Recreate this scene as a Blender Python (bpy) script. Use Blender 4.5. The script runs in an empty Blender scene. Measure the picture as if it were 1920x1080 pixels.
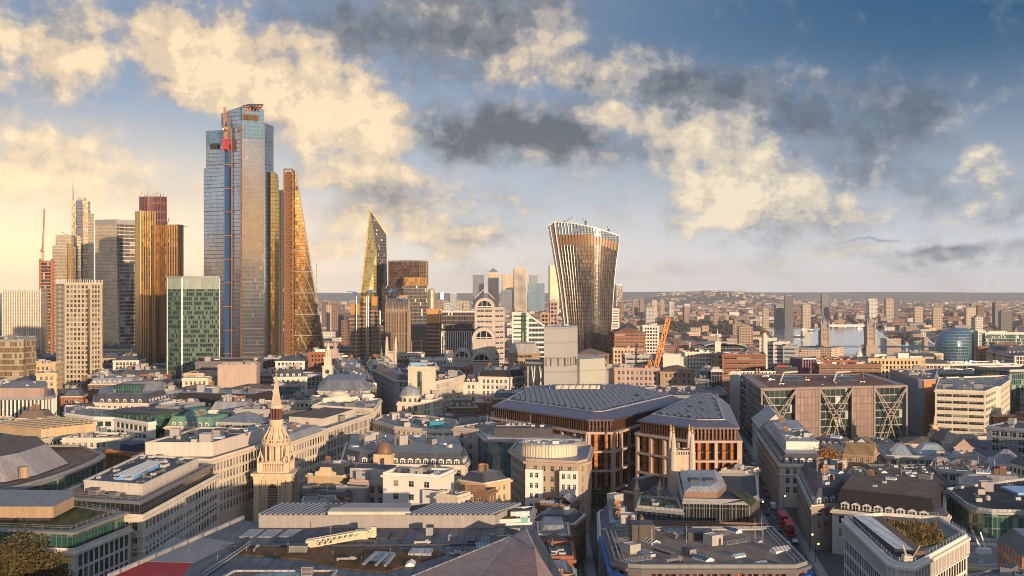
import bpy, math, random
from mathutils import Vector, noise as mnoise
R = math.radians
S = bpy.context.scene
COL = S.collection
# ------------------------------------------------------------------ camera, sky, sun, exposure
F, CX, EY, H = 2120.0, 960.0, 549.0, 85.0
cam_d = bpy.data.cameras.new('camera'); cam = bpy.data.objects.new('camera', cam_d); COL.objects.link(cam)
cam_d.sensor_width = 36; cam_d.lens = 36*F/1920; cam_d.shift_y = (EY-540)/1920
cam_d.clip_start = 1; cam_d.clip_end = 120000
cam.location = (0, 0, H); cam.rotation_euler = (R(90), 0, 0)
S.camera = cam
SUN_EL, SUN_AZ = 6.5, 152.0            # azimuth measured clockwise from the view axis (+Y)
S.view_settings.view_transform = 'Standard'; S.view_settings.look = 'None'
S.view_settings.exposure = 0.42; S.view_settings.gamma = 1
try:
    S.cycles.max_bounces = 5; S.cycles.diffuse_bounces = 2; S.cycles.glossy_bounces = 3
    S.cycles.volume_bounces = 0; S.cycles.caustics_reflective = False; S.cycles.caustics_refractive = False
    S.cycles.sample_clamp_indirect = 4; S.cycles.use_denoising = True; S.cycles.filter_width = 1.0
except Exception: pass

class NT:
    def __init__(s, tree): s.t = tree; tree.nodes.clear()
    def n(s, typ, **kw):
        nd = s.t.nodes.new(typ)
        for k, v in kw.items():
            if k.startswith('_'): setattr(nd, k[1:], v)
        for k, v in kw.items():
            if not k.startswith('_'): s.set(nd, k, v)
        return nd
    def set(s, nd, k, v):
        k = k.replace('__', ' ')
        i = nd.inputs[int(k[1:])] if (k[0] == 'i' and k[1:].isdigit()) else nd.inputs[k]
        if isinstance(v, bpy.types.NodeSocket): s.t.links.new(v, i)
        elif isinstance(v, bpy.types.Node): s.t.links.new(v.outputs[0], i)
        else:
            if i.type == 'RGBA' and len(v) == 3: v = (*v, 1)
            i.default_value = v
    def m(s, op, a, b=0.0, c=0.0, clamp=False):
        nd = s.n('ShaderNodeMath', _operation=op, i0=a, i1=b, i2=c); nd.use_clamp = clamp
        return nd.outputs[0]
    def vm(s, op, a, b=(0, 0, 0)):
        nd = s.n('ShaderNodeVectorMath', _operation=op, i0=a, i1=b)
        return nd.outputs['Value'] if op in ('DOT_PRODUCT', 'LENGTH') else nd.outputs[0]
    def scale(s, a, f):
        nd = s.n('ShaderNodeVectorMath', _operation='SCALE', i0=a); s.set(nd, 'Scale', f); return nd.outputs[0]
    def mix(s, f, a, b, blend='MIX'):
        nd = s.n('ShaderNodeMix', _data_type='RGBA', _blend_type=blend)
        s.set(nd, 'i0', f); s.set(nd, 'i6', a); s.set(nd, 'i7', b)
        return nd.outputs[2]
    def ramp(s, x, a, b):   # smooth 0..1 between a and b
        nd = s.n('ShaderNodeMapRange', _interpolation_type='SMOOTHSTEP', i0=x, i1=a, i2=b)
        return nd.outputs[0]
    def xyz(s, x=0.0, y=0.0, z=0.0): return s.n('ShaderNodeCombineXYZ', i0=x, i1=y, i2=z).outputs[0]
    def sep(s, v): nd = s.n('ShaderNodeSeparateXYZ', i0=v); return nd.outputs
    def noise(s, v, sc, det=3.0, ro=.5, dim='3D'):
        nd = s.n('ShaderNodeTexNoise', _noise_dimensions=dim, Vector=v, Scale=sc, Detail=det, Roughness=ro)
        return nd.outputs

def build_world():
    w = bpy.data.worlds.new('World'); S.world = w; w.use_nodes = True
    T = NT(w.node_tree)
    sky = T.n('ShaderNodeTexSky', _sky_type='NISHITA', _sun_disc=False, _sun_elevation=R(SUN_EL), _sun_rotation=R(SUN_AZ),
              _altitude=100, _air_density=1.0, _dust_density=1.6, _ozone_density=2.0)
    d = T.n('ShaderNodeTexCoord').outputs['Generated']
    x, y, z = T.sep(d)[:3]
    base = T.scale(sky.outputs[0], 0.10)
    # direction -> degrees of azimuth (east of the view axis) and elevation
    az = T.m('MULTIPLY', T.m('ARCTAN2', x, y), 180/math.pi)
    el = T.m('MULTIPLY', T.m('ARCSINE', z), 180/math.pi)
    p = T.xyz(az, el, 0.0)
    # soft large-scale warp so that cloud masses have torn outlines
    zc = T.m('ADD', T.m('MAXIMUM', z, 0.0), 0.24)
    pl = T.xyz(T.m('DIVIDE', x, zc), T.m('DIVIDE', y, zc), 0.0)
    w1 = T.noise(pl, 1.3, 5, .58)[1]
    wv = T.scale(T.vm('SUBTRACT', w1, (.5, .5, .5)), 7.0)
    w2 = T.scale(T.vm('SUBTRACT', T.noise(p, .55, 4, .6)[1], (.5, .5, .5)), 2.2)
    pw = T.vm('ADD', T.vm('ADD', p, T.vm('MULTIPLY', wv, (.8, .6, 0))), w2)
    def blobs(lst):
        tot = None
        for (px, py, rx, ry, rot, wt) in lst:
            a = math.degrees(math.atan((px-CX)/F)); e = math.degrees(math.atan((EY-py)/math.hypot(F, px-CX)))
            mp = T.n('ShaderNodeMapping', _vector_type='TEXTURE', Vector=pw)
            mp.inputs['Location'].default_value = (a, e, 0)
            mp.inputs['Rotation'].default_value = (0, 0, R(rot))
            mp.inputs['Scale'].default_value = (rx*.027*1.35, ry*.027*1.35, 1)
            g = T.n('ShaderNodeTexGradient', _gradient_type='SPHERICAL', Vector=mp.outputs[0]).outputs[1]
            tot = T.m('MULTIPLY_ADD', g, wt, tot if tot is not None else 0.0)
        return tot
    lit = blobs(LIT); drk = blobs(DARK)
    fb = T.noise(pl, 2.3, 7, .58)[0]
    fb2 = T.noise(T.vm('ADD', pl, (.10, -.07, 0)), 2.3, 5, .58)[0]
    fine = T.noise(p, .40, 8, .62)[0]; fine2 = T.noise(T.vm('ADD', p, (.55, -.45, 0)), .40, 5, .62)[0]
    tex = T.m('ADD', T.m('MULTIPLY', T.m('SUBTRACT', fb, .5), .9), T.m('MULTIPLY', T.m('SUBTRACT', fine, .5), 1.5))
    shade = T.m('ADD', T.m('MULTIPLY', T.m('SUBTRACT', fb, fb2), 1.6), T.m('MULTIPLY', T.m('SUBTRACT', fine, fine2), 2.0))
    back = T.ramp(y, .25, -.2); up = T.ramp(z, .35, .6)
    gen = T.m('MULTIPLY', T.ramp(T.m('ABSOLUTE', az), 26, 40), .30)
    dens = T.m('ADD', T.m('ADD', T.m('MAXIMUM', lit, T.m('MULTIPLY', drk, 1.0)), gen), tex)
    tone = T.m('ADD', T.m('SUBTRACT', T.m('MULTIPLY', lit, .60), T.m('MULTIPLY', drk, .36)), .36)
    tone = T.m('ADD', tone, T.m('MULTIPLY', shade, .80)); tone = T.m('SUBTRACT', tone, T.m('MULTIPLY', T.ramp(dens, .5, 1.3), .12))
    alpha = T.m('MULTIPLY', T.ramp(dens, T.m('MULTIPLY', tone, .10), T.m('SUBTRACT', 1.0, T.m('MULTIPLY', T.m('MINIMUM', T.m('MAXIMUM', tone, 0.0), 1.0), .28))), .95)
    # clear sky: deep teal high on the right, pale over the horizon, gold to the far left
    hi = T.ramp(el, 0, 15); rt = T.ramp(az, -14, 24); lf = T.ramp(az, -1, -24)
    blue = T.mix(hi, (.46, .51, .56), (.155, .235, .36))
    blue = T.mix(T.m('MULTIPLY', hi, rt), blue, (.010, .075, .165))
    low = T.ramp(el, 5.5, 0)
    horiz = T.mix(rt, (.82, .69, .54), (.53, .535, .56))
    blue = T.mix(T.m('MULTIPLY', low, .85), blue, horiz)
    gl = T.m('MULTIPLY', lf, T.ramp(el, 10, 0))
    veil = T.m('MULTIPLY', T.ramp(T.noise(T.vm('ADD', pl, T.scale(wv, .12)), .9, 5, .55)[0], .40, .75), T.m('SUBTRACT', .5, T.m('MULTIPLY', rt, .30)))
    blue = T.mix(veil, blue, T.mix(hi, (.62, .56, .50), T.mix(rt, (.48, .42, .37), (.17, .23, .30))))
    blue = T.mix(T.m('MULTIPLY', gl, .90), blue, (1.18, .87, .47))
    # towards the sunset behind us: dark bank on the skyline, gold band, then grey blue
    near = T.ramp(T.m('ABSOLUTE', T.m('SUBTRACT', az, SUN_AZ)), 32, 8)
    wob = T.m('ADD', el, T.m('MULTIPLY', T.m('SUBTRACT', T.noise(p, .12, 4, .6)[0], .5), 2.2))
    top = T.m('ADD', 2.2, T.m('MULTIPLY', near, 5.2))
    g1 = T.n('ShaderNodeMapRange', _interpolation_type='SMOOTHSTEP', i0=wob, i1=T.m('MULTIPLY', top, .55), i2=T.m('MULTIPLY', top, 1.5)).outputs[0]
    glow = T.mix(g1, (1.08, .48, .11), T.mix(T.ramp(el, 7, 16), (.50, .56, .62), base))
    glow = T.mix(T.ramp(wob, 1.6, .9), glow, (.10, .075, .062))
    skyc = T.mix(back, blue, glow)
    skyc = T.mix(up, skyc, T.mix(.65, base, (.27, .39, .62)))
    rp = T.n('ShaderNodeValToRGB'); cr = rp.color_ramp; cr.interpolation = 'EASE'
    for k, (po, c4) in enumerate(((0.0, (.100, .112, .126, 1)), (.28, (.180, .186, .194, 1)), (.50, (.36, .32, .285, 1)), (.74, (.60, .475, .33, 1)), (1.0, (.80, .62, .40, 1)))):
        q = cr.elements[k] if k < 2 else cr.elements.new(po); q.position = po; q.color = c4
    T.set(rp, 'Fac', tone); lc = rp.outputs[0]
    lc = T.mix(T.m('MULTIPLY', rt, .6), lc, T.mix(1.0, lc, (.76, .98, 1.28), 'MULTIPLY'))
    lc = T.mix(T.m('MULTIPLY', gl, .75), lc, (1.15, .88, .52))
    lc = T.mix(T.m('MULTIPLY', back, .9), lc, T.mix(T.ramp(el, 3, 9), (.9, .46, .14), (.30, .32, .36)))
    lc = T.mix(up, lc, (.40, .43, .50))
    alpha = T.m('MULTIPLY', alpha, T.m('SUBTRACT', 1.0, T.m('MULTIPLY', back, T.ramp(el, 8, 2))))
    c = T.mix(alpha, skyc, lc)
    bg = T.n('ShaderNodeBackground', Color=c, Strength=1.0)
    out = T.n('ShaderNodeOutputWorld', Surface=bg.outputs[0])
    w.cycles.sampling_method = 'MANUAL'; w.cycles.sample_map_resolution = 512
# cloud masses of this evening: (x, y, rx, ry, tilt, weight) in degrees-equivalent of the view
LIT = [(1230, 330, 380, 120, -5, .34), (650, 440, 330, 70, 0, .36), (180, 260, 240, 120, -8, .30), (1650, 400, 260, 110, 5, .26), (300, 70, 210, 90, -12, .75), (480, 120, 230, 100, -18, .95), (640, 190, 150, 95, -30, 1.0), (720, 235, 80, 50, -40, .7),
       (60, 60, 130, 90, 0, .5), (90, 120, 110, 60, -10, .55), (345, 155, 50, 25, 0, .5), (505, 200, 70, 28, -10, .5),
       (560, 280, 75, 28, -15, .55), (700, 320, 110, 45, -10, .62), (890, 95, 110, 60, -25, .75), (1010, 95, 90, 70, -20, .6),
       (1150, 130, 130, 50, -10, .62), (1130, 225, 170, 34, -8, 1.1), (1320, 275, 130, 90, -20, 1.15), (1080, 110, 150, 60, -8, .7), (1500, 285, 90, 22, 8, .6),
       (1380, 370, 130, 50, 10, 1.1), (1490, 390, 170, 40, 0, .9), (1880, 275, 50, 28, 0, .75), (1870, 335, 60, 40, 0, .6),
       (1090, 500, 90, 20, 0, .35), (160, 330, 190, 60, 0, .5), (60, 300, 120, 120, 0, .45), (840, 470, 80, 35, -25, .6),
       (1640, 180, 60, 22, 0, .2), (1760, 490, 60, 8, 0, .4), (690, 400, 150, 36, 0, .75), (860, 455, 130, 30, -8, .75), (620, 330, 90, 30, -10, .7), (580, 470, 120, 26, 0, .55), (770, 350, 110, 30, -8, .5), (940, 400, 120, 22, 0, .45), (1250, 500, 220, 26, 0, .4), (1600, 470, 200, 24, 0, .35), (1740, 520, 260, 18, 0, .35), (960, 520, 200, 16, 0, .3), (590, 215, 30, 40, 0, .4), (940, 370, 40, 14, 0, .35)]
DARK = [(1000, 180, 430, 150, -10, .32), (1560, 300, 330, 130, 0, .30), (620, 40, 260, 70, -8, .75), (950, 45, 190, 90, -10, .95), (900, 250, 190, 70, -8, .8), (1060, 255, 220, 60, -6, .7),
        (1460, 210, 230, 90, -5, .75), (1300, 130, 190, 60, -8, .4), (1700, 150, 160, 50, -5, .4), (1190, 150, 140, 50, -15, .6), (1720, 235, 90, 60, 0, .55), (1250, 320, 120, 40, 0, .45),
        (1470, 415, 120, 30, 0, .6), (1790, 482, 150, 26, 4, 1.0), (1660, 443, 90, 8, 0, .7), (780, 385, 120, 26, -5, .7),
        (930, 470, 60, 16, 0, .6), (1900, 400, 60, 30, 10, .55), (700, 350, 60, 20, 0, .4), (1600, 330, 90, 30, 20, .4), (180, 40, 160, 40, 0, .4),
        (320, 350, 60, 16, 0, .4), (1750, 340, 80, 40, 0, .4)]
build_world()
sun_d = bpy.data.lights.new('sun', 'SUN'); sun = bpy.data.objects.new('sun', sun_d); COL.objects.link(sun)
sun_d.energy = 5.0; sun_d.angle = R(.6); sun_d.color = (1.0, .71, .45)
_s = Vector((math.sin(R(SUN_AZ))*math.cos(R(SUN_EL)), math.cos(R(SUN_AZ))*math.cos(R(SUN_EL)), math.sin(R(SUN_EL))))
sun.rotation_euler = (-_s).to_track_quat('-Z', 'Y').to_euler()

# ------------------------------------------------------------------ materials
MATS = {}
def mat(name, fn):
    if name not in MATS:
        m = bpy.data.materials.new(name); m.use_nodes = True; T = NT(m.node_tree)
        fn(T); MATS[name] = m
    return MATS[name]
def out(T, bs): T.n('ShaderNodeOutputMaterial', Surface=bs.outputs[0])
def pos(T): return T.n('ShaderNodeNewGeometry').outputs['Position']
def wallm(name, col, var=.20, rough=.85, streak=.27, spec=.3, metal=0.0, course=0.0, tint=.10):
    """weathered masonry / render / metal sheet, mottled in world metres"""
    def fn(T):
        P = pos(T)
        n1 = T.noise(P, .10, 4, .6)[0]; n2 = T.noise(T.vm('MULTIPLY', P, (1.3, 1.3, .10)), .8, 3, .6)[0]
        n3 = T.noise(P, 1.7, 3, .6)[0]
        k = T.m('ADD', 1.0, T.m('MULTIPLY', T.m('SUBTRACT', n1, .5), var*2.4))
        k = T.m('ADD', k, T.m('MULTIPLY', T.m('SUBTRACT', n2, .5), streak*2))
        k = T.m('ADD', k, T.m('MULTIPLY', T.m('SUBTRACT', n3, .5), var))
        rnd = T.n('ShaderNodeObjectInfo').outputs['Random']
        k = T.m('ADD', k, T.m('MULTIPLY', T.m('SUBTRACT', rnd, .5), tint))
        c = T.scale(T.n('ShaderNodeRGB').outputs[0], 1.0)
        rgb = T.n('ShaderNodeRGB'); rgb.outputs[0].default_value = (*col, 1)
        v = T.scale(rgb.outputs[0], k)
        if course:
            zz = T.sep(P)[2]
            l = T.m('LESS_THAN', T.m('FRACT', T.m('DIVIDE', zz, course)), .10)
            v = T.mix(T.m('MULTIPLY', l, .35), v, (col[0]*.45, col[1]*.45, col[2]*.45))
        bs = T.n('ShaderNodeBsdfPrincipled', Base__Color=v, Roughness=rough, Metallic=metal)
        T.set(bs, 'Specular IOR Level', spec)
        bp = T.n('ShaderNodeBump', Strength=.25, Distance=.15, Height=n3); T.set(bs, 'Normal', bp.outputs[0])
        out(T, bs)
    return mat(name, fn)
def uvn(T): return T.n('ShaderNodeUVMap').outputs[0]
def curtain(name, pw, fh, glass, frame, mull=.06, sp=.12, spand=None, metal=.0, rough=.08, ior=1.9, tilt=.03, var=.5, blind=0.0, blindc=(.45, .40, .32), big=0, fmetal=0.0, frough=.45, spand2=None):
    """curtain wall laid out in metres along each wall: panes, mullions, floor bands, each pane slightly out of true"""
    def fn(T):
        u, v = T.sep(uvn(T))[:2]
        gu = T.m('DIVIDE', u, pw); gv = T.m('DIVIDE', v, fh)
        fu = T.m('FRACT', gu); fv = T.m('FRACT', gv)
        cu = T.m('FLOOR', gu); cv = T.m('FLOOR', gv)
        wn = T.n('ShaderNodeTexWhiteNoise', _noise_dimensions='3D', Vector=T.xyz(cu, cv, 3.3))
        r, rc = wn.outputs[0], wn.outputs[1]
        mm = T.m('LESS_THAN', fu, mull); ms = T.m('LESS_THAN', fv, sp)
        g = T.mix(T.m('MULTIPLY', r, var), glass, tuple(min(1, c*2.3+.01) for c in glass))
        n1 = T.noise(pos(T), .03, 2, .5)[0]
        g = T.mix(T.m('MULTIPLY', T.ramp(n1, .35, .7), .4), g, tuple(c*.55 for c in glass))
        isb = None
        if blind:
            isb = T.m('GREATER_THAN', T.sep(rc)[1], 1-blind)
            g = T.mix(T.m('MULTIPLY', isb, .8), g, blindc)
        c = T.mix(ms, g, spand if spand else frame)
        fr = T.m('MAXIMUM', mm, 0.0)
        if big:
            fr = T.m('MAXIMUM', fr, T.m('LESS_THAN', T.m('FRACT', T.m('DIVIDE', gv, big)), .5/big*.5))
            fr = T.m('MAXIMUM', fr, T.m('LESS_THAN', T.m('FRACT', T.m('DIVIDE', gu, big)), .4/big*.3))
        c = T.mix(fr, c, frame)
        op = T.m('MAXIMUM', fr, ms)
        if isb is not None: op = T.m('MAXIMUM', op, T.m('MULTIPLY', isb, .6))
        rg = T.m('ADD', rough, T.m('MULTIPLY', op, frough))
        nrm = T.n('ShaderNodeNewGeometry').outputs['Normal']
        nn = T.n('ShaderNodeVectorMath', _operation='NORMALIZE', i0=T.vm('ADD', nrm, T.scale(T.vm('SUBTRACT', rc, (.5, .5, .5)), tilt)))
        bs = T.n('ShaderNodeBsdfPrincipled', Base__Color=c, Roughness=rg, IOR=ior, Normal=nn.outputs[0])
        T.set(bs, 'Metallic', T.m('ADD', T.m('MULTIPLY', T.m('SUBTRACT', 1.0, op), metal), T.m('MULTIPLY', op, fmetal)))
        out(T, bs)
    return mat(name, fn)
def punched(name, wall, bay, fh, w=.45, h=.5, glass=(.03, .04, .05), var=.15):
    """far walls: openings a pixel or two across, laid out in metres"""
    def fn(T):
        u, v = T.sep(uvn(T))[:2]
        gu = T.m('DIVIDE', u, bay); gv = T.m('DIVIDE', v, fh)
        a = T.m('LESS_THAN', T.m('ABSOLUTE', T.m('SUBTRACT', T.m('FRACT', gu), .5)), w/2)
        b = T.m('LESS_THAN', T.m('ABSOLUTE', T.m('SUBTRACT', T.m('FRACT', gv), .5)), h/2)
        o = T.m('MULTIPLY', a, b)
        rnd = T.n('ShaderNodeTexWhiteNoise', _noise_dimensions='3D', Vector=T.xyz(T.m('FLOOR', gu), T.m('FLOOR', gv), 1.7)).outputs[0]
        n1 = T.noise(pos(T), .12, 4, .6)[0]
        k = T.m('ADD', 1-var, T.m('MULTIPLY', n1, var*2))
        ob = T.n('ShaderNodeObjectInfo').outputs['Random']
        k = T.m('MULTIPLY', k, T.m('ADD', .85, T.m('MULTIPLY', ob, .3)))
        rgb = T.n('ShaderNodeRGB'); rgb.outputs[0].default_value = (*wall, 1)
        c = T.mix(o, T.scale(rgb.outputs[0], k), T.mix(T.m('MULTIPLY', rnd, .5), glass, (.16, .17, .18)))
        bs = T.n('ShaderNodeBsdfPrincipled', Base__Color=c, Roughness=T.m('SUBTRACT', .85, T.m('MULTIPLY', o, .7)), IOR=1.6)
        out(T, bs)
    return mat(name, fn)
def glassm(name, col=(.016, .021, .025), rough=.08, ior=1.32, blind=.13, blindc=(.27, .25, .21), warm=0.0):
    def fn(T):
        uv = uvn(T); fl = T.n('ShaderNodeVectorMath', _operation='FLOOR', i0=uv).outputs[0]
        wn = T.n('ShaderNodeTexWhiteNoise', _noise_dimensions='2D', Vector=fl).outputs[0]
        r = T.m('FRACT', T.m('ADD', wn, T.m('MULTIPLY', T.n('ShaderNodeObjectInfo').outputs['Random'], 7.31)))
        c = T.mix(T.m('FRACT', T.m('MULTIPLY', r, 13.7)), tuple(a*.5 for a in col), tuple(a*1.9 for a in col))
        b = T.m('GREATER_THAN', r, 1-blind)
        c = T.mix(T.m('MULTIPLY', b, .75), c, blindc)
        bs = T.n('ShaderNodeBsdfPrincipled', Base__Color=c, Roughness=T.m('ADD', rough, T.m('MULTIPLY', b, .25)), IOR=ior)
        out(T, bs)
    return mat(name, fn)
def roofm(name, col, var=.3, sc=.25, rough=.9, spec=.2, seam=0.0, seam2=0.0):
    """flat roofs: felt, gravel, lead - stained and patched"""
    def fn(T):
        P = pos(T)
        n1 = T.noise(P, sc, 5, .65)[0]; n2 = T.noise(P, sc*8, 3, .6)[0]; n3 = T.noise(P, .06, 2, .5)[0]
        k = T.m('ADD', 1-var, T.m('MULTIPLY', n1, var*1.5)); k = T.m('ADD', k, T.m('MULTIPLY', T.m('SUBTRACT', n2, .5), var))
        k = T.m('ADD', k, T.m('MULTIPLY', n3, var*.7))
        rnd = T.n('ShaderNodeObjectInfo').outputs['Random']
        k = T.m('MULTIPLY', k, T.m('ADD', .8, T.m('MULTIPLY', rnd, .4)))
        px_, py_ = T.sep(P)[:2]; su = T.m('ADD', T.m('MULTIPLY', px_, .98), T.m('MULTIPLY', py_, .17)); sv = T.m('SUBTRACT', T.m('MULTIPLY', py_, .98), T.m('MULTIPLY', px_, .17))
        c1 = T.n('ShaderNodeTexWhiteNoise', _noise_dimensions='2D', Vector=T.xyz(T.m('FLOOR', T.m('DIVIDE', su, 1.3)), T.m('FLOOR', T.m('DIVIDE', sv, 7.0)))).outputs[0]
        k = T.m('MULTIPLY', k, T.m('ADD', 1-var*.55, T.m('MULTIPLY', c1, var*1.1)))
        wet = T.ramp(n1, .60, .68)
        k = T.m('MULTIPLY', k, T.m('SUBTRACT', 1.0, T.m('MULTIPLY', wet, .35)))
        rgb = T.n('ShaderNodeRGB'); rgb.outputs[0].default_value = (*col, 1)
        v = T.scale(rgb.outputs[0], k)
        if seam:
            uu = T.sep(uvn(T))
            l = T.m('LESS_THAN', T.m('FRACT', T.m('DIVIDE', uu[0], seam)), .15)
            if seam2: l = T.m('MAXIMUM', l, T.m('LESS_THAN', T.m('FRACT', T.m('DIVIDE', uu[1], seam2)), .05))
            cell = T.n('ShaderNodeTexWhiteNoise', _noise_dimensions='2D', Vector=T.xyz(T.m('FLOOR', T.m('DIVIDE', uu[0], seam)), T.m('FLOOR', T.m('DIVIDE', uu[1], seam2 or 6.0)))).outputs[0]
            v = T.scale(v, T.m('ADD', .86, T.m('MULTIPLY', cell, .28)))
            v = T.mix(T.m('MULTIPLY', l, .65), v, tuple(a*.3 for a in col))
        bs = T.n('ShaderNodeBsdfPrincipled', Base__Color=v, Roughness=T.m('SUBTRACT', rough, T.m('MULTIPLY', wet, rough*.35))); T.set(bs, 'Specular IOR Level', spec)
        out(T, bs)
    return mat(name, fn)
def plain(name, col, rough=.6, metal=0.0, ior=1.5):
    def fn(T): out(T, T.n('ShaderNodeBsdfPrincipled', Base__Color=col, Roughness=rough, Metallic=metal, IOR=ior))
    return mat(name, fn)
def emit(name, col, st):
    def fn(T):
        e = T.n('ShaderNodeEmission', Color=col, Strength=st); out(T, e)
    return mat(name, fn)
def leafm(name, a, b):
    def fn(T):
        P = pos(T); n1 = T.noise(P, .5, 3, .6)[0]; n2 = T.noise(P, 3.1, 2, .6)[0]
        c = T.mix(T.m('ADD', T.m('MULTIPLY', n1, .6), T.m('MULTIPLY', n2, .5)), a, b)
        bs = T.n('ShaderNodeBsdfPrincipled', Base__Color=c, Roughness=.8); out(T, bs)
    return mat(name, fn)

PORT = wallm('portland_stone', (.60, .535, .445)); CREAM = wallm('cream_stone', (.61, .53, .41)); WHITE = wallm('white_render', (.68, .64, .57), .08, streak=.1)
OCHRE = wallm('ochre_stone', (.54, .40, .24)); TAN = wallm('tan_brick', (.36, .25, .16)); REDB = wallm('red_brick', (.28, .11, .06), course=.6)
BRNB = wallm('brown_brick', (.20, .12, .08), course=.6); PINK = wallm('pinkish_stone', (.42, .31, .26)); GREYS = wallm('grey_stone', (.38, .37, .355))
DGREY = wallm('dark_stone', (.14, .13, .13)); CONC = wallm('concrete', (.36, .34, .32)); BRONZE = wallm('bronze_panel', (.17, .085, .05), .2, .35, spec=.5, metal=.5)
COPPERF = wallm('copper_fin', (.46, .17, .045), .2, .45, metal=.2); SANDF = wallm('sandstone_frame', (.44, .33, .26)); SALMON = wallm('salmon_cladding', (.36, .24, .19))
SLATE = roofm('slate', (.055, .058, .068), .35, .5, .55, .4, seam=0); LEAD = roofm('lead_roof', (.20, .21, .225), .25, .3, .5, .4, seam=1.2); LEADP = roofm('pale_lead_roof', (.33, .33, .33), .25, .3, .5, .4, seam=1.5)
COPPERG = roofm('verdigris', (.13, .25, .18), .3, .6, .7); GRAVEL = roofm('gravel_roof', (.19, .18, .17)); FELT = roofm('felt_roof', (.085, .088, .095)); PALER = roofm('pale_roof', (.30, .285, .26))
BRNR = roofm('brown_roof', (.145, .11, .085)); SEDUM = roofm('sedum', (.075, .075, .022), .6, .8); RUSTS = roofm('rusty_sedum', (.10, .055, .022), .6, .9); REDR = roofm('red_roof', (.34, .012, .014), .12, .2, .6)
GREYR = roofm('grey_roof', (.22, .215, .21), .15, .2, .7); TILEP = roofm('terracotta_glass', (.27, .125, .09), .25, .3, .35, .5, seam=1.9, seam2=5.0); PURPM = wallm('purple_metal', (.15, .125, .15), .14, .3, spec=.6, metal=.6)
MET = wallm('grey_metal', (.34, .34, .34), .12, .45, metal=.4); METD = wallm('dark_metal', (.06, .06, .065), .15, .5, metal=.3); WHITEM = plain('white_paint', (.72, .70, .66), .5)
STEEL = wallm('steel', (.50, .46, .42), .12, .32, metal=.8); BLUEP = plain('blue_paint', (.03, .14, .42), .5); ORANGEP = plain('orange_paint', (.75, .20, .02), .5); REDP = plain('red_paint', (.60, .02, .02), .45)
GLASS = glassm('window_glass'); GLASSG = glassm('green_glass', (.02, .06, .05)); GLASSY = glassm('tinted_glass', (.05, .045, .03), blind=.35)
TEALG = curtain('teal_curtain', 1.5, 3.6, (.012, .085, .10), (.10, .16, .17), .06, .08, ior=1.9, var=.6)
GREENG = curtain('green_curtain', 1.5, 3.7, (.012, .055, .042), (.13, .17, .15), .09, .10, spand=(.04, .07, .06), var=.7, blind=.12, blindc=(.14, .21, .15))
DKG = curtain('dark_curtain', 1.6, 3.8, (.012, .020, .024), (.13, .13, .13), .08, .10, spand=(.03, .035, .04))
GOLD = plain('gilding', (.85, .50, .08), .3, 1.0); TRUNK = wallm('bark', (.07, .05, .035))

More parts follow.
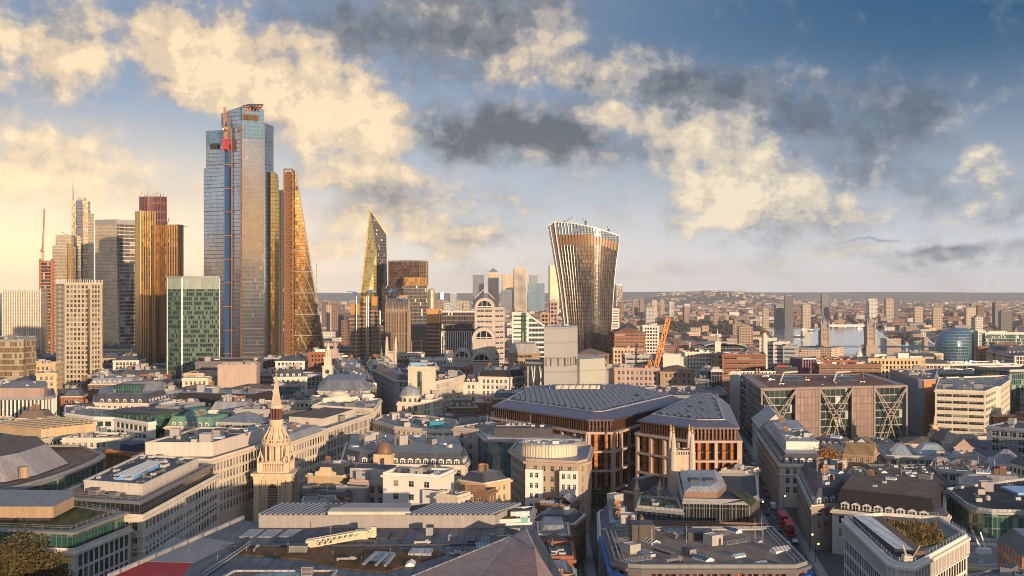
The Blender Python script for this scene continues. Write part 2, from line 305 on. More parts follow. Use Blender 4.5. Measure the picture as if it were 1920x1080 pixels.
# ------------------------------------------------------------------ mesh toolkit
class MB:
    def __init__(s): s.v = []; s.f = []; s.uv = []; s.mi = []
    def face(s, pts, uv=None, m=0):
        k = len(s.v); s.v.extend([tuple(p) for p in pts]); s.f.append(tuple(range(k, k+len(pts)))); s.mi.append(m)
        s.uv.extend(uv if uv else [(p[0], p[1]) for p in pts])
    def wall(s, p0, p1, z0, z1, m=0, u0=0.0, z0b=None, z1b=None):
        L = math.hypot(p1[0]-p0[0], p1[1]-p0[1]); b0 = z0 if z0b is None else z0b; b1 = z1 if z1b is None else z1b
        s.face([(p0[0], p0[1], z0), (p1[0], p1[1], b0), (p1[0], p1[1], b1), (p0[0], p0[1], z1)], [(u0, z0), (u0+L, b0), (u0+L, b1), (u0, z1)], m)
        return u0+L
    def prism(s, poly, z0, z1, m=0, mt=None, top=True, bottom=False):
        u = 0.0
        for i in range(len(poly)):
            u = s.wall(poly[i], poly[(i+1) % len(poly)], z0, z1, m, u)
        if top: s.face([(x, y, z1) for x, y in poly], None, m if mt is None else mt)
        if bottom: s.face([(x, y, z0) for x, y in reversed(poly)], None, m)
    def box(s, x0, x1, y0, y1, z0, z1, m=0, mt=None, bottom=True): s.prism([(x0, y0), (x1, y0), (x1, y1), (x0, y1)], z0, z1, m, mt, True, bottom)
    def loft(s, pa, za, pb, zb, m=0, cap=None):
        u = 0
        for i in range(len(pa)):
            j = (i+1) % len(pa); L = math.hypot(pa[j][0]-pa[i][0], pa[j][1]-pa[i][1]); hh = abs(zb-za)+.01
            s.face([(*pa[i], za), (*pa[j], za), (*pb[j], zb), (*pb[i], zb)], [(u, za), (u+L, za), (u+L, za+hh), (u, za+hh)], m); u += L
        if cap is not None: s.face([(x, y, zb) for x, y in pb], None, cap)
    def bar(s, a, b, w, d=None, m=0):
        a, b = Vector(a), Vector(b); t = (b-a)
        if t.length < 1e-6: return
        t.normalize(); up = Vector((0, 0, 1)) if abs(t.z) < .95 else Vector((0, 1, 0))
        x = t.cross(up).normalized()*(w/2); y = t.cross(x).normalized()*((d or w)/2)
        q = [x+y, x-y, -x-y, -x+y]
        A = [a+o for o in q]; B = [b+o for o in q]
        for i in range(4): s.face([A[i], A[(i+1) % 4], B[(i+1) % 4], B[i]][::-1], None, m)
        s.face(A, None, m); s.face(B[::-1], None, m)
    def lathe(s, cx, cy, prof, n=12, m=0, cap=True, ph=0.0):
        P = [[(cx+r*math.cos(ph+2*math.pi*i/n), cy+r*math.sin(ph+2*math.pi*i/n)) for i in range(n)] for r, z in prof]
        for k in range(len(prof)-1): s.loft(P[k], prof[k][1], P[k+1], prof[k+1][1], m)
        if cap and prof[-1][0] > .01: s.face([(x, y, prof[-1][1]) for x, y in P[-1]], None, m)
    def lattice(s, a, b, w, th, step, m=0):
        """square lattice mast between two points"""
        a, b = Vector(a), Vector(b); t = (b-a).normalized(); up = Vector((0, 0, 1)) if abs(t.z) < .9 else Vector((0, 1, 0))
        x = t.cross(up).normalized()*w/2; y = t.cross(x).normalized()*w/2; q = [x+y, x-y, -x-y, -x+y]
        n = max(1, int((b-a).length/step))
        for o in q: s.bar(a+o, b+o, th, th, m)
        for k in range(n):
            p0, p1 = a.lerp(b, k/n), a.lerp(b, (k+1)/n)
            for i in range(4):
                s.bar(p0+q[i], p1+q[(i+1) % 4], th*.7, th*.7, m); s.bar(p1+q[i], p1+q[(i+1) % 4], th*.7, th*.7, m)
    def mesh(s, name, mats, off=(0, 0, 0)):
        me = bpy.data.meshes.new(name); ox, oy, oz = off
        me.from_pydata([(x-ox, y-oy, z-oz) for x, y, z in s.v], [], s.f)
        for mm in (mats if isinstance(mats, (list, tuple)) else [mats]): me.materials.append(mm)
        me.polygons.foreach_set('material_index', s.mi)
        l = me.uv_layers.new(name='UVMap'); l.data.foreach_set('uv', [c for t in s.uv for c in t])
        me.update(); return me
    def build(s, name, mats, parent=None):
        if not s.f: return None
        off = ORG.get(parent.name, (0, 0, 0)) if parent else (0, 0, 0)
        o = bpy.data.objects.new(name, s.mesh(name, mats, off)); COL.objects.link(o)
        if parent: o.parent = parent; ORG[o.name] = off
        return o
ORG = {}
LABELS = {}
def tag(o, label=None, cat=None, group=None, kind=None):
    if label: o['label'] = label; LABELS.setdefault(label, []).append(o)
    if cat: o['category'] = cat
    if group: o['group'] = group
    if kind: o['kind'] = kind
    return o
def thing(name, label, cat, loc=(0, 0, 0), group=None):
    o = bpy.data.objects.new(name, None); COL.objects.link(o); o.location = loc; o.empty_display_size = 2
    ORG[o.name] = tuple(loc); return tag(o, label, cat, group)
def child(me, name, parent, wloc, rz=0.0, sc=(1, 1, 1), mats=None):
    o = bpy.data.objects.new(name, me); COL.objects.link(o); o.parent = parent; og = ORG[parent.name]
    o.location = (wloc[0]-og[0], wloc[1]-og[1], wloc[2]-og[2]); o.rotation_euler = (0, 0, rz); o.scale = sc
    return o
def struct(name, mb, m): return tag(mb.build(name, m), kind='structure')

def at(px, py, Y): return ((px-CX)/F*Y, Y, H-(py-EY)/F*Y)
def X(px, Y): return (px-CX)/F*Y
def Z(py, Y): return H-(py-EY)/F*Y
def onz(px, py, z): Y = F*(H-z)/(py-EY); return ((px-CX)/F*Y, Y)
def area(p): return sum(p[i][0]*p[(i+1) % len(p)][1]-p[(i+1) % len(p)][0]*p[i][1] for i in range(len(p)))/2
def ccw(p): return p if area(p) > 0 else p[::-1]
def RZ(z, pts): return ccw([onz(x, y, z) for x, y in pts])
def E(x0, Y0, x1, Y1, depth):
    a, b = Vector((X(x0, Y0), Y0)), Vector((X(x1, Y1), Y1)); d = (b-a).normalized(); n = Vector((-d.y, d.x))*depth
    return [tuple(a), tuple(b), tuple(b+n), tuple(a+n)]
def rect(cx, cy, w, d, a=0.0):
    c, s = math.cos(a), math.sin(a)
    return [(cx+x*c-y*s, cy+x*s+y*c) for x, y in ((-w/2, -d/2), (w/2, -d/2), (w/2, d/2), (-w/2, d/2))]
def offset(p, d):
    """d > 0 grows a CCW outline, d < 0 shrinks it"""
    n = len(p); res = []
    for i in range(n):
        a, b, c = Vector(p[i-1]), Vector(p[i]), Vector(p[(i+1) % n])
        e1, e2 = (b-a).normalized(), (c-b).normalized(); n1, n2 = Vector((e1.y, -e1.x)), Vector((e2.y, -e2.x))
        m = n1+n2; l = m.length
        if l < 1e-5: res.append(tuple(b)); continue
        m /= l; k = d/max(.35, m.dot(n1)); res.append((b.x+m.x*k, b.y+m.y*k))
    return res
def inside(x, y, p):
    c = False; n = len(p)
    for i in range(n):
        (x1, y1), (x2, y2) = p[i], p[i-1]
        if (y1 > y) != (y2 > y) and x < (x2-x1)*(y-y1)/(y2-y1)+x1: c = not c
    return c
def cen(p): return (sum(q[0] for q in p)/len(p), sum(q[1] for q in p)/len(p))
FOOT = []        # footprints taken by built things
def take(p): FOOT.append((min(q[0] for q in p), max(q[0] for q in p), min(q[1] for q in p), max(q[1] for q in p), p))
def hits(p):
    a, b, c, d = min(q[0] for q in p), max(q[0] for q in p), min(q[1] for q in p), max(q[1] for q in p)
    m = cen(p); smp = list(p)+[m]+[((p[i][0]+p[(i+1) % len(p)][0])/2, (p[i][1]+p[(i+1) % len(p)][1])/2) for i in range(len(p))]
    for (x0, x1, y0, y1, q) in FOOT:
        if b < x0 or a > x1 or d < y0 or c > y1: continue
        if any(inside(*s_, q) for s_ in smp) or any(inside(*s_, p) for s_ in list(q)+[cen(q)]): return True
    return False
def facing(p0, p1):
    m = ((p0[0]+p1[0])/2, (p0[1]+p1[1])/2); n = (p1[1]-p0[1], -(p1[0]-p0[0])); L = math.hypot(*n) or 1
    return (-m[0]*n[0]-m[1]*n[1])/L/math.hypot(*m)
def gz(Y): return 0.0 if Y < 850 else max(-15.0, -(Y-850)*15/650)
# ------------------------------------------------------------------ building kit
ST = {  # facade styles: bay, window width, window height, floor height, reveal depth
 'stone': (2.9, 1.5, 2.3, 3.7, .22), 'palace': (3.4, 1.7, 2.6, 4.2, .3), 'office': (3.0, 2.1, 2.2, 3.6, .2), 'grid': (3.0, 2.25, 2.8, 3.6, .35),
 'tall': (2.6, 1.6, 3.0, 3.8, .35), 'brick': (2.6, 1.2, 1.8, 3.3, .2), 'strip': (9.0, 8.6, 1.5, 3.5, .25), 'wide': (4.2, 3.3, 2.4, 3.7, .4), 'slit': (1.7, .9, 2.8, 3.6, .25), 'house': (2.4, 1.1, 1.7, 3.0, .18)}
WMESH = {}
def win_mesh(w, h, gm, fm):
    k = (round(w, 2), round(h, 2), gm.name, fm.name)
    if k not in WMESH:
        b = MB(); t = .07
        b.face([(-w/2, 0, -h/2), (w/2, 0, -h/2), (w/2, 0, h/2), (-w/2, 0, h/2)], [(.1, .1), (.9, .1), (.9, .9), (.1, .9)], 0)
        for x0, x1, z0, z1 in ((-w/2, -w/2+t, -h/2, h/2), (w/2-t, w/2, -h/2, h/2), (-w/2+t, w/2-t, h/2-t, h/2), (-w/2+t, w/2-t, -h/2, -h/2+t),
                               (-t/2, t/2, -h/2+t, h/2-t), (-w/2+t, -t/2, h*.12, h*.12+t), (t/2, w/2-t, h*.12, h*.12+t)):
            b.box(x0, x1, -.06, -.004, z0, z1, 1)
        WMESH[k] = b.mesh('window', [gm, fm])
    return WMESH[k]
NWIN = [0]
def add_windows(th, wins, gm=None, fm=None, big=6.0, maxn=100):
    """wins: (x, y, z, angle, w, h). The largest in view become objects, the rest one mesh"""
    gm = gm or GLASS; fm = fm or WHITEM
    def sz(q):
        s = F/max(q[1], 50)*.533
        return q[4]*q[5]*s*s*max(.15, abs(math.cos(q[3])))
    wins = sorted(wins, key=lambda q: -sz(q))
    ind = [q for q in wins[:maxn] if sz(q) > big]; rest = wins[len(ind):]
    for q in ind:
        child(win_mesh(q[4], q[5], gm, fm), 'window', th, q[:3], q[3]); NWIN[0] += 1
    if rest:
        b = MB()
        for k, (x, y, z, a, w, h) in enumerate(rest):
            c, s = math.cos(a)*w/2, math.sin(a)*w/2
            b.face([(x-c, y-s, z-h/2), (x+c, y+s, z-h/2), (x+c, y+s, z+h/2), (x-c, y-s, z+h/2)], [(k+.3, (k % 7)+.3)]*4)
        tag(b.build('glazing', [gm], th), kind='stuff')
def facade(mb, p0, p1, z0, z1, st, wins, u0=0.0, m=0, head=1.0, base=4.5, margin=.8, skip=None):
    bay, w, h, fl, rec = st
    L = math.hypot(p1[0]-p0[0], p1[1]-p0[1]); n = int((L-2*margin)/bay)
    rows = int((z1-head-z0-base)/fl)
    if n < 1 or rows < 1: return mb.wall(p0, p1, z0, z1, m, u0)
    if bay > 6 and n >= 1: bay = (L-2*margin)/n; w = bay-.4
    dx, dy = (p1[0]-p0[0])/L, (p1[1]-p0[1])/L; nx, ny = dy, -dx; ang = math.atan2(dy, dx)
    st0 = (L-n*bay)/2
    P = lambda t, d=0.0: (p0[0]+dx*t-nx*d, p0[1]+dy*t-ny*d)
    zt = z1; Q = lambda t0, t1, a, b: mb.face([(*P(t0), a), (*P(t1), a), (*P(t1), b), (*P(t0), b)], [(u0+t0, a), (u0+t1, a), (u0+t1, b), (u0+t0, b)], m)
    for r in range(rows):
        top = z1-head-r*fl-(fl-h)*.25; bot = top-h
        Q(0, L, top, zt); zt = bot; t = 0.0
        for i in range(n):
            a = st0+i*bay+(bay-w)/2; b = a+w
            Q(t, a, bot, top); t = b
            A, B, Ai, Bi = P(a), P(b), P(a, rec), P(b, rec)
            mb.face([(*A, bot), (*Ai, bot), (*Ai, top), (*A, top)], None, m); mb.face([(*Bi, bot), (*B, bot), (*B, top), (*Bi, top)], None, m)
            mb.face([(*A, bot), (*B, bot), (*Bi, bot), (*Ai, bot)], None, m); mb.face([(*Ai, top), (*Bi, top), (*B, top), (*A, top)], None, m)
            c = P((a+b)/2, rec-.01); wins.append((c[0], c[1], (top+bot)/2, ang, w, h))
        Q(t, L, bot, top)
    Q(0, L, z0, zt)
    return u0+L
def ring(mb, poly, z0, z1, o, i=0.0, m=0):
    """a band running round an outline: cornice, string course or parapet"""
    A, B = offset(poly, o), (offset(poly, i) if i else poly)
    for k in range(len(poly)):
        j = (k+1) % len(poly)
        mb.wall(A[k], A[j], z0, z1, m); mb.wall(B[j], B[k], z0, z1, m)
        mb.face([(*A[k], z1), (*A[j], z1), (*B[j], z1), (*B[k], z1)], None, m)
        mb.face([(*B[k], z0), (*B[j], z0), (*A[j], z0), (*A[k], z0)], None, m)
UNIT = {}
def unit(kind):
    if kind in UNIT: return UNIT[kind]
    b = MB(); mats = [MET, METD, WHITEM]
    if kind == 'plant_room':
        b.box(-.5, .5, -.5, .5, 0, .93, 0); b.box(-.52, .52, -.52, .52, .93, 1, 1)
        for k in range(6): b.box(-.45, .45, -.515, -.5, .12+k*.13, .18+k*.13, 1)
    elif kind == 'lift_housing':
        b.box(-.5, .5, -.5, .5, 0, 1, 0); ring(b, [(-.5, -.5), (.5, -.5), (.5, .5), (-.5, .5)], 1, 1.06, .02, -.06, 0); b.box(.1, .3, -.52, -.5, 0, .7, 1); mats = [CONC, METD]
    elif kind == 'duct':
        b.box(-.5, .5, -.12, .12, .35, .7, 0); b.box(-.5, -.4, -.12, .12, 0, .35, 0); b.box(.3, .4, -.12, .12, 0, .35, 0); b.box(.15, .4, -.3, .12, .7, .95, 0); mats = [STEEL]
    elif kind == 'cooling_unit':
        b.box(-.5, .5, -.5, .5, .1, .8, 0); b.lathe(0, 0, [(.4, .8), (.42, .95), (.3, .95), (.28, .85)], 10, 1, False)
        for x in (-.4, .4):
            for y in (-.4, .4): b.box(x-.05, x+.05, y-.05, y+.05, 0, .1, 1)
        mats = [wallm('unit_paint', (.45, .45, .44), .15), METD]
    elif kind == 'chimney':
        b.box(-.5, .5, -.3, .3, 0, .8, 0); b.box(-.54, .54, -.36, .36, .8, .86, 0)
        for k in range(4): b.lathe(-.36+k*.24, 0, [(.09, .86), (.07, 1.05), (.085, 1.08)], 6, 1)
        mats = [BRNB, plain('clay_pot', (.50, .24, .12), .8)]
    elif kind == 'skylight':
        b.box(-.5, .5, -.5, .5, 0, .35, 1)
        b.face([(-.5, -.5, .35), (.5, -.5, .35), (.5, 0, .8), (-.5, 0, .8)], [(.1, .1)]*4, 0); b.face([(.5, .5, .35), (-.5, .5, .35), (-.5, 0, .8), (.5, 0, .8)], [(.1, .1)]*4, 0)
        b.face([(.5, -.5, .35), (.5, .5, .35), (.5, 0, .8)], None, 1); b.face([(-.5, .5, .35), (-.5, -.5, .35), (-.5, 0, .8)], None, 1)
        for k in range(5): b.bar((-.5+k*.25, -.5, .37), (-.5+k*.25, 0, .82), .03, .03, 1)
        mats = [glassm('skylight_glass', (.10, .16, .20), .1, blind=.1), WHITEM]
    elif kind == 'aerial':
        b.lathe(0, 0, [(.05, 0), (.035, .6), (.02, 1)], 5, 0); b.bar((-.15, 0, .8), (.15, 0, .8), .02, .02, 0); b.bar((-.1, 0, .65), (.1, 0, .65), .02, .02, 0); mats = [MET]
    elif kind == 'water_tank':
        b.lathe(0, 0, [(.5, 0), (.5, .8), (.3, .95), (.05, 1)], 12, 0); mats = [PALER]
    elif kind == 'pipe_run':
        for yy, zz in ((-.3, .5), (0, .5), (.3, .65)): b.bar((-.5, yy, zz), (.5, yy, zz), .14, .16, 0)
        for k in range(5): b.box(-.48+k*.235, -.46+k*.235, -.45, .45, 0, .5, 1)
        mats = [STEEL, METD]
    elif kind == 'walkway':
        b.box(-.5, .5, -.5, .5, .12, .2, 0)
        for yy in (-.48, .48):
            for zz in (.6, 1.0): b.bar((-.5, yy, zz), (.5, yy, zz), .03, .03, 0)
            for k in range(6): b.box(-.5+k*.198, -.49+k*.198, yy-.02, yy+.02, .1, 1.0, 0)
        mats = [MET]
    elif kind == 'dormer':
        b.box(-.5, .5, -.02, 1, 0, .72, 0); b.face([(-.32, -.035, .08), (.32, -.035, .08), (.32, -.035, .66), (-.32, -.035, .66)], [(.2, .2)]*4, 1)
        b.bar((0, -.05, .08), (0, -.05, .66), .06, .03, 0); b.bar((-.32, -.05, .37), (.32, -.05, .37), .05, .03, 0)
        b.face([(-.58, -.12, .72), (0, -.12, 1), (0, 1, 1), (-.58, 1, .72)], None, 2); b.face([(0, -.12, 1), (.58, -.12, .72), (.58, 1, .72), (0, 1, 1)], None, 2)
        b.face([(-.58, -.12, .72), (.58, -.12, .72), (0, -.12, 1)], None, 0); mats = [WHITEM, GLASS, LEAD]
    UNIT[kind] = b.mesh(kind, mats); return UNIT[kind]
KINDS = ['pipe_run', 'pipe_run', 'walkway', 'plant_room', 'plant_room', 'skylight', 'lift_housing', 'duct', 'duct', 'cooling_unit', 'cooling_unit', 'cooling_unit', 'skylight', 'aerial', 'aerial', 'water_tank']
SIZE = {'pipe_run': (9, 1.6, 1.1), 'walkway': (9, 1.2, 1.2), 'plant_room': (5, 3, 2.6), 'lift_housing': (4, 4, 3.2), 'duct': (6, 3, 1.6), 'cooling_unit': (1.9, 1.9, 1.5), 'skylight': (5, 2.6, 1.6), 'aerial': (2.4, 2.4, 5), 'water_tank': (2, 2, 1.8), 'chimney': (2.6, 1.6, 3.0)}
def clutter(th, poly, z, n, rng, kinds=KINDS, ang=None, sc=1.0):
    q = offset(poly, -2.2)
    if area(q) < 8: return
    x0, x1, y0, y1 = min(p[0] for p in q), max(p[0] for p in q), min(p[1] for p in q), max(p[1] for p in q)
    if ang is None: ang = math.atan2(poly[1][1]-poly[0][1], poly[1][0]-poly[0][0])
    got = []; n = int(n*1.9); sc *= .78
    for _ in range(n*8):
        if len(got) >= n: break
        x, y = rng.uniform(x0, x1), rng.uniform(y0, y1)
        if not inside(x, y, q): continue
        k = rng.choice(kinds); s = SIZE[k]; f = rng.uniform(.75, 1.35)*sc
        r = max(s[0], s[1])*f*.5
        if any(math.hypot(x-a, y-b) < (r+c)*.85 for a, b, c in got): continue
        got.append((x, y, r)); child(unit(k), k, th, (x, y, z-.05), ang+rng.choice((0, math.pi/2, math.pi)), (s[0]*f, s[1]*f, s[2]*f*rng.uniform(.8, 1.2)))
def railing(th, poly, z, m=None, h=1.1):
    b = MB()
    for k in range(len(poly)):
        p, q = poly[k], poly[(k+1) % len(poly)]
        L = math.hypot(q[0]-p[0], q[1]-p[1]); n = max(1, int(L/2.5))
        for hz in (h, h*.55): b.bar((*p, z+hz), (*q, z+hz), .06, .06)
        for i in range(n): t = i/n; x, y = p[0]+(q[0]-p[0])*t, p[1]+(q[1]-p[1])*t; b.bar((x, y, z), (x, y, z+h), .06, .06)
    b.build('railing', m or MET, th)
def flat_roof(th, poly, z, deck, par, rng, n=6, kinds=KINDS, pw=.4, ph=.9):
    b = MB(); inn = offset(poly, -pw)
    ring(b, poly, z, z+ph, .0, -pw, 1)
    b.face([(x, y, z+.02) for x, y in inn], None, 0); rf = b.build('roof', [deck, par], th)
    if n: clutter(rf, inn, z+.02, n, rng, kinds)
def mansard(th, poly, z, rng, h=4.0, inn=2.2, m=None, top=None, dorm=3.2, n=3, ds=(1.7, 2.3, 2.3), dz=.5):
    b = MB(); A = offset(poly, -.5); B = offset(poly, -.5-inn)
    if area(B) < 5: return
    ring(b, poly, z, z+.5, 0, -.5, 2)
    b.loft(A, z+.05, B, z+h, 0); C = offset(B, -.6)
    b.face([(x, y, z+h) for x, y in B], None, 1)
    rf = b.build('roof', [m or SLATE, top or LEAD, CREAM], th)
    if dorm:
        for k in range(len(A)):
            p, q = A[k], A[(k+1) % len(A)]
            if facing(p, q) < .05: continue
            L = math.hypot(q[0]-p[0], q[1]-p[1]); c = int((L-2)/dorm)
            if c < 1: continue
            a = math.atan2(q[1]-p[1], q[0]-p[0]); nx, ny = -math.sin(a), math.cos(a)
            for i in range(c):
                t = (i+.5)*dorm+(L-c*dorm)/2; off = inn*(dz/h)+.15
                child(unit('dormer'), 'dormer', rf, (p[0]+math.cos(a)*t+nx*off, p[1]+math.sin(a)*t+ny*off, z+dz), a, ds)
    if n: clutter(rf, B, z+h, n, rng, ['chimney', 'chimney', 'plant_room', 'lift_housing', 'skylight', 'aerial', 'cooling_unit'])
def hip(th, poly, z, h, m=None, eave=.5):
    b = MB(); A = offset(poly, eave); B = None
    w = min(math.hypot(A[1][0]-A[0][0], A[1][1]-A[0][1]), math.hypot(A[2][0]-A[1][0], A[2][1]-A[1][1]))
    B = offset(A, -w*.485)
    b.face([(x, y, z) for x, y in A[::-1]], None, 0); b.loft(A, z, B, z+h, 0, 0); b.build('roof', [m or SLATE], th)
def gable(th, poly, z, h, m=None, wm=None, axis=0):
    """ridge parallel to edge 0 (axis 0) or edge 1"""
    p = poly if axis == 0 else poly[1:]+poly[:1]
    b = MB(); A = offset(p, .4); M = lambda a, b_: ((a[0]+b_[0])/2, (a[1]+b_[1])/2)
    r0, r1 = M(A[0], A[3]), M(A[1], A[2])
    L = math.hypot(A[1][0]-A[0][0], A[1][1]-A[0][1])
    b.face([(*A[0], z), (*A[1], z), (*r1, z+h), (*r0, z+h)], [(0, 0), (L, 0), (L, 5), (0, 5)], 0); b.face([(*A[2], z), (*A[3], z), (*r0, z+h), (*r1, z+h)], [(0, 0), (L, 0), (L, 5), (0, 5)], 0)
    b.face([(*p[1], z-.1), (*p[2], z-.1), (*M(p[1], p[2]), z+h-.3)], None, 1); b.face([(*p[3], z-.1), (*p[0], z-.1), (*M(p[0], p[3]), z+h-.3)], None, 1)
    b.build('roof', [m or SLATE, wm or CREAM], th)
def building(label, poly, z1, style='stone', wall=None, roof='flat', deck=None, name='building', group=None, z0=None, bands=(), rng=None, n=6, glass=None, frame=None,
             corn=.6, cwall=None, kinds=KINDS, register=True, base=4.5, head=1.0, cat='building', maxn=100, big=6.0, blank=(), rh=4.0, ri=2.2, dorm=3.2, top=None, rm=None, par=None, ds=(1.7, 2.3, 2.3)):
    poly = ccw([tuple(p) for p in poly]); c = cen(poly); g = gz(c[1]) if z0 is None else z0
    rng = rng or random.Random(hash(label) % 9999 if False else sum(ord(k) for k in label))
    th = thing(name, label, cat, (c[0], c[1], g), group)
    if register: take(offset(poly, 1.0))
    wall = wall or PORT; wins = []; b = MB(); u = 0.0
    cw = isinstance(style, str) and style not in ST
    for i in range(len(poly)):
        p, q = poly[i], poly[(i+1) % len(poly)]
        if cw or i in blank or facing(p, q) < -.12: u = b.wall(p, q, g-1, z1, 0, u)
        else: u = facade(b, p, q, g-1, z1, ST[style] if isinstance(style, str) else style, wins, u, 0, head, base)
    b.build('wall', [MATS[style] if cw else wall], th)
    if wins: add_windows(th, wins, glass, frame, big, maxn)
    if corn:
        b = MB(); ring(b, poly, z1-.75, z1-.02, corn, .02)
        for zb in bands: ring(b, poly, z1-zb-.4, z1-zb, corn*.5, .02)
        b.build('cornice', [cwall or (wall if not cw else MET)], th)
    if roof == 'flat': flat_roof(th, poly, z1, deck or GRAVEL, par or (wall if not cw else MET), rng, n, kinds)
    elif roof == 'mansard': mansard(th, poly, z1, rng, rh, ri, rm, top, dorm, n, ds)
    elif roof == 'hip': hip(th, poly, z1, rh, rm)
    elif roof in ('gable', 'gable2'): gable(th, poly, z1, rh, rm, wall, 0 if roof == 'gable' else 1)
    return th
def fins(mb, p0, p1, z0, z1, sp, w, d, m=0, z1b=None, skip0=0):
    L = math.hypot(p1[0]-p0[0], p1[1]-p0[1]); n = max(1, round(L/sp)); dx, dy = (p1[0]-p0[0])/L, (p1[1]-p0[1])/L; nx, ny = dy, -dx
    for i in range(skip0, n+1):
        t = L*i/n; zz = z1 if z1b is None else z1+(z1b-z1)*i/n
        x, y = p0[0]+dx*t, p0[1]+dy*t
        q = [(x-dx*w/2+nx*d, y-dy*w/2+ny*d), (x+dx*w/2+nx*d, y+dy*w/2+ny*d), (x+dx*w/2, y+dy*w/2), (x-dx*w/2, y-dy*w/2)]
        mb.prism(q, z0, zz, m)
def slabs(mb, poly, zs, th, o, m=0):
    for z in zs: ring(mb, poly, z, z+th, o, -.02, m)
def crane(label, base, h, jaz, jel, jl, m, mast_w=2.2, th=.28, group=None, name='tower_crane'):
    t = thing(name, label, 'crane', base, group); x, y, z = base
    b = MB(); b.lattice((x, y, z), (x, y, z+h), mast_w, th, mast_w*1.3); b.build('mast', m, t)
    b = MB(); b.box(x-1.6, x+1.6, y-1.6, y+1.6, z+h, z+h+1.2); dx, dy = math.sin(R(jaz)), math.cos(R(jaz))
    b.box(x-dx*6-1.2, x-dx*6+1.2, y-dy*6-1.2, y-dy*6+1.2, z+h+.6, z+h+3.2); b.bar((x, y, z+h+.9), (x-dx*6, y-dy*6, z+h+.9), 1.4, .8); b.build('counterweight', m, t)
    b = MB(); b.box(x-dy*2.2-1, x-dy*2.2+1, y+dx*2.2-1, y+dx*2.2+1, z+h+.8, z+h+3); b.build('cab', [WHITEM], t)
    a = Vector((x, y, z+h+1.5)); e = a+Vector((dx*math.cos(R(jel)), dy*math.cos(R(jel)), math.sin(R(jel))))*jl
    b = MB(); b.lattice(a, e, mast_w*.7, th, mast_w*1.1); b.build('jib', m, t)
    b = MB(); top = Vector((x-dx*3, y-dy*3, z+h+9)); b.bar(a, top, th*1.3); b.bar((x-dx*6, y-dy*6, z+h+2), top, th); b.bar(top, e, .12); b.bar(e, e-Vector((0, 0, jl*.45)), .10); b.build('cable', [METD], t)
    return t
def tree(label, loc, h, r, lm, rng, n=1500, leaf=.45, name='tree', group=None):
    t = thing(name, label, 'tree', loc, group); x, y, z = loc
    b = MB(); b.lathe(x, y, [(h*.035+.08, z-.3), (h*.025+.05, z+h*.3), (h*.012+.03, z+h*.62)], 7)
    cl = []
    for k in range(9):
        a = rng.uniform(0, 6.28); rr = r*rng.uniform(.25, .78); zz = z+h*rng.uniform(.42, .9)
        e = (x+math.cos(a)*rr, y+math.sin(a)*rr, zz); b.bar((x, y, z+h*rng.uniform(.25, .5)), e, .22, .22); cl.append((e, r*rng.uniform(.3, .5)))
    cl.append(((x, y, z+h*.85), r*.5)); b.build('trunk', TRUNK, t)
    for (dx, dy, dz) in [(rng.gauss(0, .4), rng.gauss(0, .4), rng.uniform(-.22, .25)) for _ in range(8)]: cl.append(((x+dx*r, y+dy*r, z+h*.65+dz*h), r*rng.uniform(.25, .42)))
    b = MB()
    for k in range(n):
        (cx_, cy_, cz_), rr = rng.choice(cl)
        v = Vector((rng.gauss(0, 1), rng.gauss(0, 1), rng.gauss(0, 1))).normalized()*rr*(rng.random()**.4); p = Vector((cx_, cy_, cz_))+v
        u = Vector((rng.gauss(0, 1), rng.gauss(0, 1), rng.gauss(0, .6))).normalized(); w = u.cross(Vector((rng.gauss(0, 1), rng.gauss(0, 1), rng.gauss(0, 1)))).normalized()
        s = leaf*rng.uniform(.6, 1.3); b.face([p-u*s, p+w*s*.6, p+u*s, p-w*s*.6])
    b.build('crown', lm, t); return t
# ------------------------------------------------------------------ ground, river, hills
def ground():
    b = MB(); ys = [-4300, 0, 850, 1000, 1200, 1500, 2500, 5000, 12000, 16800]
    for i in range(len(ys)-1):
        a, c = ys[i], ys[i+1]; w = 9200
        b.face([(-w, a, gz(a)), (w, a, gz(a)), (w, c, gz(c)), (-w, c, gz(c))])
    def fn(T):
        P = pos(T); n = T.noise(P, .02, 6, .65)[0]; n2 = T.noise(P, .0016, 4, .6)[0]
        far = T.ramp(T.sep(P)[1], 1100, 2200)
        c = T.mix(n, (.035, .035, .037), (.075, .072, .07)); f = T.mix(n, (.035, .036, .022), (.15, .11, .085)); f = T.mix(T.m('MULTIPLY', n2, .6), f, (.05, .05, .035))
        out(T, T.n('ShaderNodeBsdfPrincipled', Base__Color=T.mix(far, c, f), Roughness=.9))
    struct('ground', b, mat('ground', fn))
ground()
RIVER = [(380, 1690), (500, 1470), (640, 1420), (900, 1500), (900, 1900), (690, 2060), (830, 2500), (1020, 3050), (1000, 3330), (730, 3300), (565, 2450), (440, 2050)]
b = MB(); b.face([(x, y, -14.4) for x, y in RIVER])
def fnw(T):
    n = T.noise(T.vm('MULTIPLY', pos(T), (1, .35, 1)), .09, 4, .6)[0]
    bp = T.n('ShaderNodeBump', Strength=.03, Distance=.4, Height=n)
    out(T, T.n('ShaderNodeBsdfPrincipled', Base__Color=(.72, .72, .71), Metallic=.75, Roughness=.10, IOR=1.5, Normal=bp.outputs[0]))
struct('river', b, mat('river', fnw)); take(RIVER)
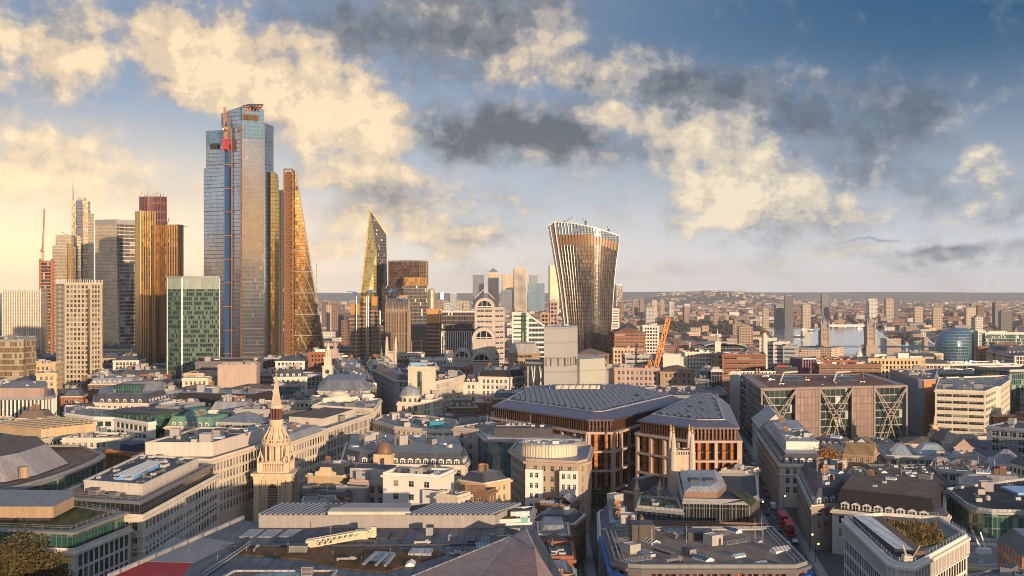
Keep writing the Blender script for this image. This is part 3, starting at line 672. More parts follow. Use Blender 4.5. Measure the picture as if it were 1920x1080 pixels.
def hills(name, x0, x1, Y, peaks, base=-15, depth=4500):
    b = MB(); N = 60; rows = 8
    def hgt(px): return sum(a*math.exp(-((px-c)/w)**2) for c, w, a in peaks)
    g = [[(X(x0+(x1-x0)*i/N, Y+depth*j/rows), Y+depth*j/rows, base+(hgt(x0+(x1-x0)*i/N)*(1+.06*mnoise.noise((i*.4, j*.6, 3))) )*math.sin(math.pi*min(1, (j+.02)/rows*.9))) for i in range(N+1)] for j in range(rows+1)]
    for j in range(rows):
        for i in range(N): b.face([g[j][i], g[j][i+1], g[j+1][i+1], g[j+1][i]])
    def fn(T):
        P = pos(T); n = T.noise(T.vm('MULTIPLY', P, (1, .3, 1)), .012, 6, .7)[0]; n2 = T.noise(P, .0025, 3, .6)[0]
        c = T.mix(T.ramp(n, .35, .65), (.035, .032, .022), (.20, .13, .09)); c = T.mix(T.ramp(n2, .4, .6), c, (.04, .04, .03))
        out(T, T.n('ShaderNodeBsdfPrincipled', Base__Color=c, Roughness=.95))
    return struct(name, b, mat('hill', fn)), hgt
def ridge():  # unseen ridge added behind the camera to darken reflections in the tower glass
    b = MB(); N = 90; zz = [85+28+42*mnoise.fractal((i*.23, 2.0, 5.0), 1.0, 2.0, 4)+(18 if mnoise.noise((i*1.7, 9, 0)) > .25 else 0) for i in range(N+1)]
    for i in range(N):
        x0, x1 = -6000+12000*i/N, -6000+12000*(i+1)/N; b.face([(x1, -2600, -2), (x0, -2600, -2), (x0, -2700, zz[i]), (x1, -2700, zz[i+1])]); b.face([(x1, -2700, zz[i+1]), (x0, -2700, zz[i]), (x0, -4200, -2), (x1, -4200, -2)])
    struct('unseen_ridge', b, roofm('ridge_dark', (.05, .045, .03), .4, .02))
ridge()
HL = (9000, hills('hill', 1120, 1620, 9000, [(1330, 80, 85), (1240, 60, 40), (1430, 60, 45), (1400, 150, 25)])[1])
hills('distant_hills', -260, 2180, 13600, [(1800, 500, 26), (960, 2600, 92), (300, 400, 22), (1250, 160, 16)], depth=3000)

# ------------------------------------------------------------------ the towers of the financial district
C22 = curtain('blue_grey_curtain', 1.5, 4.0, (.41, .445, .485), (.18, .185, .19), .05, .13, spand=(.17, .18, .19), metal=.92, rough=.10, tilt=.010, var=.18, blind=.02, blindc=(.40, .38, .34), fmetal=.85, frough=.12, big=6)
C22T = curtain('blue_glass_crown', 1.5, 4.0, (.16, .27, .34), (.12, .16, .19), .08, .06, metal=.7, rough=.10, tilt=.03, var=.3)
CSUNSET = curtain('sunset_glass', 2.0, 4.0, (.80, .52, .16), (.30, .17, .06), .10, .14, metal=.95, rough=.12, tilt=.05, var=.2, fmetal=.9, frough=.15)  # gold base colour stands in for sunset reflected by the panes
CAMB = curtain('sunset_amber_curtain', 1.6, 3.9, (.32, .215, .095), (.15, .11, .06), .07, .16, spand=(.20, .15, .08), fmetal=.7, frough=.2, metal=.85, rough=.12, tilt=.02, var=.3, blind=.16, blindc=(.5, .42, .25), big=7)  # amber tint puts the reflected sunset into the wedge tower's glass
CBEI = curtain('beige_curtain', 1.5, 3.9, (.44, .34, .20), (.42, .34, .22), .12, .22, spand=(.33, .29, .24), metal=.45, rough=.16, tilt=.03, var=.35, blind=.15)
CHAZE = curtain('grey_beige_curtain', 3.0, 3.9, (.44, .36, .25), (.45, .37, .26), .06, .16, spand=(.42, .34, .24), metal=.5, rough=.2, tilt=.02, var=.3)
CSTRP = curtain('layered_curtain', 6.0, 4.2, (.16, .14, .10), (.50, .46, .40), .03, .20, spand=(.52, .47, .40), metal=.5, rough=.12, tilt=.04, var=.5, blind=.15)
CBLK = curtain('black_curtain', 1.5, 3.9, (.05, .042, .040), (.06, .05, .045), .10, .16, spand=(.05, .04, .035), metal=.45, rough=.12, tilt=.04, var=.6, blind=.05, big=8)
CGRN = curtain('green_office_curtain', 1.5, 3.7, (.010, .030, .022), (.07, .10, .085), .14, .34, spand=(.045, .085, .065), metal=.1, rough=.12, tilt=.03, var=.9, blind=.30, blindc=(.10, .17, .12), ior=1.7)
CWT = curtain('mirror_curtain', 1.6, 4.1, (.40, .40, .40), (.12, .10, .08), .0, .14, spand=(.15, .12, .09), fmetal=.95, frough=.05, metal=.95, rough=.07, tilt=.012, var=.2, blind=.02)
CFAR = curtain('far_glass', 3.0, 4.0, (.13, .17, .21), (.2, .2, .2), .1, .2, metal=.5, rough=.2, var=.4)
CFARG = curtain('far_gold_glass', 3.0, 4.0, (.42, .32, .18), (.30, .23, .15), .12, .2, metal=.4, rough=.3, var=.3)
def tower(label, poly, z1, m, crown=None, name='tower', parts=None, group=None, roof=True, ph=1.4):
    poly = ccw(poly); c = cen(poly); g = gz(c[1]); t = thing(name, label, 'tower', (c[0], c[1], g), group); take(offset(poly, 1.5))
    b = MB(); b.prism(poly, g-1, z1, 0, top=False); b.build('facade', m, t)
    b = MB(); ring(b, poly, z1, z1+ph, .15, -.5, 0); b.face([(x, y, z1+.3) for x, y in offset(poly, -.45)], None, 1); b.build('roof', [MET, FELT], t)
    return t
def addvol(t, part, poly, z0, z1, m, cap=None):
    poly = ccw(poly); b = MB(); b.prism(poly, z0, z1, 0, 1); return b.build(part, [m, cap or FELT], t)
def pxpoly(pts): return [(X(px, Y), Y) for px, Y in pts]

# pale lattice-fronted tower at the far left
Y = 1300; p = E(5, Y, 76, Y+6, 30); t = tower('pale white office tower with close vertical fins at the left edge of the skyline', p, Z(546, Y), CHAZE)
b = MB(); fins(b, p[0], p[1], gz(Y), Z(541, Y), 2.6, .9, .7); fins(b, p[3], p[0], gz(Y), Z(541, Y), 2.6, .9, .7); b.build('fin', WHITE, t); clutter(t, p, Z(546, Y), 5, random.Random(2))
# concrete core tower under construction, with its crane
Y = 1350; p = E(76, Y, 98, Y+3, 16); zt = Z(490, Y); t = tower('narrow reddish brown tower under construction with bare floor edges', p, zt, CBLK)
b = MB(); slabs(b, p, [z for z in range(int(gz(Y)), int(zt), 4)], .8, .9); b.build('floor_slab', wallm('raw_concrete', (.46, .24, .15)), t)
b = MB()
for q in (p[0], p[1]): b.bar((q[0], q[1]-1, gz(Y)), (q[0], q[1]-1, zt+3), 2.2)
b.build('core', wallm('red_primer', (.42, .15, .08)), t)
cb = at(80, 490, Y-6); crane('white and red luffing crane on the brown tower under construction at the far left', (cb[0], cb[1], zt-1), 12, -12, 78, 52, plain('crane_red', (.55, .25, .16), .5), 1.8)
# stepped hazy tower
Y = 1420; t = tower('grey stepped glass tower between the brown core tower and the mast tower', E(98, Y, 136, Y+4, 30), Z(462, Y), CHAZE)
addvol(t, 'upper_storeys', E(104, Y+2, 134, Y+5, 24), Z(463, Y), Z(440, Y), CHAZE); b = MB(); a = at(126, 440, Y); b.bar(a, (a[0]-8, a[1], a[2]+4), .5); b.build('maintenance_crane', METD, t)
b = MB(); fins(b, (X(129, Y), Y-.5), (X(135, Y), Y), gz(Y), Z(456, Y), 3, 1.8, .8); b.build('gold_fin', GOLD, t)
# mast tower
Y = 1450; p = E(134, Y, 165, Y+5, 28); t = tower('tall beige tower with a stepped top and a thin mast', p, Z(378, Y), CBEI)
addvol(t, 'side_wing', E(165, Y+6, 176, Y+14, 24), gz(Y), Z(399, Y), CHAZE); addvol(t, 'crown', E(144, Y+2, 158, Y+4, 18), Z(378, Y), Z(370, Y), CBEI); addvol(t, 'service_core', E(144, Y-3, 152, Y-3, 6), gz(Y), Z(375, Y), C22)
b = MB(); m0 = at(137, 378, Y+3); b.lathe(m0[0], m0[1], [(.9, m0[2]), (.5, Z(352, Y)), (.12, Z(333, Y))], 6); b.build('mast', MET, t)
b = MB(); slabs(b, p, [gz(Y)+k*12 for k in range(2, 18)], .8, .5); b.build('ledge', MET, t)
# canted tower
Y = 1290; zt = Z(416, Y); zb = gz(Y); t = thing('tower', 'broad grey tower with a canted corner and layered right face', 'tower', (X(212, Y), Y, zb))
take(E(176, Y, 250, Y+20, 40))
b = MB(); A = (X(176, Y), Y+4); B0 = (X(227, Y), Y-4); B1 = (X(219, Y), Y-1); C = (X(251, Y), Y+16)
b.wall(A, B0, zb, zt, 0); b.v[-2] = (*B1, zt); b.wall((A[0]+2, A[1]+40), A, zb, zt, 0); b.build('facade', CHAZE, t)
b = MB(); b.face([(*B0, zb), (*C, zb), (*C, zt), (*B1, zt)], [(0, zb), (22, zb), (22, zt), (-3, zt)], 0); b.wall(C, (C[0], C[1]+30), zb, zt); b.build('layered_face', CSTRP, t)
b = MB(); b.face([(*A, zt), (*B1, zt), (*C, zt), (C[0], C[1]+30, zt), (A[0]+2, A[1]+40, zt)]); b.build('roof', FELT, t)
b = MB(); b.bar((*B0, zb), (*B1, zt), 1.2); b.bar((*A, zt), (*B1, zt), .8, 5.5); b.bar((*B1, zt), (*C, zt), .8, 5.5); b.build('edge_frame', MET, t)
# concrete grid tower nearer
Y = 900; zt = Z(532, Y); pp = pxpoly([(105, Y+16), (121, Y), (168, Y), (192, Y+12), (190, Y+38), (110, Y+42)]); 
t = building('mid height tower with a square beige concrete window grid and a spiky crown', pp, zt, (3.0, 1.9, 2.4, 3.75, .45), wallm('beige_concrete', (.47, .40, .30), .08), name='tower', cat='tower', n=0, glass=GLASSY, frame=STEEL, big=3.0, corn=.3)
b = MB(); fins(b, pp[0], pp[1], zt, zt+3.2, 1.5, .35, .3); fins(b, pp[1], pp[2], zt, zt+3.4, 1.5, .35, .3); fins(b, pp[2], pp[3], zt, zt+3.2, 1.5, .35, .3); b.build('crown_spike', WHITE, t)
b = MB(); fins(b, (X(167, Y)-.4, Y-.6), (X(168.4, Y)-.1, Y-.6), 0, zt-4, 1.4, .8, .5); b.build('corner_fin', plain('bright_metal', (.75, .6, .35), .25, 1.0), t)
# ribbed tower, sunset reflection put into its colours: two leaves and a dark core
def ribbed(t, part, pts, z1, mfin, mg):
    b = MB()
    for i in range(len(pts)-1): b.wall(pts[i], pts[i+1], gz(1050)-1, z1, 0)
    b.face([(x, y, z1) for x, y in pts]+[(pts[-1][0], pts[-1][1]+18, z1), (pts[0][0], pts[0][1]+18, z1)], None, 2)
    for i in range(len(pts)-1): fins(b, pts[i], pts[i+1], gz(1050), z1+.6, 2.1, .95, .8, 1)
    return b.build(part, [mg, mfin, FELT], t)
Y = 1050; t = thing('tower', 'ribbed tower of two leaves coloured with reflected sunset and a dark purple core above', 'tower', (X(290, Y), Y+10, gz(Y)))
take(E(247, Y-4, 333, Y-4, 40))
RIBG = curtain('ribbed_sunset_glass', 3.1, 4.0, (.16, .10, .04), (.1, .06, .03), .06, .10, metal=.95, rough=.12, tilt=.05, var=.3, fmetal=.9, frough=.15); RIBF = plain('sunset_steel_rib', (.74, .56, .28), .20, .97); RIBD = plain('dim_steel_rib', (.34, .22, .11), .25, .97)  # steel and glass tinted gold, ribs dimmer on one leaf, as reflected sunset
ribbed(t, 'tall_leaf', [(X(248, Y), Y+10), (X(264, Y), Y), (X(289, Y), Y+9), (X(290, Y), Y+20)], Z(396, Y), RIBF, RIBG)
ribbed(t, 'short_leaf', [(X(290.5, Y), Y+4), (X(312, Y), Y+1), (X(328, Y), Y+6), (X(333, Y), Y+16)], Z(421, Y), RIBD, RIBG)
b = MB(); b.bar((X(290.3, Y), Y, gz(Y)), (X(290.3, Y), Y, Z(421, Y)), 1.8, 1.8); b.build('centre_rib', RIBF, t)
q = pxpoly([(262, Y+14), (276, Y+8), (289, Y+9), (301, Y+8), (312, Y+15), (306, Y+36), (268, Y+36)]); z0 = Z(425, Y); z1 = Z(367, Y)
b = MB(); b.prism(q, z0-40, z1, 0, 1); 
for k in range(4): fins(b, q[k], q[k+1], z0-30, z1+1, 3.4, .5, .5, 1)
slabs(b, q, [z1-6, z1-14, z1-22], .7, .4, 1); b.build('core', [curtain('plum_panel', 3.4, 8, (.10, .035, .055), (.2, .08, .05), .1, .15, metal=.3, rough=.3, var=.5), wallm('plum_frame', (.22, .10, .075))], t)
b = MB()
for k in range(9): a = at(266+k*5, 366, Y+18); b.bar(a, (a[0], a[1], a[2]+random.Random(k).uniform(1, 4)), .3)
b.build('aerial', METD, t); b = MB(); a = at(314, 420, Y+6); b.bar(a, (a[0]+1.5, a[1], a[2]+6), .5); b.build('maintenance_crane', METD, t)
# green glass office slab
Y = 900; zt = Z(521, Y); p = pxpoly([(311, Y+4), (342, Y), (411, Y+3), (411, Y+32), (311, Y+34)]); t = tower('green glass office slab with a pale vertical corner strip', p, zt, CGRN)
b = MB(); fins(b, (X(341, Y), Y-.7), (X(343, Y), Y-.7), 0, zt, .9, .7, .6); fins(b, (X(311, Y), Y+3.4), (X(312, Y), Y+3.4), 0, zt, 1, .3, .3); fins(b, (X(410, Y), Y+2), (X(411, Y), Y+2), 0, zt, 1, .35, .3); b.build('corner_strip', WHITEM, t)
b = MB(); b.wall((X(343.5, Y), Y-.4), (X(410, Y), Y+2.4), zt-9, zt-.3); b.wall((X(311.5, Y), Y+3.2), (X(340.5, Y), Y-.4), zt-9, zt-.3); b.build('top_louvre', curtain('pale_green_louvre', 1.2, 4, (.20, .24, .19), (.28, .32, .27), .2, .1, rough=.4), t)
# the tallest tower: shoulders, facets, hoist, cranes
Y = 1150; zg = gz(Y); t = thing('tower', 'tallest glass tower in stepped facets with a blue hoist strip and cranes on top', 'tower', (X(440, Y), Y+20, zg)); take(E(374, Y-8, 521, Y-8, 60))
def facet(part, pts, z1s, m, cap=True):
    b = MB(); u = 0
    for i in range(len(pts)-1): u = b.wall(pts[i], pts[i+1], zg-1, z1s[i], 0, u, None, z1s[i+1])
    if cap:
        bk = max(y for x, y in pts)+30; bx = pts[-1][0]*bk/pts[-1][1]-.5; b.face([(x, y, z) for (x, y), z in zip(pts, z1s)]+[(bx, bk, z1s[-1]), (pts[0][0], bk, z1s[0])], None, 1)
        b.wall((pts[0][0], bk), pts[0], zg-1, z1s[0]); b.wall(pts[-1], (bx, bk), zg-1, z1s[-1])
    return b.build(part, [m, FELT], t)
zs = lambda py, dy=0: Z(py, Y+dy)
facet('left_shoulder', [(X(375, Y), Y+14), (X(421, Y), Y+2)], [zs(316, 14), zs(311)], C22)
facet('middle_shoulder', [(X(386, Y+16), Y+16), (X(424, Y+8), Y+8)], [zs(252, 14), zs(242, 8)], C22)
facet('main_shaft', [(X(415, Y+18), Y+18), (X(432, Y), Y+1), (X(456, Y), Y-5), (X(493, Y), Y+6)], [zs(212, 14), zs(206), zs(199, -5), zs(205, 6)], C22)
facet('right_return', [(X(493.3, Y), Y+6.5), (X(503, Y), Y+22)], [zs(230, 6), zs(236, 20)], C22)
facet('sunset_facet', [(X(502, Y), Y+13), (X(509, Y), Y+16), (X(515, Y), Y+20)], [zs(322, 13), zs(322, 16), zs(335, 20)], CSUNSET)  # sliver facet with the sunset glint put into its glass colour
b = MB(); b.wall((X(386.5, Y+16), Y+15.4), (X(421, Y+8), Y+8), zs(276, 14), zs(244, 10), 0, 0, zs(270, 8), zs(244, 10)); b.wall((X(415.5, Y+18), Y+17), (X(455.5, Y), Y-5.6), zs(232, 10), zs(208), 0, 0, zs(226), zs(200, -5)); b.wall((X(456.2, Y), Y-5.6), (X(492.5, Y), Y+5.4), zs(260), zs(204), 0, 0, zs(260), zs(207)); b.build('crown_glass', C22T, t)
b = MB(); b.wall((X(387, Y), Y+13.6), (X(403, Y), Y+8.5), zs(276), zs(266), 0); b.build('dark_vent', METD, t)
b = MB(); b.wall((X(458, Y), Y-5.9), (X(484, Y), Y+2), zs(226), zs(216), 0); b.build('roof_opening', RUSTS, t)
b = MB()
for k in range(60): b.bar((X(421.5, Y), Y+.6, zg+5+k*4.1), (X(432, Y), Y-.4, zg+5+k*4.1), .35, .35)
for xx in (422, 425, 428.5, 431.5): b.bar((X(xx, Y), Y-.5, zg), (X(xx, Y), Y-.5, zs(281)), .7)
b.box(X(422, Y), X(428, Y), Y-.2, Y+1.2, zg, zs(281)); b.build('hoist', wallm('blue_sheeting', (.025, .085, .21), .2), t)
b = MB()
for k in range(9): z = zg+30+k*24; b.bar((X(420, Y), Y-2, z), (X(437, Y), Y-2, z), .7)
b.bar((X(435, Y), Y-1.5, zg+20), (X(435, Y), Y-1.5, zs(240)), .6)
b.build('hoist_tie', plain('rust_orange', (.34, .13, .04), .5), t)
b = MB(); b.bar((X(455, Y), Y-6, zg), (X(455, Y), Y-6, zs(236)), 1.3); b.build('facade_rail', wallm('rail_brown', (.20, .10, .05)), t)
crane('orange luffing crane with a red mast section climbing the tallest tower', (X(425, Y), Y-4, zs(282)), 19, -25, 76, 24, plain('crane_orange', (.62, .24, .06), .5), 2.6, .45)
b = MB(); b.lattice((X(425, Y), Y-4, zs(283)), (X(425, Y), Y-4, zs(262)), 4.2, .9, 3.5); tag(b.build('mast_section', REDP), 'red lattice mast section under the orange crane on the tallest tower', 'crane mast')
cr = thing('gantry', 'orange steel gantry under a flat canopy on top of the tallest tower', 'gantry', at(472, 205, Y)); b = MB()
for k in range(6): b.bar(at(457+k*6, 207, Y-3), at(457+k*6, 197, Y-3), .6); b.bar(at(457+k*6, 205, Y-3), at(463+k*6, 198, Y-3), .45)
b.bar(at(455, 202, Y-3), at(493, 200, Y-3), .9); b.bar(at(459, 215, Y-7), at(470, 200, Y-7), .5); b.build('frame', ORANGEP, cr)
b = MB(); b.face([at(455, 198, Y-8), at(491, 203, Y-8), at(494, 196, Y+18), at(468, 195, Y+18)]); b.face([at(455, 197.4, Y-8), at(468, 194.4, Y+18), at(494, 195.4, Y+18), at(491, 202.4, Y-8)]); b.build('canopy', METD, cr)
# dark slab with gold edge
Y = 1220; t = tower('thin dark slab tower with brassy edges behind the tallest tower', pxpoly([(513, Y), (524, Y), (533, Y+4), (533, Y+30), (513, Y+30)]), Z(360, Y), CBLK)
b = MB(); fins(b, (X(515, Y), Y-.3), (X(522, Y), Y-.3), gz(Y), Z(357, Y), 3.4, 1.3, 1.1); b.build('edge_fin', RIBD, t); b = MB(); fins(b, (X(524, Y), Y-.3), (X(529, Y), Y), gz(Y), Z(356, Y), 4, 2.4, 1.0); b.build('dark_fin', METD, t)
# wedge tower
Y = 1250; zg = gz(Y); t = thing('tower', 'pointed wedge tower, glass tinted amber as reflected sunset, behind a steel ladder frame', 'tower', (X(575, Y), Y+20, zg)); take(E(532, Y-3, 614, Y-3, 50))
zt = Z(320, Y); xa, xb, xl = X(552, Y), X(617, Y), X(546, Y)
b = MB(); b.face([(xl, Y, zg), (xb, Y, zg), (xa+1.5, Y, zt), (xl, Y, zt)], [(xl, zg), (xb, zg), (xa+1.5, zt), (xl, zt)])
b.face([(xb, Y, zg), (xb-12, Y+45, zg), (xa-6, Y+45, zt), (xa+1.5, Y, zt)], [(0, zg), (45, zg), (45, zt), (0, zt)]); b.build('facade', CAMB, t)
b = MB(); n = 8
edge = lambda z: xa+1.5+(xb-xa-1.5)*(zt-z)/(zt-zg)
for k in range(1, n):
    z = zg+(zt-zg)*k/n*.82; b.bar((xl, Y-.4, z), (edge(z), Y-.4, z), .9)
for k in range(7):
    z0 = zg+k*27; x0 = xl+8; z1 = z0+52
    b.bar((min(x0+0, edge(z0)), Y-.4, z1), (min(x0+24, edge(z0)), Y-.4, z0), .6)
    if k < 4: b.bar((x0+20, Y-.4, z1-6), (min(x0+44, edge(z0)), Y-.4, z0-2), .6)
b.bar((xb, Y-.5, zg), (xa+1.5, Y-.5, zt), 1.2); b.build('brace', MET, t)
b = MB(); x0, x1 = X(534.5, Y), X(550.5, Y); m_ = wallm('orange_steel', (.27, .15, .07), .15, .4, metal=.3)
for x in (x0, x1): b.bar((x, Y-5, zg), (x, Y-5, zt+1), 1.5)
k = 0; z = zg
while z < zt:
    b.bar((x0, Y-5, z), (x1, Y-5, z), .9); b.bar((x0, Y-5, z), ((x0+x1)/2, Y-5, z+4.4), .9); b.bar((x1, Y-5, z), ((x0+x1)/2, Y-5, z+4.4), .9); z += 6.6
b.bar((x0, Y-5, zt+1), (x1, Y-5, zt+1), 1.5); b.build('ladder_frame', m_, t)
b = MB(); b.box(x0-.5, xl, Y-3.4, Y+30, zg, zt-2); b.build('service_core', [wallm('brown_core', (.20, .085, .04))], t)
# pointed tower
Y = 1350; zg = gz(Y); t = thing('tower', 'sharp pointed glass tower with sunset painted on its left face and a dark right face', 'tower', (X(700, Y), Y+12, zg)); take(E(673, Y-2, 726, Y-2, 40))
ap = (X(691, Y), Y+14, Z(391, Y)); a = (X(658, Y), Y+10); c_ = (X(704, Y), Y+2); d_ = (X(726, Y), Y+16); sh = (X(721.5, Y), Y+16, Z(438, Y))
b = MB(); l0 = (X(661, Y), Y-3); mid_ = (c_[0]+.5, c_[1]+6, Z(468, Y)); b.face([(*l0, zg), (*c_, zg), mid_], [(0, zg), (24, zg), (24, mid_[2])]); b.face([(*l0, zg), mid_, ap], [(0, zg), (24, mid_[2]), (14, ap[2])]); b.build('front_face', curtain('sunset_face_glass', 1.8, 4.0, (.62, .50, .22), (.24, .2, .1), .06, .14, spand=(.3, .24, .1), metal=.8, rough=.12, tilt=.07, var=.6), t)  # front glass coloured yellow for the sunset it would reflect
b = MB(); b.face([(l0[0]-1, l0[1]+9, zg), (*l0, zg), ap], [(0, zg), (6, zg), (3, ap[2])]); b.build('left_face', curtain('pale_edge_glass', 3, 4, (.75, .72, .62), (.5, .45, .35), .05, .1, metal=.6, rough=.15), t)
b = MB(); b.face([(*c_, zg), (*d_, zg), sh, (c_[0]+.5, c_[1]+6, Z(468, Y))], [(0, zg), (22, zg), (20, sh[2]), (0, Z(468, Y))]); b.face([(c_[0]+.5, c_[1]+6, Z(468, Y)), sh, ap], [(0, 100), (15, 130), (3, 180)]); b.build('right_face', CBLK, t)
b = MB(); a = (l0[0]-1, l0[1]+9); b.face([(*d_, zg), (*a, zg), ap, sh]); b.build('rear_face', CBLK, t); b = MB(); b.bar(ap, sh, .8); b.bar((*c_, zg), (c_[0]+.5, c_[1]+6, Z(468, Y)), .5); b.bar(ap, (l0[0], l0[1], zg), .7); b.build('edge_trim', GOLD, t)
# dark reflective stepped tower to its right
Y = 1300; t = tower('dark bronze glass tower with a flat top beside the pointed tower', pxpoly([(728, Y+14), (785, Y+4), (800, Y+14), (800, Y+40), (728, Y+44)]), Z(490, Y), curtain('bronze_curtain', 1.5, 3.9, (.16, .10, .08), (.10, .06, .045), .08, .12, metal=.7, rough=.12, tilt=.05, var=.5))
addvol(t, 'lower_block', pxpoly([(716, Y-18), (757, Y-24), (800, Y-14), (800, Y+3), (716, Y+3)]), gz(Y), Z(536, Y), CBLK); addvol(t, 'middle_block', pxpoly([(757, Y-9), (801, Y-6), (801, Y+4), (757, Y+4)]), gz(Y), Z(520, Y), curtain('brass_curtain', 1.5, 3.9, (.50, .27, .06), (.15, .08, .03), .1, .2, metal=.8, rough=.15, tilt=.06, var=.6))
b = MB(); fins(b, (X(786, Y), Y+3), (X(800, Y), Y+13), Z(536, Y), Z(490, Y), 3, 1.6, .5); b.build('gold_fin', CSUNSET, t); b = MB(); b.box(X(748, Y), X(775, Y), Y+16, Y+26, Z(490, Y), Z(487, Y)); b.build('plant_room', METD, t)
# inside-out steel building
Y = 1140; zg = gz(Y); t = thing('building', 'inside out steel office block with outside pipes, stair towers and a glazed barrel vault', 'building', (X(735, Y), Y+20, zg)); take(E(652, Y-6, 830, Y-6, 70)); LS = wallm('stainless_bronze', (.40, .28, .18), .15, .35, metal=.6); LD = wallm('brown_steel', (.15, .10, .075), .2, .4, metal=.4)
LCUR = curtain('brown_band_curtain', 2.0, 3.6, (.06, .045, .035), (.22, .16, .11), .12, .4, spand=(.26, .18, .12), metal=.3, rough=.25, var=.6)
addvol(t, 'office_block', E(696, Y+6, 812, Y+10, 40), zg, Z(611, Y), LCUR)
b = MB(); slabs(b, ccw(E(696, Y+6, 812, Y+10, 40)), [zg+8+k*4.2 for k in range(9)], 1.1, 1.4); b.build('walkway', LS, t)
b = MB(); xa, xb = X(722, Y), X(764, Y); zc = Z(585, Y); n = 8
pr = [(Y+4+14*(1-math.cos(math.pi*k/n)), zc+13*math.sin(math.pi*k/n)) for k in range(n+1)]
for k in range(n): b.face([(xa, *pr[k]), (xb, *pr[k]), (xb, *pr[k+1]), (xa, *pr[k+1])])
b.wall((xa, Y+4), (xb, Y+4), zg+30, zc); b.face([(xb, y, z) for y, z in pr]+[(xb, Y+32, zg), (xb, Y+4, zg)]); b.build('barrel_vault', curtain('vault_glass', 2.2, 4, (.10, .09, .08), (.5, .38, .28), .12, .15, rough=.2), t)
b = MB(); 
for k in range(15):
    x = xa+(xb-xa)*k/14
    for i in range(n//2): b.bar((x, pr[i][0]-.5, pr[i][1]), (x, pr[i+1][0]-.5, pr[i+1][1]+.3), .8)
    b.bar((x, Y+3.2, zg+32), (x, Y+3.2, zc), .8)
b.bar((xa, Y+2.8, zc), (xb, Y+2.8, zc), 1.3); b.bar((xa, Y+2.8, zc-22), (xb, Y+2.8, zc-22), 1.2); b.bar((xb+1.5, Y+2, zg+20), (xb+1.5, Y+2, zc+1), 3.6); b.build('vault_rib', LS, t)
for (x0, x1, py, dy, pyb) in ((657, 674, 590, 0, 570), (676, 694, 568, 12, 556), (696, 707, 573, 8, 556), (748, 764, 566, 30, 554), (800, 824, 606, 4, 580)):
    yy = Y+dy; pl = E(x0, yy, x1, yy, 12); addvol(t, 'stair_tower', pl, zg, Z(py, yy), LD)
    bb = MB(); zz = zg+6
    while zz < Z(py, yy)-3:
        ring(bb, ccw(pl), zz, zz+1.7, .9, -.02); zz += 3.9
    bb.build('landing', LS, t); b2 = MB(); q = E(x0+.5, yy-1, x1-.5, yy-1, 12); b2.prism(ccw(q), Z(py, yy), Z(pyb, yy)); slabs(b2, ccw(q), [Z(py, yy)+2.5, Z(py, yy)+5.5], .3, .25); b2.build('plant_room', wallm('orange_plant', (.62, .33, .10), .15, .35, metal=.5), t)
b = MB()
for xx in (688, 691, 669, 829, 833, 713): b.lathe(X(xx, Y), Y-3, [(.75, zg), (.75, Z(556 if xx < 700 else 583, Y)), (.3, Z(554 if xx < 700 else 581, Y))], 8)
for xx in (713, 732, 750, 772, 790): b.bar((X(xx, Y), Y-1, zg), (X(xx, Y), Y-1, Z(590 if xx < 716 else 640, Y)), .9)
b.build('riser_pipe', STEEL, t)
for k, (px, py, az) in enumerate(((665, 549, -80), (694, 546, 60), (731, 546, 85), (757, 560, -70), (781, 612, 80))):
    a = at(px, py+6, Y+4); cr = thing('roof_crane', ['small blue roof crane leftmost over the steel block', 'small blue roof crane beside the pointed tower base', 'small blue roof crane level with the gold plant room', 'small blue roof crane above the barrel vault', 'small blue roof crane low at the right of the barrel vault'][k], 'crane', a, 'blue roof cranes on the steel block')
    b = MB(); b.bar(a, (a[0], a[1], a[2]+4), 1.0); b.box(a[0]-1.8, a[0]+1.8, a[1]-1.2, a[1]+1.2, a[2]+2.2, a[2]+4.2); b.build('body', BLUEP, cr); b = MB(); b.bar((a[0], a[1], a[2]+4), (a[0]+8*math.sin(R(az)), a[1]-2, a[2]+4.8), .9); b.build('jib', BLUEP, cr)
# gold cylinder behind, boxes right of the steel block
Y = 1900; c0 = (X(809, Y), Y); t = thing('tower', 'slim round topped tower catching gold light beyond the steel block', 'tower', (*c0, gz(Y))); b = MB(); b.lathe(*c0, [(6, gz(Y)), (6, Z(544, Y)), (4, Z(541.5, Y)), (.1, Z(540.5, Y))], 16); b.build('shaft', CFARG, t); take(rect(*c0, 12, 12))
Y = 1180; t = building('ochre panelled block with a darker ribbed base right of the steel block', E(800, Y, 827, Y, 22), Z(581, Y), 'gold_panel' if 'gold_panel' in MATS else 'grid', OCHRE, n=3, cat='office block')
Y = 1080; zt = Z(586, Y); p = E(828, Y, 896, Y+4, 30); t = tower('low dark glass block with white vertical fins on its lower half', p, zt, CBLK); b = MB(); fins(b, (p[0][0], p[0][1]-.3), (p[1][0], p[1][1]-.3), 0, Z(622, Y), 2.2, .7, .8); b.build('fin', WHITE, t); b = MB(); b.bar((p[0][0], p[0][1]-.5, Z(622, Y)), (p[1][0], p[1][1]-.5, Z(622, Y)), .8); b.build('ledge', MET, t); clutter(t, ccw(p), zt+.3, 6, random.Random(8))
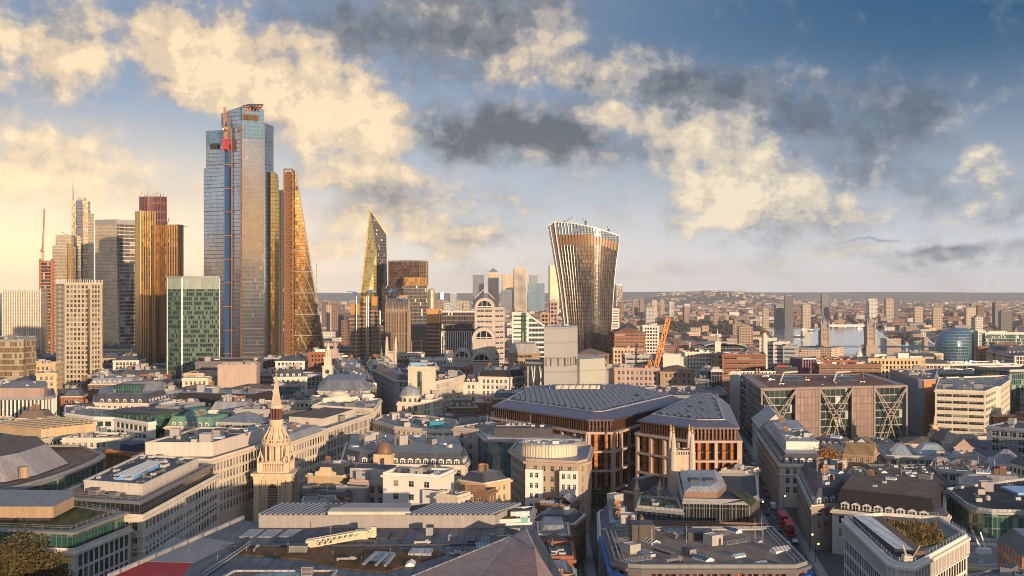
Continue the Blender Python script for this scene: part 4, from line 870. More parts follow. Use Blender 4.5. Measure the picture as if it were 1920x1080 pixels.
# banded white building with arches
ARW = wallm('banded_white', (.47, .41, .36), .08)
def arch_block(t, x0, x1, Y, pyc, depth, z0, label=None):
    """barrel-roofed block facing us: half-round gable with a glazed lunette; pyc = springing line"""
    xa, xb = X(x0, Y), X(x1, Y); r = (xb-xa)/2; xc = (xa+xb)/2; zc = Z(pyc, Y); n = 14
    P = [(xc-r*math.cos(math.pi*k/n), zc+r*math.sin(math.pi*k/n)) for k in range(n+1)]; I = [(xc-r*.70*math.cos(math.pi*k/n), zc+r*.70*math.sin(math.pi*k/n)) for k in range(n+1)]
    b = MB()
    for k in range(n):
        b.face([(P[k][0], Y, P[k][1]), (I[k][0], Y, I[k][1]), (I[k+1][0], Y, I[k+1][1]), (P[k+1][0], Y, P[k+1][1])])
        b.face([(I[k][0], Y, I[k][1]), (I[k][0], Y+1.2, I[k][1]), (I[k+1][0], Y+1.2, I[k+1][1]), (I[k+1][0], Y, I[k+1][1])])
    b.wall((xa, Y), (xb, Y), zc-1.2, zc); b.build('arch', ARW, t)
    b = MB()
    for k in range(n): b.face([(P[k][0], Y, P[k][1]), (P[k+1][0], Y, P[k+1][1]), (P[k+1][0], Y+depth, P[k+1][1]), (P[k][0], Y+depth, P[k][1])], [(0, k), (0, k+1), (depth, k+1), (depth, k)])
    b.build('barrel_roof', LEADP, t)
    b = MB(); b.face([(x, Y+1.2, z) for x, z in I]); b.build('lunette', GLASS, t)
    b = MB()
    for q in (-.25, .25): b.bar((xc+r*q, Y+.9, zc), (xc+r*q, Y+.9, zc+r*.64), .35)
    b.bar((xa+r*.3, Y+.9, zc+r*.12), (xb-r*.3, Y+.9, zc+r*.12), .5); b.bar((xc-.5, Y-.2, zc+r*.8), (xc-.5, Y-.2, zc+r*.95), .3); b.bar((xc+.5, Y-.2, zc+r*.8), (xc+.5, Y-.2, zc+r*.95), .3); b.build('glazing_bar', WHITEM, t)
Y = 880; t = building('white stone building with dark window bands and tiers of big round arches', pxpoly([(890, Y), (927, Y), (946, Y+12), (946, Y+44), (890, Y+44)]), Z(577, Y), (6, 5.6, 1.5, 4.2, .3), ARW, roof=None, bands=[k*4.2 for k in range(1, 12)], corn=.5, cat='building', big=5)
arch_block(t, 890, 927, Y-1, 577, 44, 0); addvol(t, 'lower_wing', E(885, Y-16, 929, Y-16, 15), 0, Z(636, Y-16), ARW); arch_block(t, 885, 929, Y-17, 636, 17, 0); addvol(t, 'left_wing', E(848, Y-22, 884, Y-22, 22), 0, Z(672, Y-22), ARW); arch_block(t, 848, 884, Y-23, 672, 22, 0); addvol(t, 'front_wing', E(882, Y-32, 924, Y-32, 14), 0, Z(679, Y-32), ARW); arch_block(t, 882, 924, Y-33, 679, 15, 0)
b = MB(); a = at(908, 556, Y-1)
for s_ in (-1, 1): b.bar((a[0]+s_*8, a[1], a[2]-2), (a[0], a[1], a[2]+6), .7)
b.build('finial', ARW, t)
# curved-top bulging tower
Y = 1150; zg = gz(Y); t = thing('tower', 'bulging curved glass tower wider at its top than at its base', 'tower', (X(1098, Y), Y+20, zg)); take(E(1044, Y-6, 1160, Y-6, 55))
prof = [(418, 1031, 1161.5), (440, 1034.5, 1161.5), (460, 1038, 1159.5), (490, 1043, 1156.5), (520, 1048, 1153.5), (560, 1053.5, 1150.5), (600, 1058, 1148.5), (640, 1061, 1146.5), (690, 1063, 1145)]
def topz(u): return Z(416+26*max(0, u-.12)**1.55*1.2 + (4 if u < .03 else 0), Y)
NU = 44; rows_ = []
for k, (py, xl, xr) in enumerate(prof):
    row = []
    for i in range(NU+1):
        u = i/NU; z = Z(py, Y); 
        if k == 0: z = topz(u)
        elif k == 1: z = min(z, topz(u)-8)
        elif k == 2: z = min(z, topz(u)-16)
        px = xl+14*(1-k/10)*0+(xr-xl)*u; bulge = 9*math.sin(math.pi*u)*(1-.35*k/8)-3*(1-k/8)
        row.append((X(px, Y), Y+4-bulge, z))
    rows_.append(row)
b = MB(); bo = MB(); bt = MB()
for k in range(len(prof)-1):
    for i in range(3, NU):
        q = [rows_[k+1][i], rows_[k+1][i+1], rows_[k][i+1], rows_[k][i]]; tgt = bt if k < 1 else bo if k < 2 else b
        tgt.face(q, [(i*1.6, q[0][2]), (i*1.6+1.6, q[1][2]), (i*1.6+1.6, q[2][2]), (i*1.6, q[3][2])])
b.build('facade', CWT, t); bo.build('louvre_band', plain('orange_louvre', (.27, .135, .06), .4), t); bt.build('roof_glazing', curtain('sky_roof_glass', 1.6, 2.5, (.20, .34, .52), (.5, .45, .35), .12, .1, metal=.7, rough=.08, tilt=.04), t)
b = MB()
for i in range(3, NU+1, 2):
    for k in range(len(prof)-1): 
        A, B = Vector(rows_[k][i]), Vector(rows_[k+1][i]); b.bar(A-Vector((0, .5, 0)), B-Vector((0, .5, 0)), .42, .8)
b.build('fin', plain('champagne_fin', (.42, .36, .27), .16, .95), t)
b = MB()
for i in (0, 3, NU):
    for k in range(len(prof)-1): A, B = Vector(rows_[k][i]), Vector(rows_[k+1][i]); b.bar(A-Vector((0, .9, 0)), B-Vector((0, .9, 0)), 0.7 if i != 3 else 0.9, 1.2)
for i in range(NU): b.bar(Vector(rows_[0][i]), Vector(rows_[0][i+1]), 1.0, 1.2)
b.build('white_frame', WHITEM, t)
b = MB()
SWM = curtain('brown_louvre', 1.4, 3.9, (.16, .11, .09), (.22, .16, .12), .1, .2, metal=.3, rough=.3)
for s_, i in ((1, 0), (-1, NU)):
    b = MB()
    for k in range(len(prof)-1):
        if s_ > 0:
            for j in range(3): q = [rows_[k+1][j], rows_[k+1][j+1], rows_[k][j+1], rows_[k][j]]; b.face(q, [(j*1.6, q[0][2]), (j*1.6+1.6, q[1][2]), (j*1.6+1.6, q[2][2]), (j*1.6, q[3][2])])
        A, B = rows_[k][i], rows_[k+1][i]; b.face([A, (A[0], A[1]+48, A[2]), (B[0], B[1]+48, B[2]), B][::s_], [(0, A[2]), (48, A[2]), (48, B[2]), (0, B[2])])
    b.build('side_wall', SWM, t)
b = MB()
for i in range(NU): a, c = rows_[0][i], rows_[0][i+1]; b.face([a, c, (c[0], c[1]+40, c[2]-2), (a[0], a[1]+40, a[2]-2)])
for i in range(4, NU, 1): a = rows_[0][i]; b.bar((a[0], a[1], a[2]+.5), (a[0], a[1]+38, a[2]), .5)
b.build('roof', LEAD, t); b = MB()
for px, e in ((1058, (1074, 406)), (1098, (1091, 409)), (1141, (1139, 424))): a = at(px, 417 if px < 1100 else 432, Y+8); b.bar(a, at(*e, Y+8), .5); b.box(a[0]-1, a[0]+1, a[1]-1, a[1]+1, a[2]-3, a[2]+1.5)
b.build('maintenance_crane', METD, t)
# ------------------------------------------------------------------ far business district
def far(label, x0, x1, py, Y, m, d=45, name='tower', pyr=0): 
    p = E(x0, Y, x1, Y+4, d); t = tower(label, p, Z(py, Y), m, name=name)
    if pyr: b = MB(); q = ccw(p); b.loft(q, Z(py, Y)+1, [cen(q)]*4, Z(pyr, Y), 0); b.build('pyramid_roof', LEAD, t)
    return t
Y = 5400
far('far grey blue tower leftmost of the distant business district', 887, 907.5, 515, Y, CFAR); far('far tower with a pyramid roof', 915.5, 935, 511, Y+250, CFARG, pyr=502)
far('far gold topped tower right of the pyramid roof', 942, 962, 515, Y+100, CFARG); far('far dark lower block in front of the gold topped tower', 940, 964, 544, Y-300, CFAR)
t = far('far pale tower with a diamond lattice skin', 963.5, 988, 504, Y-200, CFARG); b = MB(); q = E(963.5, Y-204, 988, Y-204, 4)
for k in range(-6, 18):
    for s_ in (-1, 1):
        z0 = gz(Y)+k*10; L = q[1][0]-q[0][0]; za, zb_ = (z0, z0+L) if s_ > 0 else (z0+L, z0)
        if min(za, zb_) > -14 and max(za, zb_) < Z(504, Y-200): b.bar((q[0][0], q[0][1], za), (q[1][0], q[1][1], zb_), 2.2)
b.build('lattice', WHITE, t)
far('far slim round headed tower behind the framed block', 994, 1008, 516, Y+300, CFAR); t = far('far blue glass block in a pale frame', 990, 1021, 531, Y-100, curtain('far_blue', 3, 4, (.16, .34, .50), (.5, .45, .4), .04, .08, metal=.6, rough=.15))
far('far golden slab half hidden by the curved tower', 1031, 1048, 498, Y-600, CFARG); far('far slim dark tower right of the curved tower', 1155, 1167, 534, 4200, CBLK); far('far low tower between steel block and pyramid roof', 844, 856, 550, 4200, CFAR)
far('far slim tower against the sky left of the grey blue tower', 826, 832, 549, 4600, CFAR)
# ------------------------------------------------------------------ streets
ROADM = roofm('asphalt', (.045, .045, .047), .25, .3, .8); PAVE = roofm('pavement', (.20, .19, .18), .2, .4, .85); LINE = plain('road_paint', (.70, .68, .62), .7)
def road(pts, w, name='road'):
    """a street: carriageway, kerbed pavements, centre line"""
    b = MB(); p = MB(); l = MB(); V = [Vector(q) for q in pts]; N = []
    for i, v in enumerate(V):
        t = (V[min(i+1, len(V)-1)]-V[max(i-1, 0)]).normalized(); N.append(Vector((t.y, -t.x)))
    for i in range(len(V)-1):
        a, c, n, m = V[i], V[i+1], N[i], N[i+1]
        P = lambda v, k, d, z: (v.x+k.x*d, v.y+k.y*d, gz(v.y)+z)
        b.face([P(a, n, -w/2, .01), P(a, n, w/2, .01), P(c, m, w/2, .01), P(c, m, -w/2, .01)])
        for s in (-1, 1):
            q = [P(a, n, s*w/2, .13), P(a, n, s*(w/2+2.6), .13), P(c, m, s*(w/2+2.6), .13), P(c, m, s*w/2, .13)]; p.face(q if s > 0 else q[::-1])
            p.face([P(a, n, s*w/2, 0), P(a, n, s*w/2, .13), P(c, m, s*w/2, .13), P(c, m, s*w/2, 0)][::s])
        k = 0.0; L = (c-a).length; d = (c-a)/L
        while k < L-3: x = a+d*k; y = a+d*(k+2); l.face([P(x, n, -.07, .02), P(x, n, .07, .02), P(y, n, .07, .02), P(y, n, -.07, .02)]); k += 5
        for s in (-1, 1): l.face([P(a, n, s*(w/2-.4)-.05, .018), P(a, n, s*(w/2-.4)+.05, .018), P(c, m, s*(w/2-.4)+.05, .018), P(c, m, s*(w/2-.4)-.05, .018)])
        take([(a.x-n.x*(w/2+2), a.y-n.y*(w/2+2)), (a.x+n.x*(w/2+2), a.y+n.y*(w/2+2)), (c.x+m.x*(w/2+2), c.y+m.y*(w/2+2)), (c.x-m.x*(w/2+2), c.y-m.y*(w/2+2))])
    struct(name, b, ROADM); struct('pavement', p, PAVE); struct('road_marking', l, LINE)
road([(-88, 160), (-91, 300), (-84, 420), (-76, 500), (-63, 560), (-68, 640), (-86, 780), (-122, 1000)], 8)
STREET = [(70, 210), (81, 290), (88.5, 340), (95, 390), (101.5, 450), (116, 550), (128, 640), (139, 760)]
road(STREET, 7.5)
def street_x(y):
    for (x0, y0), (x1, y1) in zip(STREET, STREET[1:]):
        if y0 <= y <= y1: return x0+(x1-x0)*(y-y0)/(y1-y0)
road([(19.5, 200), (19.5, 300), (22, 390), (24, 440)], 4.2)
# ------------------------------------------------------------------ foreground: the shopping centre roof at our feet
q = [(-89, 200), (13.5, 200), (10.5, 229), (5.3, 283), (-69, 288)]
t = thing('shopping_centre', 'low shopping centre with a broad grey patchwork roof filling the foreground', 'shopping centre', (-35, 240, 0)); take(q)
b = MB(); b.prism(q, -1, 27, 0, top=False); b.build('facade', DKG, t)
b = MB(); b.face([(x, y, 27) for x, y in q], None, 0); b.build('roof', [roofm('grey_roof_panel', (.10, .105, .112), .3, .25, .6, .3, seam=2.6)], t)
def patch(t, nm, pts, z, m, h=.06, pz=None):
    p = RZ(pz or z, pts); b = MB(); b.prism(p, z-.02, z+h, 0, 0); return b.build(nm, m, t)
patch(t, 'red_panel', [(206, 1082), (258, 1054), (362, 1056), (338, 1082)], 27, REDR)
patch(t, 'grey_panel', [(260, 1053), (322, 1010), (392, 1010), (440, 1018), (364, 1055)], 27, GREYR)
patch(t, 'dark_panel', [(366, 1055), (442, 1018), (470, 1019), (400, 1048), (380, 1058)], 27, FELT)
patch(t, 'dark_panel', [(498, 1018), (560, 993), (640, 994), (592, 1018)], 27, FELT, .1)
for k, x in enumerate((470, 505, 543)):
    patch(t, 'slatted_vent', [(x-22, 1008), (x-2, 994), (x+24, 994), (x+4, 1008)], 27, wallm('slats', (.24, .25, .26), .3, .5), .25)
patch(t, 'sedum_bed', [(450, 1026), (640, 1029), (820, 1033), (836, 1040), (720, 1074), (640, 1066), (570, 1050), (440, 1040)], 27, RUSTS, .22)
patch(t, 'hatch', [(705, 1012), (716, 999), (735, 999), (726, 1012)], 27, METD, .5); patch(t, 'hatch', [(733, 1012), (744, 998), (764, 999), (755, 1012)], 27, METD, .5); patch(t, 'hatch', [(876, 1018), (883, 1007), (894, 1007), (890, 1018)], 27, METD, .5)
patch(t, 'skylight', [(682, 1056), (704, 1038), (742, 1040), (730, 1060)], 27, unit('skylight').materials[0], .6); patch(t, 'skylight', [(765, 1043), (772, 1033), (812, 1034), (808, 1044)], 27, LEADP, .7)
b = MB()
for x0, y0, x1, y1 in ((682, 1058, 705, 1037), (705, 1060, 727, 1038), (722, 1061, 740, 1040)): a, c = onz(x0, y0, 27.8), onz(x1, y1, 27.8); b.bar((*a, 27.8), (*c, 27.8), .5, .35)
b.build('skylight_frame', MET, t)
b = MB(); a, c = onz(203, 1084, 27), onz(456, 973, 27); b.bar((*a, 27.4), (*c, 27.4), .6, .9); b.build('parapet', LEADP, t)
rgr = random.Random(88); b = MB()
for k in range(10): a, c = onz(430+k*62, 1032, 27), onz(470+k*62-(k-3)*7, 992, 27); b.bar((*a, 27.12), (*c, 27.12), .22, .22)
a, c = onz(420, 1026, 27), onz(1000, 1022, 27); b.bar((*a, 27.2), (*c, 27.2), .35, .35); b.build('roof_seam', METD, t)
for k, (x0, y0, k0) in enumerate(((662, 1005, 'cooling_unit'), (676, 1003, 'duct'), (806, 1002, 'plant_room'), (842, 1012, 'duct'), (924, 1004, 'cooling_unit'), (945, 1010, 'duct'), (905, 1026, 'skylight'), (858, 1038, 'cooling_unit'), (868, 1040, 'cooling_unit'), (847, 1040, 'cooling_unit'), (620, 1012, 'aerial'), (540, 1040, 'aerial'), (650, 1052, 'duct'), (560, 1036, 'plant_room'), (480, 1032, 'duct'), (770, 1060, 'skylight'), (792, 1022, 'duct'), (960, 998, 'plant_room'))): child(unit(k0), k0, t, (*onz(x0, y0, 27), 27.05), rgr.choice((0, .12, 1.57)), tuple(q*rgr.uniform(.5, .8) for q in SIZE[k0]))
for k in range(14): 
    x0, y0 = 300+k*54, 1028+(k*37) % 26; a = onz(x0, y0, 27); child(unit('aerial'), 'vent_pipe', t, (*a, 27), 0, (1.2, 1.2, 1.2))
b = MB()   # cradle rails across the roof
for d in (0, 1.6): a, c = onz(380, 1079+d*4, 27), onz(470, 1018+d*3, 27); b.bar((*a, 27.3), (*c, 27.3), .25, .3)
b.build('cradle_rail', MET, t)
# raised wall band with louvred roof
p = [(X(485, 279), 279), (X(928, 279), 279), (X(972, 294), 294), (X(520, 296), 296)]; take(p)
b = MB(); b.prism(ccw(p), 27, 30.1, 0, top=False); b.build('raised_wall', wallm('grey_fibre_panel', (.30, .275, .26), .10, .6), t)
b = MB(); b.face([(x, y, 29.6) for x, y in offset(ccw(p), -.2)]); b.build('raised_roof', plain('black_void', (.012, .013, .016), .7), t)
b = MB(); n = 46
for k in range(n):
    f = k/n; x0 = p[0][0]+(p[1][0]-p[0][0])*f; x1 = p[3][0]+(p[2][0]-p[3][0])*(f+.03)
    if .27 < f < .62: continue
    b.bar((x0, 279.6, 30.1), (x1, 294.5, 30.1), .5, .6)
b.build('louvre', wallm('louvre_grey', (.36, .38, .40), .1, .4, metal=.4), t)
b = MB(); x0, x1 = X(615, 281), X(770, 281); b.prism(ccw([(x0, 280.5), (x1, 280.5), (x1-1, 286), (x0, 286)]), 29.4, 30.7, 0); b.prism(ccw([(x0-2, 286), (x1-1, 286), (x1-1, 294), (x0-2, 294)]), 29.4, 30.4, 1); b.build('louvre_deck', [CREAM, wallm('rose_slats', (.30, .26, .25), .25, .6)], t)
# facade cleaning machine on its rail
ml = thing('cleaning_machine', 'cream facade cleaning machine with a long boom lying on the grey roof', 'machine', (*onz(640, 1016, 27), 27))
a, c = Vector((*onz(578, 1020, 27.9), 28)), Vector((*onz(702, 1000, 28.2), 28.6)); b = MB(); b.lattice(a, c, 1.5, .28, 1.4); b.bar(a.lerp(c, .35)+Vector((0, 0, -.4)), c+Vector((0, 0, -.4)), 1.1, .8); b.build('boom', wallm('cream_paint', (.62, .54, .38), .12, .5), ml)
b = MB(); m_ = a.lerp(c, .8); b.box(m_.x-1.5, m_.x+1.5, m_.y-1.2, m_.y+1.2, 27.2, 29.4); b.box(c.x-.8, c.x+.4, c.y-.8, c.y+.8, 27.3, 29.8); b.box(a.x-.5, a.x+2, a.y-.7, a.y+.7, 27.4, 28.8); b.build('cabin', wallm('cream_paint', (.62, .54, .38)), ml); b = MB(); b.bar(m_+Vector((-3, -2, -1.2)), m_+Vector((3, -2, -1.2)), .8, .5); b.build('bogie', METD, ml)
# faceted terracotta glass volumes at the right
def fac(t, nm, pts, m):
    b = MB(); V = [Vector(q) for q in pts]; ux = Vector((.62, -.78, 0)); nz = (V[1]-V[0]).cross(V[2]-V[0]).normalized(); ux = (ux-nz*ux.dot(nz)).normalized(); vy = nz.cross(ux)
    b.face(pts, [((q-V[0]).dot(ux)+200, (q-V[0]).dot(vy)+200) for q in V]); return b.build(nm, m, t)
A, B, C, D, G = (*onz(745, 1092, 27.2), 27.2), (*onz(962, 1004, 29.5), 29.5), (*onz(986, 989, 31.5), 31.5), (*onz(1042, 1088, 27.2), 27.2), (*onz(880, 1100, 29.5), 29.5)
t2 = thing('glass_canopy', 'faceted terracotta glass canopy rising at the right edge of the grey roof', 'canopy', (A[0], A[1], 27))
fac(t2, 'facet', [A, G, B], TILEP); fac(t2, 'facet', [G, (*onz(1010, 1092, 29), 29), (*onz(1003, 1030, 30), 30), B], TILEP); fac(t2, 'facet', [B, (*onz(1003, 1030, 30), 30), C], roofm('terracotta_light', (.34, .20, .15), .15, .3, .3, .5, seam=1.2, seam2=3.0)); fac(t2, 'facet', [(*onz(1003, 1030, 30), 30), (*onz(1010, 1092, 29), 29), D, (*onz(1018, 1050, 27.5), 27.5)], roofm('terracotta_light', (.36, .20, .14))); fac(t2, 'facet', [(*onz(1003, 1030, 30), 30), (*onz(1018, 1050, 27.5), 27.5), (*onz(992, 1000, 27.2), 27.2), C], roofm('terracotta_light', (.36, .20, .14)))
b = MB(); b.bar(A, B, .35); b.bar(B, C, .3); b.bar(B, (*onz(1003, 1030, 30), 30), .18); b.bar(G, B, .15); b.bar(C, (*onz(1003, 1030, 30), 30), .25); b.build('ridge_trim', LEADP, t2)
# near dark box at the very bottom
t = thing('roof_block', 'rust brown panelled roof block with a light coping at the bottom of the view', 'roof block', (X(440, 226), 222, 27)); p = [(X(390, 221), 215), (X(615, 221), 215), (X(632, 229), 229), (X(440, 229), 229)]; take(p)
b = MB(); b.prism(ccw(p), 27, 28.6, 0, 1); b.build('wall', [BRNB, wallm('rust_panel', (.12, .065, .045), .3, .6)], t); b = MB(); ring(b, ccw(p), 28.6, 28.9, .15, -.4); b.build('coping', LEADP, t); child(unit('plant_room'), 'plant_room', t, (X(578, 227), 226, 28.6), 0, (2.2, 1.6, 1.9))
b = MB(); b.face([(*onz(470, 1080, 28.7), 28.7), (*onz(492, 1073, 28.7), 28.7), (*onz(580, 1073, 28.7), 28.7), (*onz(560, 1080, 28.7), 28.7)]); b.build('glass_strip', unit('skylight').materials[0], t)
# plant court right of the louvres
t = building('pale roof court with a small green roof and a turquoise rooflight beside the louvred roof', ccw([(X(925, 281), 281.5), (4.5, 283.5), (6, 300), (X(940, 297), 297)]), 27.6, DKG.name, n=7, roof='flat', deck=CONC, kinds=['duct', 'cooling_unit', 'plant_room'])
b = MB(); b.box(X(930, 284), X(968, 284), 283, 288, 27.5, 28.6, 0); b.build('green_roof', SEDUM, t); b = MB(); b.box(X(975, 284), X(990, 284), 283, 291, 27.6, 28.5); b.build('rooflight', plain('turquoise_glass', (.18, .45, .45), .15), t)

# ------------------------------------------------------------------ left foreground
G3 = RZ(20, [(0, 1022), (140, 1028), (246, 985), (142, 968), (-60, 968), (-60, 1022)])
t = building('corner office with a roof garden, a tan plant box and green glass top storey', G3, 19, (2.6, 1.75, 3.1, 3.8, .12), PORT, roof='flat', deck=GRAVEL, n=0, glass=GLASSG, frame=METD, big=5)
g2 = offset(G3, -1.6); b = MB(); b.prism(g2, 19, 23.2, 0, top=False); b.build('glass_storey', GREENG, t)
b = MB(); ring(b, offset(G3, -.6), 23.2, 23.9, 0, -2.5); b.face([(x, y, 23.6) for x, y in offset(G3, -2.5)], None, 1); b.build('roof_slab', [GREYR, SEDUM], t); railing(t, offset(G3, -2.8), 23.9)
b = MB(); p = RZ(24, [(-60, 975), (100, 975), (139, 955), (139, 943), (-60, 940)]); b.prism(p, 24.6, 27.6, 0, 1); b.build('plant_room', [TAN, GREYR], t); b = MB(); b.prism(offset(p, -1.2), 23.6, 24.6); b.build('plinth', METD, t)
# long flat roofed office with the blue rooflight
G2 = RZ(25.5, [(100, 935), (262, 945), (400, 874), (268, 862)]); t = building('long flat roofed stone office with a blue glass rooflight on its roof', offset(G2, 1.6), 22, (3.0, 1.7, 2.4, 3.7, .09), PORT, roof='flat', deck=GREYR, n=0, bands=(5.2, 9.4), big=4.5, maxn=100)
b = MB(); b.prism(G2, 22, 25.4, 0, top=False); b.build('glass_storey', DKG, t); b = MB(); ring(b, G2, 25.4, 26.2, .5, -.5); b.face([(x, y, 25.8) for x, y in offset(G2, -.4)], None, 1); b.build('roof_slab', [wallm('blue_grey_metal', (.20, .21, .235), .1, .4, metal=.4), BRNR], t); railing(t, offset(G2, -.8), 26.2)
b = MB(); p = RZ(28.5, [(158, 904), (268, 912), (372, 862), (262, 856)]); b.prism(p, 25.8, 28.6, 0, 1); ring(b, p, 28.6, 29.2, .2, -.4); b.build('penthouse', [wallm('pale_panel', (.52, .48, .42), .08), FELT], t)
b = MB(); p2 = RZ(29, [(214, 898), (248, 899), (306, 871), (280, 870)]); q_ = offset(p2, -.8); b.loft(p2, 28.7, offset(p2, -1.6), 30.0, 0, 0)
b.build('rooflight', plain('blue_rooflight', (.22, .42, .62), .2), t); bb = MB()
for k in range(7): f = k/6; a = Vector(p2[0]).lerp(Vector(p2[1]), f); c = Vector(p2[3]).lerp(Vector(p2[2]), f); bb.bar((*a, 30.1), (*c, 30.1), .25, .25)
bb.build('rooflight_frame', WHITEM, t); clutter(t, p, 28.7, 16, random.Random(5), ['cooling_unit', 'duct', 'cooling_unit'], sc=.8); clutter(t, RZ(26, [(150, 930), (255, 938), (262, 920), (160, 912)]), 25.9, 5, random.Random(6), ['duct', 'plant_room'], sc=.7)
# next long stone block with a blank penthouse
G4 = ccw([(X(404, 398), 398), (X(500, 450), 450), (-128, 456), (-132, 404)]); t = building('long cream stone block with tight window rows and a blank pale penthouse', ccw([(-104.5, 392), (-91.5, 452), (-128, 458), (-134, 398)]), 26.5, (2.5, 1.45, 2.6, 3.7, .08), CREAM, roof='flat', deck=GRAVEL, n=4, bands=(4.0, 11.4), big=4)
b = MB(); p = ccw([(-131, 404), (-107, 404), (-98, 446), (-124, 450)]); b.prism(p, 26.5, 31, 0, 1); ring(b, p, 31, 31.6, .1, -.4); b.build('penthouse', [wallm('blank_stone', (.55, .49, .42), .08), SLATE], t); clutter(t, p, 31, 9, random.Random(12)); b = MB(); b.box(-105, -100.5, 435, 446, 27.5, 30.4); b.build('corner_glass', DKG, t)
# church steeple
def steeple():
    px = 518; Y = 418; x = X(px, Y); t = thing('church_steeple', 'tall baroque stone church steeple with columned lantern and slender spire', 'church steeple', (x, Y, 0)); M_ = wallm('steeple_stone', (.60, .475, .325), .24, streak=.45)
    zc = Z(882, Y); a = 0.0; take(rect(x, Y, 15, 15, a)); b = MB(); sq = rect(x, Y, 12, 12, a); b.prism(sq, -1, zc-1.6); 
    for cx, cy in sq: b.prism(rect(cx*.985+x*.015, cy*.985+Y*.015, 1.9, 1.9, a), -1, zc-1.6)
    b.build('tower_base', M_, t); b = MB(); ring(b, sq, zc-2.6, zc-1.8, .8, -1); ring(b, sq, zc-1.8, zc-.9, 1.1, -1); ring(b, sq, zc-.9, zc, 1.7, -1); b.face([(*q, zc-.05) for q in offset(sq, 1.5)]); b.build('cornice', M_, t)
    # belfry openings with louvres and arched heads
    for i in range(4):
        p0, p1 = sq[i], sq[(i+1) % 4]
        if facing(p0, p1) < 0: continue
        d = Vector((p1[0]-p0[0], p1[1]-p0[1])).normalized(); nn = Vector((d.y, -d.x)); c = (Vector(p0)+Vector(p1))/2; w = 1.9; zb, zs_ = zc-14, zc-5.6
        b = MB(); pts = [(-w, zb), (w, zb)]+[(w*math.cos(math.pi*k/10), zs_+w*math.sin(math.pi*k/10)) for k in range(11)]
        b.face([(c.x+d.x*u+nn.x*.06, c.y+d.y*u+nn.y*.06, z) for u, z in pts])
        b.build('belfry_opening', wallm('belfry_louvre', (.09, .055, .04)), t); b = MB()
        for k in range(10): A = [(w*r*math.cos(math.pi*(k+o)/10), zs_+w*r*math.sin(math.pi*(k+o)/10)) for o in (0, 1) for r in (1, 1.3)]; b.bar((c.x+d.x*A[0][0]+nn.x*.2, c.y+d.y*A[0][0]+nn.y*.2, A[0][1]), (c.x+d.x*A[2][0]+nn.x*.2, c.y+d.y*A[2][0]+nn.y*.2, A[2][1]), .5, .5)
        for s_ in (-1, 1):
            for o in (w+.3, w+1.7): b.bar((c.x+d.x*o*s_+nn.x*.25, c.y+d.y*o*s_+nn.y*.25, zb-3), (c.x+d.x*o*s_+nn.x*.25, c.y+d.y*o*s_+nn.y*.25, zc-2.6), .62, .6)
        for k in range(16): z = zb+k*.55; b.bar((c.x-d.x*w+nn.x*.1, c.y-d.y*w+nn.y*.1, z), (c.x+d.x*w+nn.x*.1, c.y+d.y*w+nn.y*.1, z), .12, .12)
        b.build('belfry_surround', M_, t)
    zb = Z(868, Y); b = MB(); sq2 = offset(sq, -.4); b.prism(offset(sq, -.9), zc, zb-.2, 0)
    ring(b, sq2, zc, zc+.4, 0, -.7); ring(b, sq2, zb+.6, zb+1.0, 0, -.7)
    for i in range(4): fins(b, sq2[i], sq2[(i+1) % 4], zc+.4, zb+.6, .62, .28, -.4)
    b.build('balustrade', M_, t)
    for cx, cy in offset(sq, -1.2):   # open scroll finials at the corners
        b = MB(); b.prism(rect(cx, cy, 2, 2, a), zb-2.5, zb+1)
        for k in range(4):
            an = a+k*math.pi/2+math.pi/4; pr = [(1.0, 0), (1.25, .8), (1.0, 1.7), (.45, 2.6), (.2, 3.6)]
            for j in range(4): b.bar((cx+pr[j][0]*math.cos(an), cy+pr[j][0]*math.sin(an), zb+1+pr[j][1]), (cx+pr[j+1][0]*math.cos(an), cy+pr[j+1][0]*math.sin(an), zb+1+pr[j+1][1]), .28)
        b.lathe(cx, cy, [(.3, zb+4.2), (.35, zb+4.6), (.1, zb+5.6), (.02, zb+6.2)], 6); b.build('corner_scroll', M_, t)
    z1, z2 = Z(862, Y), Z(834, Y); b = MB(); b.lathe(x, Y, [(5.0, zb-.5), (5.0, z1), (4.7, z1), (4.7, z1+.1)], 20); b.lathe(x, Y, [(3.1, z1), (3.1, z2)], 20); b.build('drum', M_, t)
    for k in range(12): an = k*math.pi/6+.2; b = MB(); cx, cy = x+4.3*math.cos(an), Y+4.3*math.sin(an); b.lathe(cx, cy, [(.5, z1), (.42, z1+.3), (.36, z2-.5), (.52, z2-.2), (.52, z2)], 8); b.build('column', M_, t)
    b = MB(); b.lathe(x, Y, [(4.9, z2), (5.3, z2+.5), (5.5, z2+.9), (5.5, z2+1.2), (5.0, z2+1.3)], 20)
    for k in range(26): an = k*math.pi/13; b.bar((x+5.0*math.cos(an), Y+5.0*math.sin(an), z2+1.2), (x+5.0*math.cos(an), Y+5.0*math.sin(an), z2+2.2), .25)
    b.lathe(x, Y, [(5.15, z2+2.2), (5.15, z2+2.5), (4.7, z2+2.5)], 20, 0, False); b.build('gallery', M_, t)
    z3 = Z(796, Y); b = MB(); b.lathe(x, Y, [(3.6, z2+1.2), (3.5, z3-3.4), (2.7, z3-2), (2.3, z3)], 16)
    for k in range(12):
        an = k*math.pi/6; pr = [(4.6, z2+1.3), (4.4, z2+3.2), (3.2, z2+5.2), (2.5, z3-.6)]
        for j in range(3): b.bar((x+pr[j][0]*math.cos(an), Y+pr[j][0]*math.sin(an), pr[j][1]), (x+pr[j+1][0]*math.cos(an), Y+pr[j+1][0]*math.sin(an), pr[j+1][1]), .5)
    b.build('flying_buttress', M_, t)
